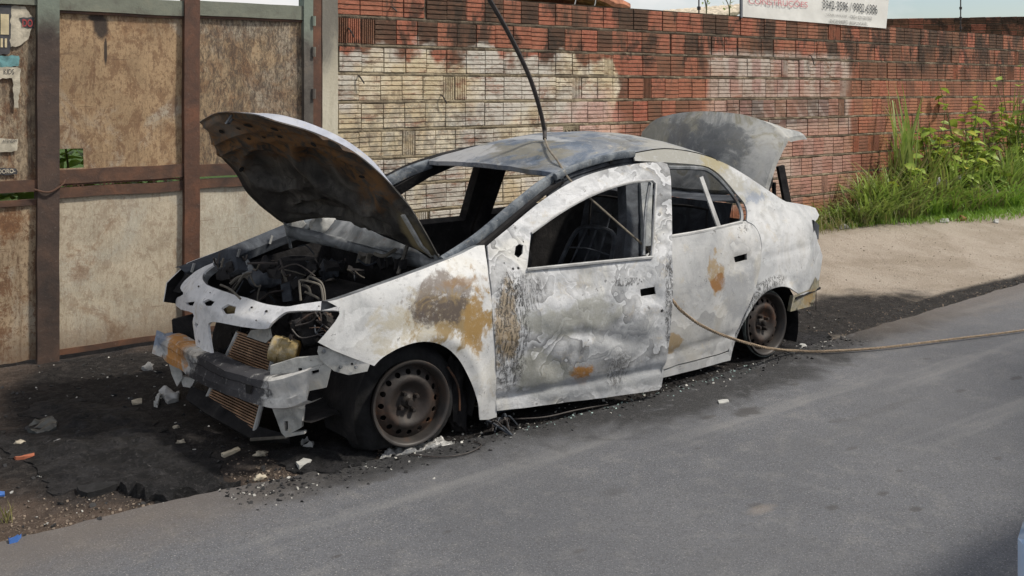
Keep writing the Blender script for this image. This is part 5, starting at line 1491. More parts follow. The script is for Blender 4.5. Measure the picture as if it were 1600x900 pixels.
# trunk lid ------------------------------------------------
tr_top = curve([PY(1003, 206, 0.56), PY(1030, 184, 0.42), PY(1088, 174, 0.12), PY(1160, 179, -0.24), PY(1205, 195, -0.42), PY(1228, 213, -0.52)])
tr_bot = curve([Vector((2.86, 0.56, 0.97)), Vector((2.83, 0.28, 0.96)), Vector((2.82, 0.0, 0.96)), Vector((2.84, -0.28, 0.97)), PY(1196, 293, -0.53)])
def lid(u, w):
    p = tr_bot(u) * (1 - w) + tr_top(u) * w
    n = Vector((-0.9, 0, 0.35)).normalized()
    return p + n * (0.05 * sin(pi * w) * (0.4 + 0.6 * sin(pi * u)) + 0.006 * nz(u * 6, w * 5, 3.0))
def lid_back(u, w):
    p = tr_top(u)
    return p + Vector((0.24 * w + 0.004 * nz(u * 8, w * 4), 0.02 * w * (2 * u - 1), -0.015 + 0.02 * (1 - (1 - w) ** 2) - 0.055 * w + 0.05 * w * sstep(0.85, 1.0, u)))
mb = MB(); V = []
nu, nv, nb = 36, 18, 8
rows_ = [[lid(i / nu, j / nv) for i in range(nu + 1)] for j in range(nv + 1)] + [[lid_back(i / nu, (j + 1) / nb) for i in range(nu + 1)] for j in range(nb)]
outer = [p for r_ in rows_ for p in r_]
inn = [p + Vector((0.03, 0, -0.03)) for p in outer]
nr = len(rows_); n1 = nu + 1; N0 = n1 * nr
ft = [(j * n1 + i, j * n1 + i + 1, (j + 1) * n1 + i + 1, (j + 1) * n1 + i) for j in range(nr - 1) for i in range(nu)]
fb = [tuple(q + N0 for q in reversed(t_)) for t_ in ft]
loop = [i for i in range(nu + 1)] + [j * n1 + nu for j in range(1, nr)] + [(nr - 1) * n1 + i for i in range(nu - 1, -1, -1)] + [j * n1 for j in range(nr - 2, 0, -1)]
fr = [(loop[k], loop[(k + 1) % len(loop)], loop[(k + 1) % len(loop)] + N0, loop[k] + N0) for k in range(len(loop))]
trunk = build('trunk_lid', outer + inn, ft + fb + fr, [M['trunk'], CH], car, fmat=[0] * len(ft) + [1] * len(fb) + [0] * len(fr), angle=60)
for Y in (-0.46, 0.46):
    MB().tube([(2.86, Y, 0.80), (2.95, Y, 0.86), (3.10, Y, 1.0), (3.10, Y, 1.12), (3.04, Y, 1.20)], 0.014, 6, sub=5).build('hinge_arm', CH, trunk)
a = PY(1219, 266, -0.48); b = PY(1231, 312, -0.50)
MB().bar(a + Vector((0, 0, 0.03)), b + Vector((0, 0, -0.05)), 0.03, 0.05).build('hinge_arm', CH, trunk)
a = PY(1209, 285, -0.44); b = PY(1210, 305, -0.44)
MB().bar(a, b + Vector((0, 0, -0.05)), 0.02, 0.02).build('hinge_arm', CH, trunk)
# tail: deck edges, rear panel, lamp pocket, bumper corner
mb = MB(); mb.grid(lambda u, w: Vector((3.20 + 0.06 * (1 - (2 * u - 1) ** 2) + 0.02 * w, lerp(-0.66, 0.66, u), lerp(0.30, 0.72, w))), 20, 8)
mb.build('rear_panel', M['scorched'], car)
dk = [Vector(q_fn(*p)) for p in topq if p[0] > 2.3]
mb = MB(); v = [q for p in dk for q in (p, p + Vector((0, 0.05, 0.010)), p + Vector((0, 0.10, 0.002)), p + Vector((0, 0.11, -0.05)))]
mb.add(v, [(4 * i + k, 4 * i + 4 + k, 4 * i + 5 + k, 4 * i + 1 + k) for i in range(len(dk) - 1) for k in range(3)])
mb.build('deck_edge', M['quarter'], car)
mb = MB()
lamp = [PY(1272, 344, -0.73), PY(1280, 352, -0.70), PY(1279, 374, -0.70), PY(1271, 364, -0.74)]
mb.add(lamp + [p + Vector((0.01, 0.06, 0)) for p in lamp], [(0, 1, 2, 3), (0, 4, 5, 1), (2, 6, 7, 3)]).build('lamp_pocket', M['char_blue'], car)
q = [PY(1240, 462, -0.83), PY(1266, 452, -0.79), PY(1279, 420, -0.73), PY(1280, 448, -0.72), PY(1276, 455, -0.73), PY(1270, 478, -0.74), PY(1235, 487, -0.80)]
mb = MB(); mb.add(q + [p + Vector((0.005, 0.03, 0)) for p in q], [(0, 1, 2, 3, 4), (0, 4, 5, 6), (0, 6, 13, 7), (6, 5, 12, 13), (5, 4, 11, 12), (11, 10, 3, 4)]).build('bumper_corner_bracket', M['rear_bracket'], car, angle=20)
MB().tube([PY(1275, 455, -0.73), PY(1275, 485, -0.73)], 0.003, 5).build('loose_wire', M['cable'], car)
MB().bar(PY(1243, 466, -0.82), PY(1281, 450, -0.71), 0.012, 0.014).build('bracket_edge', CH, car)

# nose: front cross panel ------------------------------------------------
def xf(y, z):
    """the pressed front cross panel: bowed in plan, folded back above a ridge"""
    return -0.615 + (0.235 if y < 0 else 0.085) * (y / 0.7) ** 2 + 0.95 * max(0.0, z - 0.585) + 0.10 * min(0.0, z - 0.585)
def fp_yz(px, py):
    best, bp_ = 9, None
    for k_ in range(191):
        y_ = -0.95 + 0.01 * k_; p = PY(px, py, y_); d_ = abs(p.x - xf(p.y, p.z))
        if d_ < best: best, bp_ = d_, p
    y0_ = bp_.y
    for k_ in range(41):
        y_ = y0_ - 0.01 + 0.0005 * k_; p = PY(px, py, y_); d_ = abs(p.x - xf(p.y, p.z))
        if d_ < best: best, bp_ = d_, p
    return (bp_.y, bp_.z)
fpo = [(332, 411), (309, 422), (288, 439), (282, 451), (286, 460), (276, 466), (274, 474), (282, 483), (301, 489), (301, 504), (305, 531), (309, 556), (313, 585), (336, 585), (332, 556), (327, 527), (325, 507), (336, 503), (358, 507), (387, 512), (416, 514), (423, 507), (429, 500), (442, 490), (454, 486), (488, 485), (521, 485), (530, 485), (528, 472), (509, 470), (471, 475), (446, 479), (416, 475), (387, 466), (353, 456), (324, 445), (316, 435), (320, 424), (337, 411)]
fph = [[(290, 473), (304, 471), (301, 478), (293, 477)], [(317, 471), (326, 467), (336, 471), (330, 478), (319, 478)], [(346, 481), (356, 475), (368, 479), (366, 490), (351, 491)], [(305, 503), (309, 507), (307, 513), (304, 508)], [(310, 530), (313, 533), (312, 539), (309, 535)]]
fpan = panel('front_cross_panel', smooth2([fp_yz(*q) for q in fpo] + [fp_yz(*fpo[0])], 3)[:-1], [[fp_yz(*q) for q in h] for h in fph], lambda y, z: (xf(y, z) + 0.004 * nz(y * 9, z * 9, 3.0) + 0.002 * nz(y * 24, z * 24), y, z), 0.012, (M['front_panel'], CH), car, 0.016, (1, 0, 0), angle=30)
# turned-down inner edge of the panel towards the engine
ie = [fp_yz(*q) for q in ((337, 411), (320, 424), (316, 435), (324, 445), (353, 456), (387, 466), (416, 475), (446, 479), (471, 475), (509, 470), (528, 472))]
ie = [Vector((xf(*q), q[0], q[1])) for q in smooth2(ie, 4)]
mb = MB(); mb.add([p for q in ie for p in (q + Vector((0.004, 0, 0)), q + Vector((0.03, 0, -0.035)))], [(2 * i_, 2 * i_ + 1, 2 * i_ + 3, 2 * i_ + 2) for i_ in range(len(ie) - 1)])
mb.build('panel_flange', M['scorched'], fpan)
for x, y, r in ((312, 447, 0.006), (395, 480, 0.007), (418, 486, 0.008), (402, 500, 0.004), (330, 457, 0.004), (500, 478, 0.004)):
    q = fp_yz(x, y); c = Vector((xf(*q) - 0.006, q[0], q[1]))
    ez = Vector((xf(q[0], q[1] + 0.01) - xf(*q), 0, 0.01)).normalized()
    MB().add([c + Vector((0, 1.7 * r * cos(a_), 0)) + ez * (0.8 * r * sin(a_)) for a_ in [2 * pi * k_ / 10 for k_ in range(10)]], [tuple(range(10))]).build('bolt_hole', M['dark_hole'], fpan)
# lower lip with the lock pocket, the lock post, far lamp bracket
def slab(name, pts, th, mat, parent=car, holes=(), X=None, Yv=None):
    """flat plate from picture points (x, y, lateral place)"""
    P = [PY(*p) for p in pts]
    c = sum(P, Vector()) / len(P)
    n = Vector((0, 0, 0))
    for a, b in zip(P, P[1:] + P[:1]): n += (a - c).cross(b - c)
    n.normalize()
    if n.dot(Vector(CAM) - c) < 0: n = -n
    e1 = (P[1] - P[0]).normalized(); e1 = (e1 - n * e1.dot(n)).normalized(); e2 = n.cross(e1)
    o2 = [((p - c).dot(e1), (p - c).dot(e2)) for p in P]
    def to2(q):
        d = ray(q[0], q[1]); t_ = (c - Vector(CAM)).dot(n) / d.dot(n); w = Vector(CAM) + d * t_
        return ((w - c).dot(e1), (w - c).dot(e2))
    hs = [[to2(q) for q in h] for h in holes]
    return panel(name, o2, hs, lambda x, y: c + e1 * x + e2 * y + n * (0.004 * nz(x * 12, y * 12, c.x * 9)), th, (mat, CH), parent, 0.03, -n, angle=30)
MB().box(PY(358, 484, 0.16), (0.05, 0.09, 0.05), Matrix.Rotation(0.5, 3, 'X'), 0.008).build('hood_lock', M['canister'], car)
slab('support_plate', [(392, 516, -.18), (420, 512, -.36), (424, 528, -.38), (415, 536, -.33), (385, 526, -.14)], 0.008, M['bracket'], car)

# bumper beam: a boxed channel with open ends ------------------------------------------------
top_f = catmull([PY(*q) for q in ((243, 527, .56), (262, 533, .40), (300, 553, .07), (345, 575, -.26), (385, 588, -.50), (420, 596, -.68), (452, 590, -.78), (480, 580, -.83))], 6)
bot_f = catmull([PY(*q) for q in ((243, 553, .55), (262, 566, .39), (298, 590, .07), (340, 612, -.26), (380, 626, -.50), (418, 636, -.68), (452, 636, -.77), (478, 626, -.82))], 6)
mb = MB(); V = []
m = len(top_f)
for i in range(m):
    a, b = top_f[i], bot_f[i]
    back_ = Vector((0.085, 0.02, 0.0))
    V += [a + back_ + Vector((0, 0, 0.012)), a + Vector((0.02, 0, 0.012)), a, a.lerp(b, 0.30), a.lerp(b, 0.36) + Vector((0.005, 0, 0)), a.lerp(b, 0.64) + Vector((0.005, 0, 0)), a.lerp(b, 0.70), b, b + Vector((0.02, 0, -0.008)), b + back_ + Vector((0, 0, -0.008))]
k0 = 10
mb.add(V, [(k0 * i + k, k0 * i + k + 1, k0 * i + k0 + k + 1, k0 * i + k0 + k) for i in range(m - 1) for k in range(k0 - 1)])
mb.add([p + Vector((0.008, 0.0, 0)) for p in V], [(k0 * i + k0 + k, k0 * i + k0 + k + 1, k0 * i + k + 1, k0 * i + k) for i in range(m - 1) for k in range(k0 - 1)])
for p in mb.v:
    p.x += 0.012 * nz(p.y * 6, p.z * 9, 2.0) + 0.005 * nz(p.y * 22, p.z * 22, 5.0); p.z += 0.010 * nz(p.y * 5, p.z * 6, 8.0) + 0.003 * nz(p.y * 20, p.z * 20, 1.0)
beam = mb.build('bumper_beam', M['bumper_beam'], car, angle=35)
slab('beam_end_cap', [(238, 522, .56), (246, 516, .58), (258, 522, .52), (256, 540, .46), (252, 558, .46), (241, 553, .54)], 0.02, M['bumper_beam'], beam)
slab('beam_hole', [(383, 600, -.53), (392, 602, -.57), (391, 616, -.56), (384, 614, -.53)], 0.002, M['dark_hole'], beam)
# crash box and its lower leg on the near side
slab('crash_box', [(422, 572, -.60), (462, 560, -.68), (500, 556, -.74), (518, 575, -.77), (510, 605, -.76), (482, 612, -.72), (474, 640, -.70), (440, 634, -.63), (424, 620, -.60)], 0.02, M['bracket'], car, [[(486, 580), (498, 577), (499, 582), (487, 586)], [(466, 575), (472, 575), (472, 588), (467, 590)]])
slab('lower_leg', [(424, 636, -.56), (474, 638, -.68), (471, 668, -.67), (456, 676, -.63), (476, 674, -.68), (476, 678, -.68), (446, 684, -.61), (440, 676, -.59)], 0.02, M['bracket'], car, [[(444, 658), (450, 658), (450, 673), (445, 673)]])
slab('far_leg', [(281, 588, .40), (306, 592, .32), (298, 606, .34), (286, 604, .38)], 0.03, M['bracket'], car)
# fallen condenser with its fins, upper and lower stretch visible over and under the beam
def condenser():
    tl, tr_, br, bl_ = PY(372, 519, -.05), PY(432, 540, -.32), PY(396, 682, -.30), PY(315, 640, .10)
    nrm_ = (tr_ - tl).cross(bl_ - tl).normalized()
    if nrm_.dot(Vector(CAM) - tl) < 0: nrm_ = -nrm_
    mb = MB(); mb.add([p - nrm_ * 0.012 for p in (tl, tr_, br, bl_)], [(0, 1, 2, 3)])
    root = mb.build('condenser', M['char'], car)
    n = 34
    for i in range(n + 1):
        s = i / n
        a, b = tl.lerp(bl_, s), tr_.lerp(br, s)
        w = nrm_ * (0.003 * nz(s * 20, 3.0))
        MB().bar(a + w, b + w, 0.006, 0.014, nrm_).build('fin', M['fin_copper'], root)
    for a, b in ((tl, bl_), (tr_, br)):
        MB().tube([a, b], 0.012, 8).build('header_tube', M['ash_metal'], root)
condenser()
slab('radiator_tray', [(284, 616, .15), (300, 605, .20), (330, 620, .08), (400, 668, -.28), (446, 672, -.50), (446, 682, -.52), (395, 688, -.33), (330, 655, .0)], 0.02, CH, car)
MB().tube([PY(392, 687, -.33), PY(448, 683, -.54)], 0.008, 6).build('tray_edge', M['dull_pipe'], car)
# receiver canister
cb = PY(444, 548, -.47); ax = Vector((0.30, -0.45, 0.35)).normalized()
Mc = Matrix.Translation(cb) @ Vector((-0.72, 0.62, 0.22)).normalized().to_track_quat('Z', 'Y').to_matrix().to_4x4()
pf = [(0.001, 0.062), (0.052, 0.062), (0.058, 0.056), (0.060, 0.030), (0.063, 0.028), (0.063, 0.016), (0.060, 0.014), (0.060, -0.018), (0.063, -0.020), (0.063, -0.030), (0.060, -0.032), (0.058, -0.058), (0.052, -0.064), (0.001, -0.064)]
MB().lathe(pf, Mc, 30).build('canister', M['canister'], car, angle=30)
# bracket under the fender corner
slab('fender_bracket', [(498, 541, -.76), (530, 549, -.79), (578, 570, -.84), (574, 580, -.83), (545, 586, -.80), (522, 580, -.78), (500, 562, -.76), (496, 550, -.76)], 0.01, M['bracket'], car, [[(548, 567), (552, 567), (552, 571), (548, 571)]])
for x, y, YY in ((506, 549, -.775), (532, 573, -.795), (556, 573, -.825)):
    c = PY(x, y, YY)
    MB().lathe([(0.001, 0.008), (0.007, 0.008), (0.010, 0.0)], Matrix.Translation(c) @ Matrix.Rotation(radians(90), 4, 'X'), 8).build('bolt', M['scorched'], car)
# wrecked lamp: scraps of wiring and melted housing in the near lamp hole
rl = random.Random(5)
for k in range(9):
    a = PY(rl.uniform(455, 500), rl.uniform(492, 520), -.60); b = PY(rl.uniform(495, 526), rl.uniform(486, 545), -.66)
    mpt = (a + b) / 2 + Vector((rl.uniform(-.03, .03), 0, rl.uniform(-.03, .04)))
    MB().tube([a, mpt, b], rl.uniform(0.003, 0.006), 5, sub=5).build('wire', M[rl.choice(['cable', 'cable', 'char_blue', 'rim'])], car)
def lump(name, c, r, mat, parent=car, n=10, amp=0.35, seed=0.0, squash=(1, 1, 1)):
    mb = MB(); v, f = [], []
    for j in range(n + 1):
        th = pi * j / n
        for i in range(2 * n):
            ph = pi * i / n
            d = Vector((sin(th) * cos(ph), sin(th) * sin(ph), cos(th)))
            q = r * (1 + amp * fbm(d.x * 1.6 + seed, d.y * 1.6, d.z * 1.6, 4))
            v.append(Vector(c) + Vector((d.x * q * squash[0], d.y * q * squash[1], d.z * q * squash[2])))
    for j in range(n):
        for i in range(2 * n):
            i2 = (i + 1) % (2 * n)
            f.append((j * 2 * n + i, (j + 1) * 2 * n + i, (j + 1) * 2 * n + i2, j * 2 * n + i2))
    return mb.add(v, f).build(name, mat, parent, angle=60)
lump('melted_lamp', PY(485, 515, -.50), 0.075, CH, seed=3.0, amp=0.6)
lump('melted_lamp', PY(505, 508, -.56), 0.045, CH, seed=8.0, amp=0.8)

# engine bay ------------------------------------------------
mb = MB(); mb.grid(lambda u, w: Vector((lerp(-0.50, 0.42, u), lerp(-0.70, 0.72, w), 0.20 + 0.05 * fbm(u * 6, w * 8, 1.0))), 24, 24)
mb.build('engine_bay_floor', CH, car)
for sg in (-1, 1):
    mb = MB(); mb.grid(lambda u, w: Vector((lerp(-0.26, 0.42, u), sg * (0.66 + 0.02 * nz(u * 5, w * 5)), lerp(0.2, 0.66 + 0.12 * u, w))), 16, 8)
    mb.build('inner_apron', CH, car)
mb = MB(); mb.box((0.0, 0.02, 0.40), (0.42, 0.55, 0.36), Matrix.Rotation(0.08, 3, 'Z'), 0.03)
mb.box((0.02, -0.10, 0.58), (0.24, 0.36, 0.10), Matrix.Rotation(0.2, 3, 'Z'), 0.02)
for k in range(4):
    mb.tube([(-0.16, -0.22 + 0.13 * k, 0.40), (-0.22, -0.22 + 0.13 * k, 0.48), (-0.14, -0.22 + 0.13 * k, 0.60)], 0.028, 8, sub=4)
mb.lathe([(0.001, 0), (0.09, 0), (0.10, 0.02), (0.09, 0.04), (0.001, 0.04)], Matrix.Translation((-0.05, -0.34, 0.40)) @ Matrix.Rotation(radians(90), 4, 'X'), 20)
mb.build('engine', CH, car, angle=30)
lump('burnt_manifold', (-0.10, 0.16, 0.56), 0.12, M['char'], seed=1.0, amp=0.5, squash=(1, 1.3, 0.8))
# scorched alternator-like casting and bracket seen beyond the panel
lump('pump_casting', PY(412, 436, 0.12), 0.075, M['char_blue'], seed=5.0, amp=0.3, squash=(1, 1.2, 0.7))
slab('engine_bracket', [(377, 406, .30), (386, 404, .28), (400, 425, .22), (396, 445, .22), (378, 430, .28)], 0.012, M['scorched'], car, [[(383, 414), (387, 414), (386, 422), (383, 422)]])
slab('engine_bracket', [(438, 445, .02), (452, 440, -.02), (456, 470, -.04), (442, 472, .0)], 0.012, M['char_blue'], car)
for pts, r in ([((362, 458, .22), (375, 438, .20), (385, 428, .18), (415, 424, .10), (440, 424, .02), (447, 440, .0)), 0.008], [((360, 444, .24), (372, 434, .22), (385, 432, .18), (391, 440, .16)), 0.009],
               [((407, 445, .05), (403, 460, .05), (402, 471, .05)), 0.004],
               [((470, 470, -.38), (468, 445, -.34), (470, 438, -.33), (495, 443, -.38), (502, 450, -.40), (505, 470, -.45)), 0.0055], [((480, 438, -.33), (484, 432, -.33), (500, 440, -.38), (506, 452, -.40), (508, 470, -.45)), 0.0055],
               [((472, 445, -.33), (482, 450, -.34), (486, 462, -.35)), 0.0075], [((476, 456, -.34), (490, 462, -.36), (500, 468, -.40)), 0.006],
               [((585, 396, -.30), (600, 400, -.34), (618, 390, -.30)), 0.010]):
    MB().tube([PY(*q) for q in pts], r, 6, sub=5).build('pipe', M['dull_pipe'], car)
# strut towers and cowl beam with the bits behind it
for sg in (-1, 1):
    MB().lathe([(0.13, -0.3), (0.115, 0.0), (0.10, 0.03), (0.05, 0.035), (0.045, 0.02), (0.001, 0.02)], Matrix.Translation((0.10, sg * 0.55, 0.66)), 20).build('strut_tower', CH, car)
cw = [PY(*q) for q in ((452, 362, .56), (470, 366, .48), (520, 377, .26), (570, 390, 0.02), (620, 403, -.24), (660, 410, -.46), (684, 413, -.58))]
MB().tube(cw, [0.034, 0.036, 0.033, 0.031, 0.030, 0.028, 0.022], 10, sub=5, flat=0.7).build('cowl_beam', M['scorched'], car)
slab('cowl_panel', [(470, 356, .52), (520, 346, .40), (556, 350, .20), (600, 370, -.10), (650, 388, -.40), (672, 404, -.54), (600, 394, -.16), (530, 374, .22)], 0.006, M['scorched'], car)
lump('heater_casing', PY(507, 353, .42), 0.075, M['bracket'], seed=2.0, amp=0.35)
slab('cowl_bracket', [(446, 352, .58), (470, 340, .54), (478, 350, .50), (462, 366, .54)], 0.01, M['bracket'], car)
MB().bar(PY(622, 428, -.40), PY(639, 376, -.34), 0.016, 0.012).build('hood_stay', M['dull_pipe'], car)
for k in range(7):
    x = 568 + 10 * k + rl.uniform(-3, 3)
    MB().box(PY(x, 405 + 1.2 * k + rl.uniform(-3, 3), -.08 - .05 * k), (0.03, 0.03, 0.05), Matrix.Rotation(rl.uniform(-.5, .5), 3, 'X'), 0.01).build('burnt_fitting', M[rl.choice(['scorched', 'char_blue', 'char', 'dull_pipe'])], car)
for k in range(34):
    a = PY(rl.uniform(330, 560), rl.uniform(395, 458), rl.uniform(-.25, .40)); b = a + Vector((rl.uniform(-.12, .12), rl.uniform(-.2, .2), rl.uniform(-.08, .05)))
    MB().tube([a, (a + b) / 2 + Vector((0, 0, rl.uniform(-.05, .06))), b], rl.uniform(0.003, 0.007), 5, sub=4).build('wire', M[rl.choice(['cable', 'cable', 'char_blue', 'dull_pipe'])], car)

for k in range(26):
    c = PY(rl.uniform(345, 600), rl.uniform(405, 450), rl.uniform(-.2, .35))
    if rl.random() < 0.5: lump('burnt_fitting', c, rl.uniform(0.02, 0.05), M[rl.choice(['char', 'char', 'char', 'char_blue'])], seed=k * 1.7, n=6, amp=0.7)
    else: MB().box(c, (rl.uniform(.02, .09), rl.uniform(.02, .09), rl.uniform(.01, .06)), Matrix.Rotation(rl.uniform(-1, 1), 3, 'X') @ Matrix.Rotation(rl.uniform(-1, 1), 3, 'Z'), 0.012).build('burnt_fitting', M[rl.choice(['char', 'char', 'char_blue'])], car)
for k in range(30):
    a = PY(rl.uniform(340, 425), rl.uniform(505, 560), rl.uniform(.0, .25)); b = a + Vector((rl.uniform(-.1, .1), rl.uniform(-.15, .15), rl.uniform(-.1, .06)))
    MB().tube([a, (a + b) / 2 + Vector((0, 0, rl.uniform(-.05, .04))), b], rl.uniform(0.003, 0.006), 5, sub=4).build('wire', M[rl.choice(['cable', 'cable', 'char_blue', 'rim'])], car)
for k in range(14):
    a = PY(rl.uniform(455, 520), rl.uniform(490, 535), rl.uniform(-.55, -.40))
    lump('burnt_fitting', a, rl.uniform(0.012, 0.03), M[rl.choice(['char', 'char', 'rim', 'char_blue'])], seed=k * 2.3, n=6, amp=0.8)

slab('torn_bracket', [(262, 560, .46), (280, 565, .40), (286, 590, .38), (276, 604, .40), (268, 585, .43)], 0.008, M['bracket'], car)
slab('torn_bracket', [(344, 560, .10), (362, 566, .02), (360, 576, .02), (346, 572, .10)], 0.008, M['scorched'], car)
slab('hanging_shield', [(300, 500, .40), (318, 505, .34), (320, 545, .34), (296, 560, .40)], 0.01, CH, car)
slab('melted_duct', [(268, 500, .52), (300, 492, .46), (302, 560, .46), (272, 545, .52)], 0.03, CH, car)

# wheels ------------------------------------------------
RR = 0.208
def wheel(cx, cy, cz, steer, tilt, name, tyre=None):
    # local z = outward axle direction
    ax = Vector((sin(steer) * -1.0, -cos(steer), sin(tilt))).normalized()
    if cy > 0: ax = Vector((ax.x, -ax.y, ax.z))
    q = ax.to_track_quat('Z', 'X').to_matrix().to_4x4()
    Mw = Matrix.Translation((cx, cy, cz)) @ q @ Matrix.Scale(0.94, 4)
    def disc(r):   # axial place of the pressed disc
        return interp([(0.0, -0.010), (0.026, -0.010), (0.030, -0.026), (0.060, -0.028), (0.075, -0.020), (0.100, 0.000), (0.118, 0.003), (0.128, -0.006), (0.150, -0.014), (0.172, -0.030)], r)
    holes = [circle2d(0.147 * cos(2 * pi * k / 16), 0.147 * sin(2 * pi * k / 16), 0.0140, 10) for k in range(16)]
    root = panel('wheel', circle2d(0, 0, 0.176, 48), holes, lambda x, y: Mw @ Vector((x, y, disc(math.hypot(x, y)))), 0.004, (M['rim'], CH), car, 0.012, -ax, angle=50)
    lipm = [(0.174, -0.036), (0.178, -0.010), (0.186, 0.006), (0.190, 0.020), (0.196, 0.026), (0.204, 0.027), (RR, 0.020), (RR, 0.012), (0.201, 0.010), (0.196, -0.004), (0.188, -0.02), (0.186, -0.10), (0.196, -0.13), (0.206, -0.135), (0.206, -0.145), (0.174, -0.14)]
    MB().lathe(lipm, Mw, 64, True).build('rim_barrel', M['rim_lip'], root)
    MB().lathe([(0.001, -0.06), (0.172, -0.06)], Mw, 40).build('brake_disc', CH, root)
    MB().lathe([(0.001, 0.014), (0.014, 0.013), (0.018, 0.006), (0.020, -0.012)], Mw, 18).build('hub_cap', M['rim'], root)
    for k in range(4):
        a = 2 * pi * k / 4 + 0.5
        MB().lathe([(0.001, 0.006), (0.009, 0.005), (0.011, -0.003), (0.013, -0.03)], Mw @ Matrix.Translation((0.048 * cos(a), 0.048 * sin(a), 0)), 8).build('wheel_bolt', M['rim'], root)
    return root, Mw
wf, Mf = wheel(-0.012, -0.80, 0.213, radians(8), radians(2), 'front')
wr, Mr = wheel(2.600, -0.795, 0.200, 0.0, radians(1), 'rear')
wheel(0.0, 0.76, 0.207, 0.12, 0.0, 'front')
wheel(2.62, 0.79, 0.200, 0.0, 0.0, 'rear')
# burnt tyre: a sagging charred carcass hanging behind the front rim
def tyre_pt(u, w):
    a = 2 * pi * u; s = w * 2 - 1
    r = 0.302 - 0.035 * s * s + 0.012 * fbm(cos(a) * 2.2, sin(a) * 2.2, w * 2.0) + 0.003 * sin(a * 60) * (1 - abs(s))
    p = Mf @ Vector((r * cos(a), r * sin(a), -0.045 - 0.115 * (w)))
    p.z = max(p.z, 0.012 + 0.004 * abs(nz(u * 40, w * 9)))
    p.x -= 0.02
    return p
mb = MB()
def section(u, w):
    # closed ring section: inner face, tread, outer face
    if w < 0.3:
        q = w / 0.3; p0 = tyre_pt(u, 0.0); a = 2 * pi * u; c = Mf @ Vector((0.20 * cos(a), 0.20 * sin(a), -0.02))
        return c.lerp(p0, q)
    if w > 0.7:
        q = (w - 0.7) / 0.3; p0 = tyre_pt(u, 1.0); a = 2 * pi * u; c = Mf @ Vector((0.19 * cos(a), 0.19 * sin(a), -0.14))
        return p0.lerp(c, q)
    return tyre_pt(u, (w - 0.3) / 0.4)
mb.grid(section, 96, 20)
mb.build('tyre', M['tyre_char'], wf, angle=60)
# bead wires left on the rear rim
simple('bead_wire', (0.22, 0.25, 0.24), 0.4, 0.5, 0.4, 20)
for k in range(3):
    rr_ = 0.2095 + 0.003 * k
    MB().lathe([(rr_ + 0.002 * cos(a), -0.01 + 0.012 * k + 0.002 * sin(a)) for a in [2 * pi * j / 5 for j in range(5)]], Mr, 60, True).build('bead_wire', M['bead_wire'], wr)
# sagging burnt wheel arch liner and brake hose behind the front wheel
lump('liner_remains', (0.30, -0.72, 0.17), 0.10, CH, seed=12.0, amp=0.6, squash=(0.7, 0.5, 1.6))
MB().tube([(0.20, -0.80, 0.34), (0.26, -0.80, 0.24), (0.27, -0.80, 0.12)], 0.006, 5, sub=5).build('brake_hose', M['rim'], car)
# ------------------------------------------------------------------ cable, wire and tow rope
def rope_mesh(name, pts, r, mat, strands=3, twist=40.0, n=5, parent=None):
    """laid rope: strands wound round the path"""
    P = catmull([Vector(p) for p in pts], 24); mb = MB()
    L = [0.0]
    for a, b in zip(P, P[1:]): L.append(L[-1] + (b - a).length)
    for s in range(strands):
        q = []
        for i, p in enumerate(P):
            t_ = (P[min(i + 1, len(P) - 1)] - P[max(i - 1, 0)]).normalized()
            u = t_.orthogonal().normalized(); u = (Vector((0, 0, 1)) - t_ * t_.z); u = u.normalized() if u.length > 1e-3 else t_.orthogonal().normalized()
            w = t_.cross(u); a = L[i] * twist + 2 * pi * s / strands
            q.append(p + u * (cos(a) * r * 0.55) + w * (sin(a) * r * 0.55))
        mb.tube(q, r * 0.58, n)
    return mb.build(name, mat, parent)
top = [PY(742, -40, -0.35), PY(765, 0, -0.33), PY(786, 36, -0.30), PY(808, 78, -0.27), PY(828, 122, -0.24), PY(842, 165, -0.2), PY(850, 200, -0.1), on_roof(851, 219, 0.01)]
hi = [Vector((-1.6, 0.2, 4.6)), Vector((-0.2, -0.2, 3.2))]
cable = thing('hanging_cable', 'dark cable hanging from above onto the roof with a thin wire trailing to the door', 'cable', (top[-1].x, top[-1].y, 0))
MB().tube(hi + top, [0.014, 0.014, 0.0135, 0.013, 0.0125], 8, sub=8).build('cable_sheath', M['cable'], cable)
thin = [on_roof(851, 219, 0.012), on_roof(857, 236, 0.014), on_roof(870, 254, 0.016), PY(887, 277, -0.66), PY(900, 290, -0.76), PY(921, 309, -0.80), PY(965, 348, -0.86), PY(1012, 390, -0.92), PY(1014, 400, -0.90)]
MB().tube(thin, 0.006, 6, sub=8).build('thin_wire', M['thin_wire'], cable)
tow = [PY(1040, 458, -0.84), PY(1050, 468, -0.93), PY(1065, 486, -0.97), PY(1095, 508, -1.0), PY(1130, 524, -1.0), PY(1170, 537, -0.99), PY(1205, 545, -0.98)]
tow += [PZ(1240, 548, 0.03), PZ(1290, 549, 0.025), PZ(1380, 543, 0.025), PZ(1480, 531, 0.025), PZ(1600, 516, 0.025), PZ(1750, 495, 0.025), PZ(1950, 468, 0.025)]
tag(rope_mesh('tow_rope', tow, 0.0085, M['rope'], 3, 95.0), 'brown laid rope running from the car door across the asphalt', 'rope')

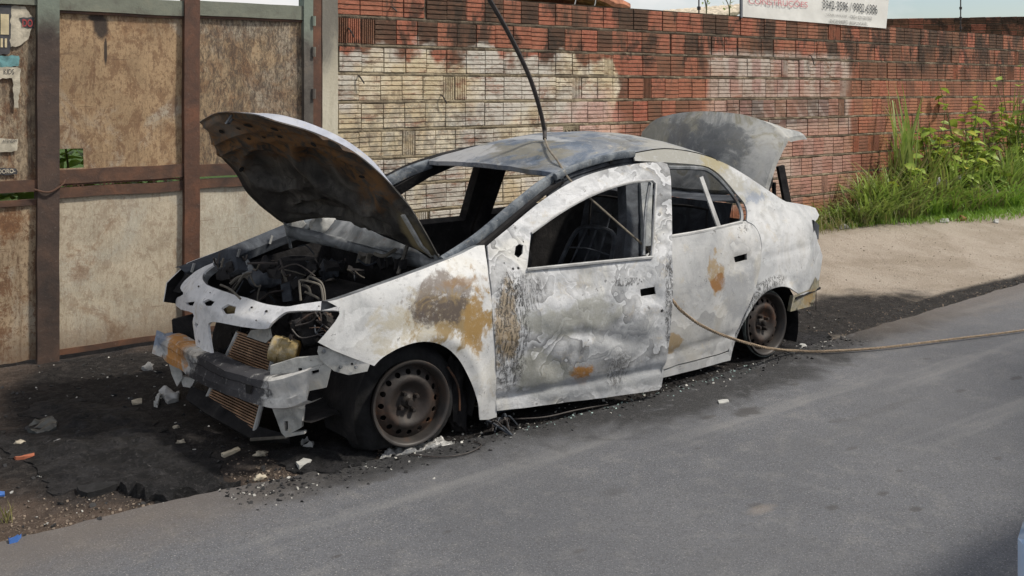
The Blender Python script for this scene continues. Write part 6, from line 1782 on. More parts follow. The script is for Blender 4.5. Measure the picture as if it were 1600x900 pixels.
# ------------------------------------------------------------------ burnt remains on the ground
def ground_sheet(name, pxpts, hfn, mat, step=0.03, jag=0.02, taper=0.0):
    q = [PZ(x, y, 0.02) for x, y in pxpts]
    out = resample([(p.x, p.y) for p in q], 0.03)
    out = [(x + jag * nz(x * 14, y * 14, 1.0) + jag * 0.6 * nz(x * 45, y * 45, 4.0), y + jag * nz(x * 14, y * 14, 7.0) + jag * 0.6 * nz(x * 45, y * 45, 9.0)) for x, y in out]
    P, Tr = sheet2d(out, (), step)
    used = sorted({i for t_ in Tr for i in t_}); ix = {u: k for k, u in enumerate(used)}
    bset = out
    V = []
    for u in used:
        x, y = P[u]
        g = max(gh(x, y), RZ if y < road_edge(x) else -1)
        dist = min((x - a_) ** 2 + (y - b_) ** 2 for a_, b_ in bset[::4]) ** 0.5
        V.append((x, y, g + (hfn(x, y) if taper <= 0 else 0.002 + hfn(x, y) * (0.12 + 0.88 * sstep(0.0, taper, dist)))))
    n0 = len(V)
    F_ = []
    for t_ in Tr:
        a, b, c = (ix[i] for i in t_)
        n = (Vector(V[b]) - Vector(V[a])).cross(Vector(V[c]) - Vector(V[a]))
        F_.append((a, b, c) if n.z > 0 else (a, c, b))
    ec = {(t_[k], t_[(k + 1) % 3]) for t_ in F_ for k in range(3)}
    Vb = [(x, y, max(gh(x, y), RZ if y < road_edge(x) else -1) - 0.01) for x, y, z in V]
    rim = [(a, a + n0, b + n0, b) for (a, b) in ec if (b, a) not in ec]
    return build(name, V + Vb, F_ + rim, mat, angle=55)
mat_pts = [(38, 637), (60, 622), (110, 617), (150, 625), (205, 632), (235, 642), (262, 668), (290, 690), (330, 705), (348, 728), (362, 745), (368, 752), (330, 756), (285, 762), (262, 770), (228, 772), (212, 762), (190, 752), (150, 752), (120, 757), (82, 762), (72, 745), (55, 718), (20, 705), (-20, 690), (-20, 672), (40, 672), (88, 660), (60, 645)]
def h_mat(x, y):
    return 0.002 + 0.030 * abs(fbm(x * 3.6, y * 3.6, 2.0, 6)) + 0.034 * abs(nz(x * 11, y * 11, 5.0)) * abs(nz(x * 3, y * 3, 1.0)) * 2 + 0.012 * nz(x * 27, y * 27)
def mk_charred():
    t = T('charred_plastic'); v = t.pos(); n = t.noise(7, 9, 0.8, 0.3, vec=v); n2 = t.noise(40, 7, 0.8, vec=v); n3 = t.noise(110, 3, 0.7, vec=v)
    c = t.mix(t.ss(n, 0.42, 0.60), (0.010, 0.010, 0.011), (0.032, 0.031, 0.033))
    c = t.mix(t.math('MULTIPLY', t.ss(n2, 0.54, 0.64), 0.7), c, (0.075, 0.072, 0.075))
    c = t.mix(t.math('MULTIPLY', t.ss(n3, 0.64, 0.72), 0.6), c, (0.24, 0.23, 0.22))
    M['charred_plastic'] = t.done(c, 0.7, 0, t.math('ADD', n, n2), 1.0, 0.03, 0.25)
mk_charred()
tag(ground_sheet('charred_bumper_cover', mat_pts, h_mat, M['charred_plastic'], 0.02, 0.06, 0.14), 'large sheet of charred plastic bumper melted onto the dirt before the car', 'debris')
curl = [(185, 752), (240, 745), (300, 744), (345, 748), (370, 753), (300, 764), (265, 771), (225, 773), (205, 766)]
tag(ground_sheet('charred_curl', curl, lambda x, y: 0.035 + 0.030 * fbm(x * 8, y * 8, 3.0) + 0.012 * nz(x * 30, y * 30), M['charred_plastic'], 0.016, 0.03, 0.04), 'thick curled lump of charred plastic at the edge of the asphalt', 'debris')
tag(ground_sheet('rubber_strip', [(120, 757), (150, 752), (183, 753), (184, 756), (160, 764), (136, 768), (123, 764)], lambda x, y: 0.022 + 0.006 * nz(x * 8, y * 8), M['tyre_char'], 0.02, 0.003), 'smooth flat strip of black rubber beside the curled plastic', 'debris')
tag(ground_sheet('melted_aluminium_puddle', [(592, 705), (610, 693), (640, 684), (665, 676), (690, 675), (710, 680), (700, 690), (670, 697), (640, 704), (615, 708)], lambda x, y: 0.010 + 0.016 * abs(fbm(x * 18, y * 18, 5.0)) + 0.012 * nz(x * 50, y * 50), M['melted_aluminium'], 0.010, 0.014, 0.03), 'silvery puddle of melted aluminium under the front wheel', 'debris')
char2 = [(470, 690), (520, 682), (560, 690), (590, 700), (560, 722), (520, 735), (480, 730), (440, 722), (420, 700)]
tag(ground_sheet('charred_crust', char2, lambda x, y: 0.010 + 0.03 * abs(fbm(x * 7, y * 7, 8.0)) + 0.01 * nz(x * 40, y * 40), M['charred_plastic'], 0.022, 0.04, 0.10), 'crumbly black crust below the bumper next to the front tyre', 'debris')
char3 = [(1150, 556), (1190, 558), (1235, 545), (1260, 536), (1300, 520), (1290, 512), (1240, 515), (1225, 530)]
tag(ground_sheet('charred_crust', char3, lambda x, y: 0.004 + 0.02 * abs(fbm(x * 7, y * 7, 9.0)) + 0.006 * nz(x * 40, y * 40), M['charred_plastic'], 0.025, 0.04, 0.10), 'black tarry crust on the ground behind the rear wheel', 'debris')

rd = random.Random(11)
def shard_mesh(mb, c, s, rr_):
    k = rr_.randint(4, 6); a0 = rr_.uniform(0, 6.28)
    rot = Matrix.Rotation(rr_.uniform(-.7, .7), 3, 'X') @ Matrix.Rotation(rr_.uniform(-.7, .7), 3, 'Y')
    top_ = [Vector(c) + rot @ Vector((s * rr_.uniform(.5, 1) * cos(a0 + 2 * pi * i / k), s * rr_.uniform(.5, 1) * sin(a0 + 2 * pi * i / k), s * 0.22)) for i in range(k)]
    bot_ = [p - Vector((0, 0, s * rr_.uniform(.3, .5))) for p in top_]
    f = [tuple(range(k)), tuple(range(2 * k - 1, k - 1, -1))] + [(i, k + i, k + (i + 1) % k, (i + 1) % k) for i in range(k)]
    mb.add(top_ + bot_, f)
def gz(x, y): return max(gh(x, y), RZ if y < road_edge(x) else -1)
def scatter(name, n, pick, size, mat, label):
    mb = MB()
    for _ in range(n):
        x, y = pick(); s = size()
        shard_mesh(mb, (x, y, gz(x, y) + s * 0.15), s, rd)
    tag(mb.build(name, mat, smooth=False), label, None, kind='stuff')
simple('crumb_black', (0.02, 0.02, 0.021), 0.8, 0, 0.5, 20, 0.5, 60)
simple('crumb_pale', (0.42, 0.41, 0.38), 0.7, 0, 0.4, 20)
simple('glass_crumb', (0.30, 0.40, 0.38), 0.25, 0, 0.3, 20)
simple('pebble', (0.16, 0.125, 0.095), 0.9, 0, 0.6, 12)
def along_near(): x = rd.uniform(-0.9, 3.4); return x, -0.84 + rd.gauss(0, 0.09)
def round_car():
    while True:
        x, y = rd.uniform(-1.9, 3.9), rd.uniform(-0.75, 1.75)
        if not (-0.4 < x < 3.2 and -0.5 < y < 0.9) : return x, y
scatter('soot_crumbs', 3200, along_near, lambda: 0.002 + 0.012 * rd.random() ** 2.5, M['crumb_black'], 'black soot and crumbs fallen along the near side of the wreck')
scatter('soot_crumbs', 1100, round_car, lambda: 0.003 + 0.016 * rd.random() ** 2.5, M['crumb_black'], 'black soot and crumbs strewn on the dirt round the wreck')
scatter('ash_flakes', 300, along_near, lambda: rd.uniform(0.003, 0.012), M['crumb_pale'], 'pale ash flakes along the near side of the wreck')
scatter('ash_flakes', 260, round_car, lambda: rd.uniform(0.003, 0.010), M['crumb_pale'], 'pale ash flakes on the burnt dirt')
scatter('glass_crumbs', 120, lambda: (rd.uniform(0.4, 2.3), -0.93 + rd.gauss(0, 0.05)), lambda: rd.uniform(0.004, 0.010), M['glass_crumb'], 'greenish crumbs of window glass below the doors')
def verge():
    x = rd.uniform(-2.3, 0.2) if rd.random() < 0.65 else rd.uniform(3.3, 11.5)
    return x, road_edge(x) + abs(rd.gauss(0, 0.16))
scatter('gravel', 3600, verge, lambda: 0.002 + 0.008 * rd.random() ** 2.2, M['pebble'], 'fine gravel along the edge of the asphalt')
scatter('gravel', 1600, lambda: (rd.uniform(3.3, 11.5), rd.uniform(-0.6, 1.5)), lambda: 0.002 + 0.007 * rd.random() ** 2, M['pebble'], 'scattered grit on the sandy verge')

def stone(px, py, s, mat, label, cat='stone', name='stone', group=None, seed=0.0, sq=(1, 0.7, 0.45)):
    p = PZ(px, py, 0.01); g = gz(p.x, p.y)
    if g > 0.02: p = PZ(px, py, g)
    o = lump(name, (p.x, p.y, gz(p.x, p.y) + s * 0.25), s, mat, None, 6, 0.7, seed, sq)
    return tag(o, label, cat, group)
simple('stone_pale', (0.36, 0.32, 0.25), 0.85, 0, 0.25, 20, 0.5, 60)
simple('stone_grey', (0.23, 0.23, 0.23), 0.85, 0, 0.3, 20, 0.5, 60)
simple('paper_white', (0.36, 0.36, 0.345), 0.8, 0, 0.15, 20)
for i, (x, y, s, lab) in enumerate([(283, 688, .022, 'small pale stone beside the radiator tray'), (407, 706, .030, 'pale oval stone below the bumper, left of the curved shell'), (405, 741, .026, 'pale stone at the road edge below the bumper'),
                                    (275, 664, .018, 'small cream stone left of the radiator'), (30, 692, .026, 'pale stone lying on the charred sheet at far left')]):
    stone(x, y, s, M['stone_pale'], lab, seed=i * 2.0)
stone(231, 575, .034, M['stone_grey'], 'grey round stone on the dirt before the gate', seed=22.0, sq=(1, .8, .8))
stone(95, 688, .03, M['stone_grey'], 'grey lump on the charred sheet left of the car', seed=25.0)
def scrap(name, pxpts, mat, label, cat, h=0.015, crumple=0.02, step=0.02):
    o = ground_sheet(name, pxpts, lambda x, y: h + crumple * fbm(x * 16, y * 16, h * 900, 3), mat, step, 0.004)
    return tag(o, label, cat)
simple('blue_plastic', (0.06, 0.17, 0.50), 0.5); simple('orange_plastic', (0.30, 0.095, 0.05), 0.6); simple('clear_plastic', (0.07, 0.075, 0.073), 0.35, 0, 0.4, 20)
scrap('plastic_scrap', [(14, 839), (24, 834), (33, 835), (28, 842), (15, 845)], M['blue_plastic'], 'crumpled blue plastic scrap at the lower left corner', 'litter')
scrap('plastic_scrap', [(-3, 759), (8, 760), (7, 766), (-3, 766)], M['blue_plastic'], 'tiny blue scrap at the left edge on the brown dirt', 'litter', 0.01, 0.008, 0.01)
scrap('plastic_shard', [(22, 708), (38, 706), (54, 703), (55, 706), (40, 710), (25, 711)], M['orange_plastic'], 'orange red plastic shard on the charred sheet', 'debris', 0.012, 0.008)
scrap('plastic_bag', [(42, 660), (55, 652), (72, 650), (90, 655), (88, 664), (62, 670), (44, 668)], M['clear_plastic'], 'crumpled smoky plastic bag on the dirt left of the charred sheet', 'litter', 0.015, 0.03)
scrap('foil_scrap', [(248, 610), (262, 605), (280, 609), (279, 620), (262, 625), (256, 617)], M['ash_metal'], 'crumpled silvery foil scrap left of the bumper', 'debris', 0.02, 0.035, 0.012)
scrap('foil_strip', [(240, 628), (247, 612), (251, 614), (246, 630)], M['paper_white'], 'white ash strip below the crumpled foil', 'debris', 0.02, 0.03, 0.012)
scrap('ash_shell', [(463, 720), (474, 713), (487, 715), (480, 720), (468, 725)], M['paper_white'], 'white curved shell of ash at the road edge below the bumper', 'debris', 0.02, 0.01, 0.012)
scrap('ash_scrap', [(470, 688), (480, 684), (492, 690), (488, 697), (474, 694)], M['ash_metal'], 'grey ash scrap beneath the lower bracket', 'debris', 0.02, 0.03, 0.012)
scrap('wood_chip', [(345, 703), (372, 694), (376, 696), (350, 706)], M['stone_pale'], 'thin pale splinter below the radiator tray', 'debris', 0.012, 0.01, 0.015)
scrap('wood_chip', [(205, 622), (222, 619), (222, 623), (207, 626)], M['stone_pale'], 'small pale splinter left of the foil scrap', 'debris', 0.012, 0.01, 0.015)
scrap('ash_shard', [(1243, 533), (1257, 530), (1262, 533), (1250, 536)], M['paper_white'], 'white shard lying behind the rear wheel', 'debris', 0.012, 0.01, 0.015)
scrap('ash_shard', [(1122, 624), (1138, 622), (1139, 626), (1124, 628)], M['paper_white'], 'small white shard on the asphalt beyond the front door', 'debris', 0.008, 0.006, 0.012)
scrap('ash_shard', [(735, 622), (757, 622), (756, 626), (737, 627)], M['stone_pale'], 'pale sliver beside the front door sill', 'debris', 0.008, 0.006, 0.012)
tangle = thing('wire_tangle', 'knot of burnt wiring on the road below the front door hinge', 'debris', PZ(785, 665, 0.01))
for k in range(12):
    a = PZ(rd.uniform(752, 800), rd.uniform(656, 676), 0.01); b = PZ(rd.uniform(760, 812), rd.uniform(658, 682), 0.012)
    MB().tube([a, (a + b) / 2 + Vector((rd.uniform(-.04, .04), rd.uniform(-.04, .04), rd.uniform(.02, .06))), b], rd.uniform(.003, .006), 5, sub=5).build('wire', M[rd.choice(['cable', 'cable', 'char_blue'])], tangle)
lump('burnt_plug', PZ(778, 664, 0.02), 0.03, M['char'], tangle, 6, 0.5, 3.0)
o = MB().tube([PZ(640, 710, .014), PZ(690, 714, .016), PZ(730, 708, .016), PZ(752, 696, .014), PZ(740, 690, .014)], 0.003, 5, sub=6).build('burnt_wire', M['cable'])
tag(o, 'thin black wire looping on the asphalt by the front wheel', 'wire')
o = MB().tube([PZ(795, 655, .014), PZ(850, 652, .016), PZ(900, 641, .016), PZ(950, 632, .014)], 0.004, 5, sub=6).build('burnt_wire', M['cable'])
tag(o, 'thin black wire lying below the front door', 'wire')

# ------------------------------------------------------------------ plants
def leaf_mat(name, a, b, dry=0.0):
    t = T(name); v = t.pos(); n = t.noise(9, 4, 0.6, vec=v); n2 = t.noise(2.0, 3, 0.6, vec=v)
    c = t.mix(t.ss(n, 0.3, 0.7), a, b)
    if dry: c = t.mix(t.math('MULTIPLY', t.ss(n2, 0.5, 0.65), dry), c, (0.28, 0.22, 0.10))
    m = t.done(c, 0.5, 0, None, spec=0.35)
    tr_ = t.new('ShaderNodeBsdfTranslucent'); t.put(tr_.inputs[0], t.mix(0.5, c, (0.30, 0.42, 0.05)))
    mx = t.new('ShaderNodeMixShader'); mx.inputs[0].default_value = 0.32
    t.nt.links.new(t.b.outputs[0], mx.inputs[1]); t.nt.links.new(tr_.outputs[0], mx.inputs[2]); t.nt.links.new(mx.outputs[0], t.out.inputs[0])
    return m
M['blade'] = leaf_mat('grass_blade', (0.18, 0.29, 0.06), (0.38, 0.48, 0.15), 0.3)
M['lawn'] = leaf_mat('lawn_blade', (0.14, 0.28, 0.035), (0.25, 0.42, 0.07), 0.15)
M['dryblade'] = leaf_mat('dry_blade', (0.16, 0.14, 0.06), (0.24, 0.22, 0.11), 0.7)
M['broad'] = leaf_mat('broad_leaf', (0.18, 0.30, 0.05), (0.42, 0.50, 0.10))
M['yellow'] = leaf_mat('yellow_leaf', (0.30, 0.34, 0.04), (0.45, 0.42, 0.06))
M['stem'] = simple('plant_stem', (0.12, 0.13, 0.05), 0.7)
def blade(mb, base, h, w, lean, az, droop, seg=5):
    d = Vector((cos(az), sin(az), 0)); sd_ = Vector((-sin(az), cos(az), 0)); v = []
    for i in range(seg + 1):
        s = i / seg
        p = Vector(base) + d * (lean * s * h + droop * h * s ** 3) + sd_ * (0.05 * h * sin(3 * s + az * 7)) + Vector((0, 0, h * (s - 0.45 * droop * s ** 3)))
        ww = w * (1 - s ** 1.8) * (0.55 + 0.9 * min(1, s * 3)) * 0.5
        v += [p - sd_ * ww, p + sd_ * ww] if i < seg else [p]
    f = [(2 * i, 2 * i + 1, 2 * i + 3, 2 * i + 2) for i in range(seg - 1)] + [(2 * seg - 2, 2 * seg - 1, 2 * seg)]
    mb.add(v, f)
def leaf(mb, base, L, w, dirv, tilt_up, roll=0.0):
    d = Vector(dirv).normalized(); sd_ = d.cross(Vector((0, 0, 1))); sd_ = sd_.normalized() if sd_.length > 1e-3 else Vector((1, 0, 0))
    nrm_ = sd_.cross(d)
    rot = Matrix.Rotation(roll, 3, d); sd_ = rot @ sd_; nrm_ = rot @ nrm_
    v = []
    for s, k in ((0, .05), (.22, .8), (.5, 1), (.78, .62), (1, 0)):
        c = Vector(base) + d * (L * s) - Vector((0, 0, 1)) * (0.30 * L * s * s)
        v += [c - sd_ * (w * k / 2) + nrm_ * (0.12 * w * k), c, c + sd_ * (w * k / 2) + nrm_ * (0.12 * w * k)]
    f = []
    for i in range(4):
        for k in (0, 1): f.append((3 * i + k, 3 * i + k + 1, 3 * i + k + 4, 3 * i + k + 3))
    mb.add(v, f)
rp = random.Random(31)
def base_pt(px, Y):
    q = PY(px, 300, Y); return Vector((q.x, Y, gh(q.x, Y)))
def reed(px, Y, h, n, spread, label, mat='blade', w=(0.018, 0.034), droop=(0.1, 0.5)):
    b = base_pt(px, Y)
    root = thing('reed_clump', label, 'grass clump', b, 'tall grasses along the brick wall')
    for half in range(2):
        mb = MB()
        for _ in range(n // 2):
            az = rp.uniform(0, 2 * pi); r = abs(rp.gauss(0, 0.05 + 0.06 * spread))
            blade(mb, b + Vector((cos(az) * r, sin(az) * r * 0.5, -0.02)), h * rp.uniform(0.45, 1.0), rp.uniform(*w), spread * rp.uniform(0.05, 0.55), rp.uniform(0, 2 * pi), rp.uniform(*droop), 6)
        mb.build('blades', M[mat if half == 0 else ('dryblade' if rp.random() < 0.5 else mat)], root, angle=180)
reed(1413, 1.62, 1.75, 30, 0.22, 'tallest narrow clump of reed grass, right behind the gap of bare wall', w=(0.022, 0.045), droop=(0.0, 0.25))
reed(1396, 1.66, 1.05, 18, 0.3, 'short reed clump just left of the tallest reeds', droop=(0.0, 0.3))
reed(1452, 1.55, 1.15, 46, 0.45, 'dense leaning reed clump between the tallest reeds and the leafy weed', w=(0.02, 0.04))
reed(1478, 1.60, 0.95, 40, 0.6, 'spreading reed clump beneath the leafy weed')
reed(1362, 1.45, 0.62, 60, 1.0, 'low arching grass tussock spilling towards the wreck', droop=(0.4, 0.9))
reed(1330, 1.50, 0.42, 46, 1.0, 'small dry tussock nearest the wreck', 'dryblade', (0.01, 0.02), (0.3, 0.8))
reed(1400, 1.40, 0.60, 50, 1.0, 'arching tussock in front of the tallest reeds', droop=(0.4, 0.9))
reed(1535, 1.50, 0.85, 60, 0.6, 'bright grass clump right of the leafy weed')
reed(1568, 1.45, 0.95, 60, 0.6, 'bright grass clump second from the right edge')
reed(1600, 1.45, 1.05, 60, 0.6, 'bright grass clump cut by the right edge')
reed(1505, 1.40, 0.50, 60, 0.9, 'low bright grass clump before the leafy weed', droop=(0.3, 0.8))
reed(1590, 1.72, 1.65, 36, 0.25, 'tall upright reeds against the wall at the right edge', w=(0.022, 0.045), droop=(0.0, 0.3))
reed(1300, 1.70, 0.40, 30, 0.6, 'sparse dry grass at the wall foot behind the trunk lid', 'dryblade', (0.008, 0.016), (0.1, 0.5))
reed(1265, 1.74, 0.32, 26, 0.6, 'sparse dry grass at the wall foot above the tail of the wreck', 'dryblade', (0.008, 0.016), (0.1, 0.5))
tuss = [(1285, 1.62, .34, 'first'), (1312, 1.55, .40, 'second'), (1345, 1.38, .50, 'third'), (1378, 1.35, .55, 'fourth'), (1418, 1.32, .55, 'fifth'), (1458, 1.30, .50, 'sixth'), (1490, 1.25, .50, 'seventh'), (1525, 1.22, .55, 'eighth'), (1555, 1.18, .60, 'ninth'), (1585, 1.15, .60, 'tenth')]
for px_, y_, h_, o_ in tuss:
    reed(px_, y_, h_, 90, 1.1, 'drooping grass tussock in the front row, %s from the wreck' % o_, 'lawn' if px_ > 1440 else 'blade', (0.008, 0.018), (0.4, 1.0))
for px_, y_, h_, lab_ in ((1352, 1.58, 0.75, 'pale reed clump nearest the wreck, before bare brick'), (1372, 1.52, 0.85, 'pale reed clump second nearest the wreck'), (1392, 1.45, 0.8, 'pale leaning reed clump below the short reeds'), (1428, 1.42, 0.95, 'pale reed clump standing before the tallest reeds'), (1466, 1.45, 0.9, 'pale reed clump left of the torn grey bag'), (1492, 1.50, 1.0, 'pale reed clump right of the torn grey bag'), (1580, 1.35, 0.9, 'pale reed clump before the tall reeds at the right edge')):
    reed(px_, y_, h_, 80, 0.75, lab_, 'blade', (0.012, 0.026), (0.2, 0.8))
for px_, h_, o_ in ((1430, 1.3, 'left'), (1520, 1.15, 'middle'), (1548, 1.25, 'right')):
    reed(px_, 1.66, h_, 34, 0.4, 'upright cane grass against the wall, %s one of the three behind the weeds' % o_, 'blade', (0.02, 0.04), (0.05, 0.5))
def weed(px, Y, h, nst, nleaf, label, size=(0.09, 0.19), spread=0.25):
    b = base_pt(px, Y); root = thing('leafy_weed', label, 'plant', b, 'leafy weeds along the brick wall')
    mb = MB(); ml = MB(); my = MB()
    for _ in range(nst):
        az = rp.uniform(0, 2 * pi); hh = h * rp.uniform(0.6, 1.0)
        pts = [b + Vector((0, 0, -0.02))]
        for s in (0.33, 0.66, 1.0):
            pts.append(b + Vector((cos(az) * spread * s * hh + rp.uniform(-.03, .03), 0.6 * sin(az) * spread * s * hh + rp.uniform(-.03, .03), hh * s)))
        P = catmull(pts, 5); mb.tube(P, [0.009, 0.007, 0.005, 0.003], 5)
        for _k in range(nleaf):
            s = rp.uniform(0.25, 1.0); p = P[min(len(P) - 1, int(s * (len(P) - 1)))]
            a2 = rp.uniform(0, 2 * pi); L = rp.uniform(*size)
            leaf(ml if rp.random() < 0.88 else my, p, L, L * rp.uniform(0.5, 0.85), (cos(a2), sin(a2), rp.uniform(-0.4, 0.6)), 0, rp.uniform(-.7, .7))
    mb.build('stem', M['stem'], root); ml.build('leaves', M['broad'], root, angle=180)
    if my.v: my.build('yellowed_leaves', M['yellow'], root, angle=180)
weed(1505, 1.60, 1.60, 9, 12, 'tall leafy weed with broad bright leaves in the middle of the reeds')
weed(1385, 1.55, 0.55, 8, 8, 'low bushy weed left of the tallest reeds', (0.06, 0.14))
weed(1478, 1.55, 1.05, 9, 11, 'lower leafy weed left of the tall leafy one')
weed(1532, 1.60, 1.1, 9, 11, 'leafy weed between the tall weed and the bright grass')
weed(1440, 1.45, 0.65, 10, 9, 'knee-high leafy weed at the foot of the reeds', (0.06, 0.14))
weed(1592, 1.55, 1.95, 9, 12, 'tall leafy weed cut by the right edge', (0.08, 0.19))
weed(1512, 1.42, 0.7, 11, 9, 'low leafy weed beside the litter', (0.06, 0.14))
weed(1460, 1.62, 1.25, 8, 9, 'leafy weed standing just right of the tallest reeds', (0.08, 0.17))
weed(1575, 1.62, 1.35, 9, 11, 'leafy weed left of the one cut by the right edge', (0.08, 0.18))
weed(1425, 1.50, 0.8, 9, 9, 'bushy weed at the foot of the tallest reeds', (0.06, 0.15))
weed(1560, 1.40, 0.6, 10, 9, 'low leafy weed before the bright grass clumps', (0.06, 0.14))
# short turf
mb = MB(); cnt = 0
while cnt < 15000:
    x = rp.uniform(5.6, 12.6); y = rp.uniform(0.55, 1.88)
    edge = interp([(5.6, 1.55), (6.6, 1.35), (7.6, 1.12), (9, 0.80), (12.6, 0.60)], x) + 0.12 * nz(x * 2.5, 3.0) + 0.05 * nz(x * 9, 5.0)
    if y < edge: continue
    if rp.random() > 0.25 + 0.75 * sstep(edge, edge + 0.25, y) * sstep(5.6, 7.2, x): continue
    hgt = rp.uniform(0.04, 0.10) * (1 + 0.9 * sstep(1.2, 1.8, y))
    blade(mb, (x, y, gh(x, y) - 0.005), hgt, rp.uniform(0.006, 0.012), rp.uniform(0, 0.5), rp.uniform(0, 6.28), rp.uniform(0, 0.7), 2)
    cnt += 1
tag(mb.build('turf', M['lawn'], smooth=True, angle=180), 'short bright green turf at the foot of the brick wall', None, kind='stuff')
mb = MB()
for _ in range(1400):
    x = rp.uniform(5.0, 8.6); y = rp.uniform(1.25, 1.88)
    blade(mb, (x, y, gh(x, y) - 0.005), rp.uniform(0.06, 0.24), rp.uniform(0.005, 0.010), rp.uniform(0, 0.6), rp.uniform(0, 6.28), rp.uniform(0, 0.9), 3)
tag(mb.build('dry_grass', M['dryblade'], angle=180), 'thin dry grass and stalks near the wall foot', None, kind='stuff')
# small tuft at the lower left
mb = MB(); q = PZ(12, 812, 0.0)
for _ in range(16): blade(mb, (q.x + rp.gauss(0, .012), q.y + rp.gauss(0, .012), gh(q.x, q.y)), rp.uniform(.03, .10), .005, rp.uniform(0, .4), rp.uniform(0, 6.28), rp.uniform(0, .6), 3)
tag(mb.build('grass_tuft', M['dryblade'], angle=180), 'small yellowish grass tuft on the brown dirt at lower left', 'grass')
# litter in the grass
def litter(px, py, Y, s, mat, label, seed):
    q = PY(px, py, Y); o = lump('litter', (q.x, Y, gh(q.x, Y) + s * 0.35), s, mat, None, 7, 0.8, seed, (1.1, 0.6, 0.6)); tag(o, label, 'litter')
simple('grey_plastic', (0.22, 0.22, 0.205), 0.5, 0, 0.25, 14); simple('dead_leaf', (0.20, 0.085, 0.03), 0.8)
def bag(px, py, Y, s, label, seed):
    q = PY(px, py, Y); o = lump('plastic_bag', (q.x, Y, q.z), s, M['grey_plastic'], None, 8, 0.9, seed, (1.3, 0.6, 0.7)); tag(o, label, 'litter')
bag(1470, 288, 1.45, 0.085, 'torn grey plastic bag caught in the weeds', 4.0)
bag(1497, 278, 1.46, 0.055, 'smaller scrap of grey plastic right of the torn bag', 9.0)
litter(1476, 338, 1.05, 0.055, M['paper_white'], 'white crumpled litter on the turf', 2.0)
litter(1556, 337, 0.80, 0.045, M['paper_white'], 'white scrap on the turf near the right edge', 6.0)
litter(1503, 334, 1.0, 0.055, M['dead_leaf'], 'reddish brown dead leaf on the turf', 8.0)
litter(1318, 350, 1.35, 0.05, M['stone_grey'], 'grey rubble lump at the edge of the turf behind the wreck', 7.0)
# green behind the gate and on top of the wall
def bush(name, label, c, r, n, size=(0.08, 0.17)):
    root = thing(name, label, 'bush', (c[0], c[1], 0)); ml = MB(); st = MB()
    for k in range(7):
        a2 = rp.uniform(0, 6.28)
        st.tube([(c[0], c[1], 0), (c[0] + 0.3 * r[0] * cos(a2), c[1] + 0.3 * r[1] * sin(a2), c[2] * 0.6), (c[0] + 0.8 * r[0] * cos(a2), c[1] + 0.8 * r[1] * sin(a2), c[2] + 0.5 * r[2])], [0.015, 0.005], 5, sub=4)
    for _ in range(n):
        d = Vector((rp.gauss(0, 1), rp.gauss(0, 1), rp.gauss(0, 1))).normalized() * rp.uniform(0.4, 1) ** 0.5
        L = rp.uniform(*size); a2 = rp.uniform(0, 6.28)
        leaf(ml, (c[0] + d.x * r[0], c[1] + d.y * r[1], c[2] + d.z * r[2]), L, L * 0.6, (cos(a2), sin(a2), rp.uniform(-.2, .6)), 0, rp.uniform(-.6, .6))
    st.build('stem', M['stem'], root); ml.build('leaves', M['broad'], root, angle=180)
bush('bush', 'bright green bush behind the gate showing through its square hole', (-0.55, 2.35, 1.1), (0.75, 0.3, 0.5), 900)
bush('bush', 'bright green bush behind the gap in the left part of the gate', (-1.75, 2.35, 0.95), (0.7, 0.3, 0.5), 800)
def top_sprig(px, label, n):
    q = PY(px, 20, WY + 0.05); root = thing('sprig', label, 'plant', (q.x, q.y, WT)); mb = MB(); ml = MB()
    for k in range(n):
        a2 = rp.uniform(-0.6, 0.6); t_ = Vector((q.x + 0.16 * a2, q.y, WT + rp.uniform(.15, .3)))
        mb.tube([(q.x, q.y, WT - .03), (q.x + 0.03 * a2, q.y, WT + .1), t_], .005, 5, sub=4)
        for _ in range(4): leaf(ml, t_ - Vector((0, 0, rp.uniform(0, .15))), .06, .02, (rp.uniform(-1, 1), rp.uniform(-.5, .5), .6), 0)
    mb.build('stem', M['stem'], root); ml.build('leaves', M['blade'], root, angle=180)
top_sprig(1104, 'green sprig growing on the wall top beside the fence rod', 4)
top_sprig(1140, 'thin sprig growing on the wall top next to the signboard', 2)

# ------------------------------------------------------------------ light blue car parked across the road, only its front corner in view
def mk_carpaint():
    t = T('pale_blue_paint'); return t.done((0.28, 0.43, 0.66), 0.25, 0.0, None, coat=0.8)
M['bluepaint'] = mk_carpaint(); simple('dark_glass', (0.02, 0.025, 0.03), 0.08); simple('black_rubber', (0.02, 0.02, 0.02), 0.8); simple('lamp_clear', (0.55, 0.57, 0.6), 0.1)
CX0, CY0 = -0.390, -3.537
pc = thing('parked_car', 'pale blue car of which only the front corner shows at lower right', 'car', (CX0 + 2.0, CY0 - 0.84, 0))
PL2 = [(0.0, 0.30), (0.06, 0.62), (0.2, 0.76), (0.6, 0.83), (2.0, 0.84), (3.4, 0.83), (3.8, 0.76), (3.95, 0.55)]
def prof(x): return interp([(0.0, 0.60), (0.10, 0.72), (0.5, 0.86), (1.05, 0.95), (1.25, 1.0), (2.0, 1.0), (3.5, 0.98), (3.95, 0.90)], x)
mb = MB(); secs = []
for i in range(41):
    x = 3.95 * i / 40; hw = smooth_interp(PL2, x, 0.06); zt = prof(x); s = []
    for yy, z in ((-1, 0.22), (-1.0, 0.45), (-1.0, 0.62), (-0.97, zt - 0.13), (-0.90, zt - 0.04), (-0.78, zt), (-0.3, zt + 0.025), (0.3, zt + 0.025), (0.78, zt), (0.90, zt - 0.04), (0.97, zt - 0.13), (1.0, 0.62), (1.0, 0.45), (1, 0.22)):
        s.append((CX0 + x, CY0 - 0.84 + yy * hw, z))
    secs.append(s)
V = [p for s in secs for p in s]; k0 = 14
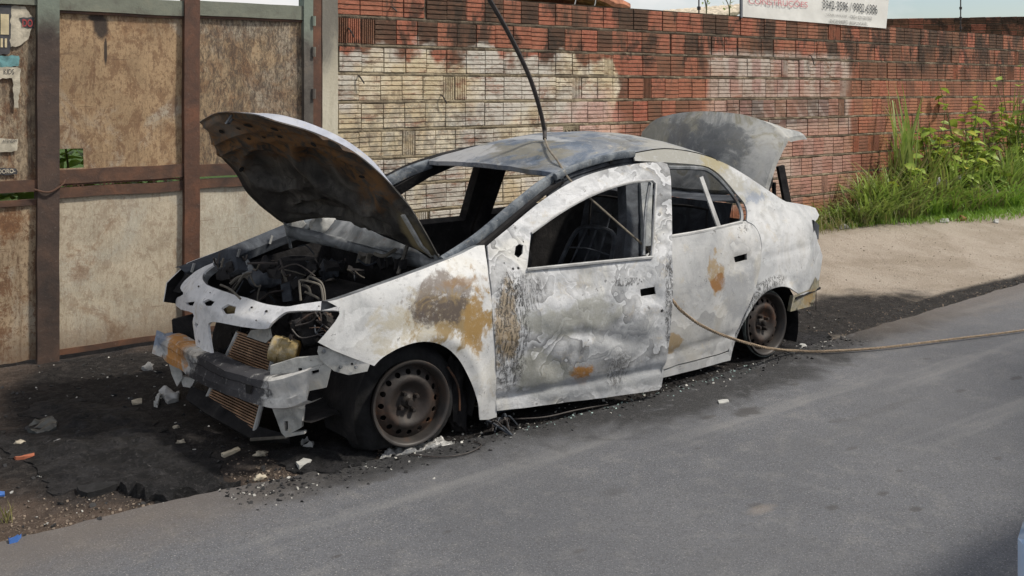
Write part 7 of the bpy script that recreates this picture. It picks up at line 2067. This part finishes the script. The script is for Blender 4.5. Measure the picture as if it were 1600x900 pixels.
mb.add(V, [(k0 * i + k, k0 * i + k + 1, k0 * i + k0 + k + 1, k0 * i + k0 + k) for i in range(40) for k in range(k0 - 1)] + [tuple(range(k0 - 1, -1, -1)), tuple(40 * k0 + k for k in range(k0))])
mb.build('body', M['bluepaint'], pc, angle=50)
mb = MB(); gl = []
for x, z, hw in ((1.15, 0.97, 0.76), (1.75, 1.42, 0.62), (2.2, 1.47, 0.62), (3.0, 1.44, 0.60), (3.7, 0.98, 0.72)):
    gl.append([(CX0 + x, CY0 - 0.84 - hw, z), (CX0 + x, CY0 - 0.84 + hw, z)])
cab = MB(); cab.add([p for g in gl for p in g] + [(CX0 + 1.3, CY0 - 1.62, 0.97), (CX0 + 1.3, CY0 - 0.06, 0.97), (CX0 + 3.6, CY0 - 1.60, 0.97), (CX0 + 3.6, CY0 - 0.08, 0.97)], [(0, 1, 3, 2), (6, 7, 9, 8), (0, 2, 4, 6, 8, 12, 10), (1, 11, 13, 9, 7, 5, 3)])
cab.build('windows', M['dark_glass'], pc, smooth=False)
rf_ = MB(); rf_.grid(lambda u, w: Vector((CX0 + lerp(1.72, 3.05, u), CY0 - 0.84 + lerp(-0.64, 0.64, w), interp([(0, 1.425), (0.35, 1.485), (1, 1.45)], u) + 0.03 * (1 - (2 * w - 1) ** 2))), 14, 10); rf_.build('roof', M['bluepaint'], pc)
for xx in (0.78, 3.2):
    for sg in (-1, 1):
        Mx = Matrix.Translation((CX0 + xx, CY0 - 0.84 + sg * 0.76, 0.30)) @ Matrix.Rotation(radians(-90 * sg), 4, 'X')
        w_ = MB().lathe([(0.19, 0.06), (0.28, 0.07), (0.30, 0.05), (0.30, -0.10), (0.28, -0.12), (0.19, -0.11)], Mx, 32, True).build('wheel', M['black_rubber'], pc)
        MB().lathe([(0.001, 0.05), (0.05, 0.055), (0.12, 0.035), (0.19, 0.055)], Mx, 24).build('rim', M['ash_metal'], w_)
for sg in (-1, 1):
    lump('headlight', (CX0 + 0.12, CY0 - 0.84 + sg * 0.56, 0.66), 0.10, M['lamp_clear'], pc, 8, 0.0, 0, (0.8, 1.2, 0.7))


# ------------------------------------------------------------------ street tree across the road, its soft shade falls on the asphalt
tree = thing('street_tree', 'street tree across the road whose shade falls on the asphalt', 'tree', (6.6, -7.4, 0))
MB().tube([(6.6, -7.4, -0.1), (6.7, -7.4, 1.8), (6.5, -7.3, 3.6), (6.6, -7.3, 5.6)], [0.20, 0.16, 0.12, 0.05], 10, sub=4).build('trunk', M['stem'], tree)
lm_ = MB()
for k in range(10):
    a2 = 2 * pi * k / 10 + rp.uniform(-.3, .3); e = Vector((6.7 + 1.7 * cos(a2) * rp.uniform(.5, 1), -7.2 + 1.5 * sin(a2) * rp.uniform(.5, 1), 5.6 + rp.uniform(-.8, 1.2)))
    MB().tube([(6.6, -7.3, 3.2 + 0.15 * k), Vector((6.6, -7.3, 4.4)).lerp(e, 0.5), e], [0.06, 0.015], 6, sub=4).build('limb', M['stem'], tree)
    for _ in range(420):
        d = Vector((rp.gauss(0, 1), rp.gauss(0, 1), rp.gauss(0, .8))); d = d.normalized() * (rp.uniform(0, 1) ** 0.5) * 1.0
        L = rp.uniform(.14, .24); a3 = rp.uniform(0, 6.28)
        leaf(lm_, e + d, L, L * .6, (cos(a3), sin(a3), rp.uniform(-.4, .4)), 0, rp.uniform(-.6, .6))
lm_.build('crown', M['blade'], tree, angle=180)
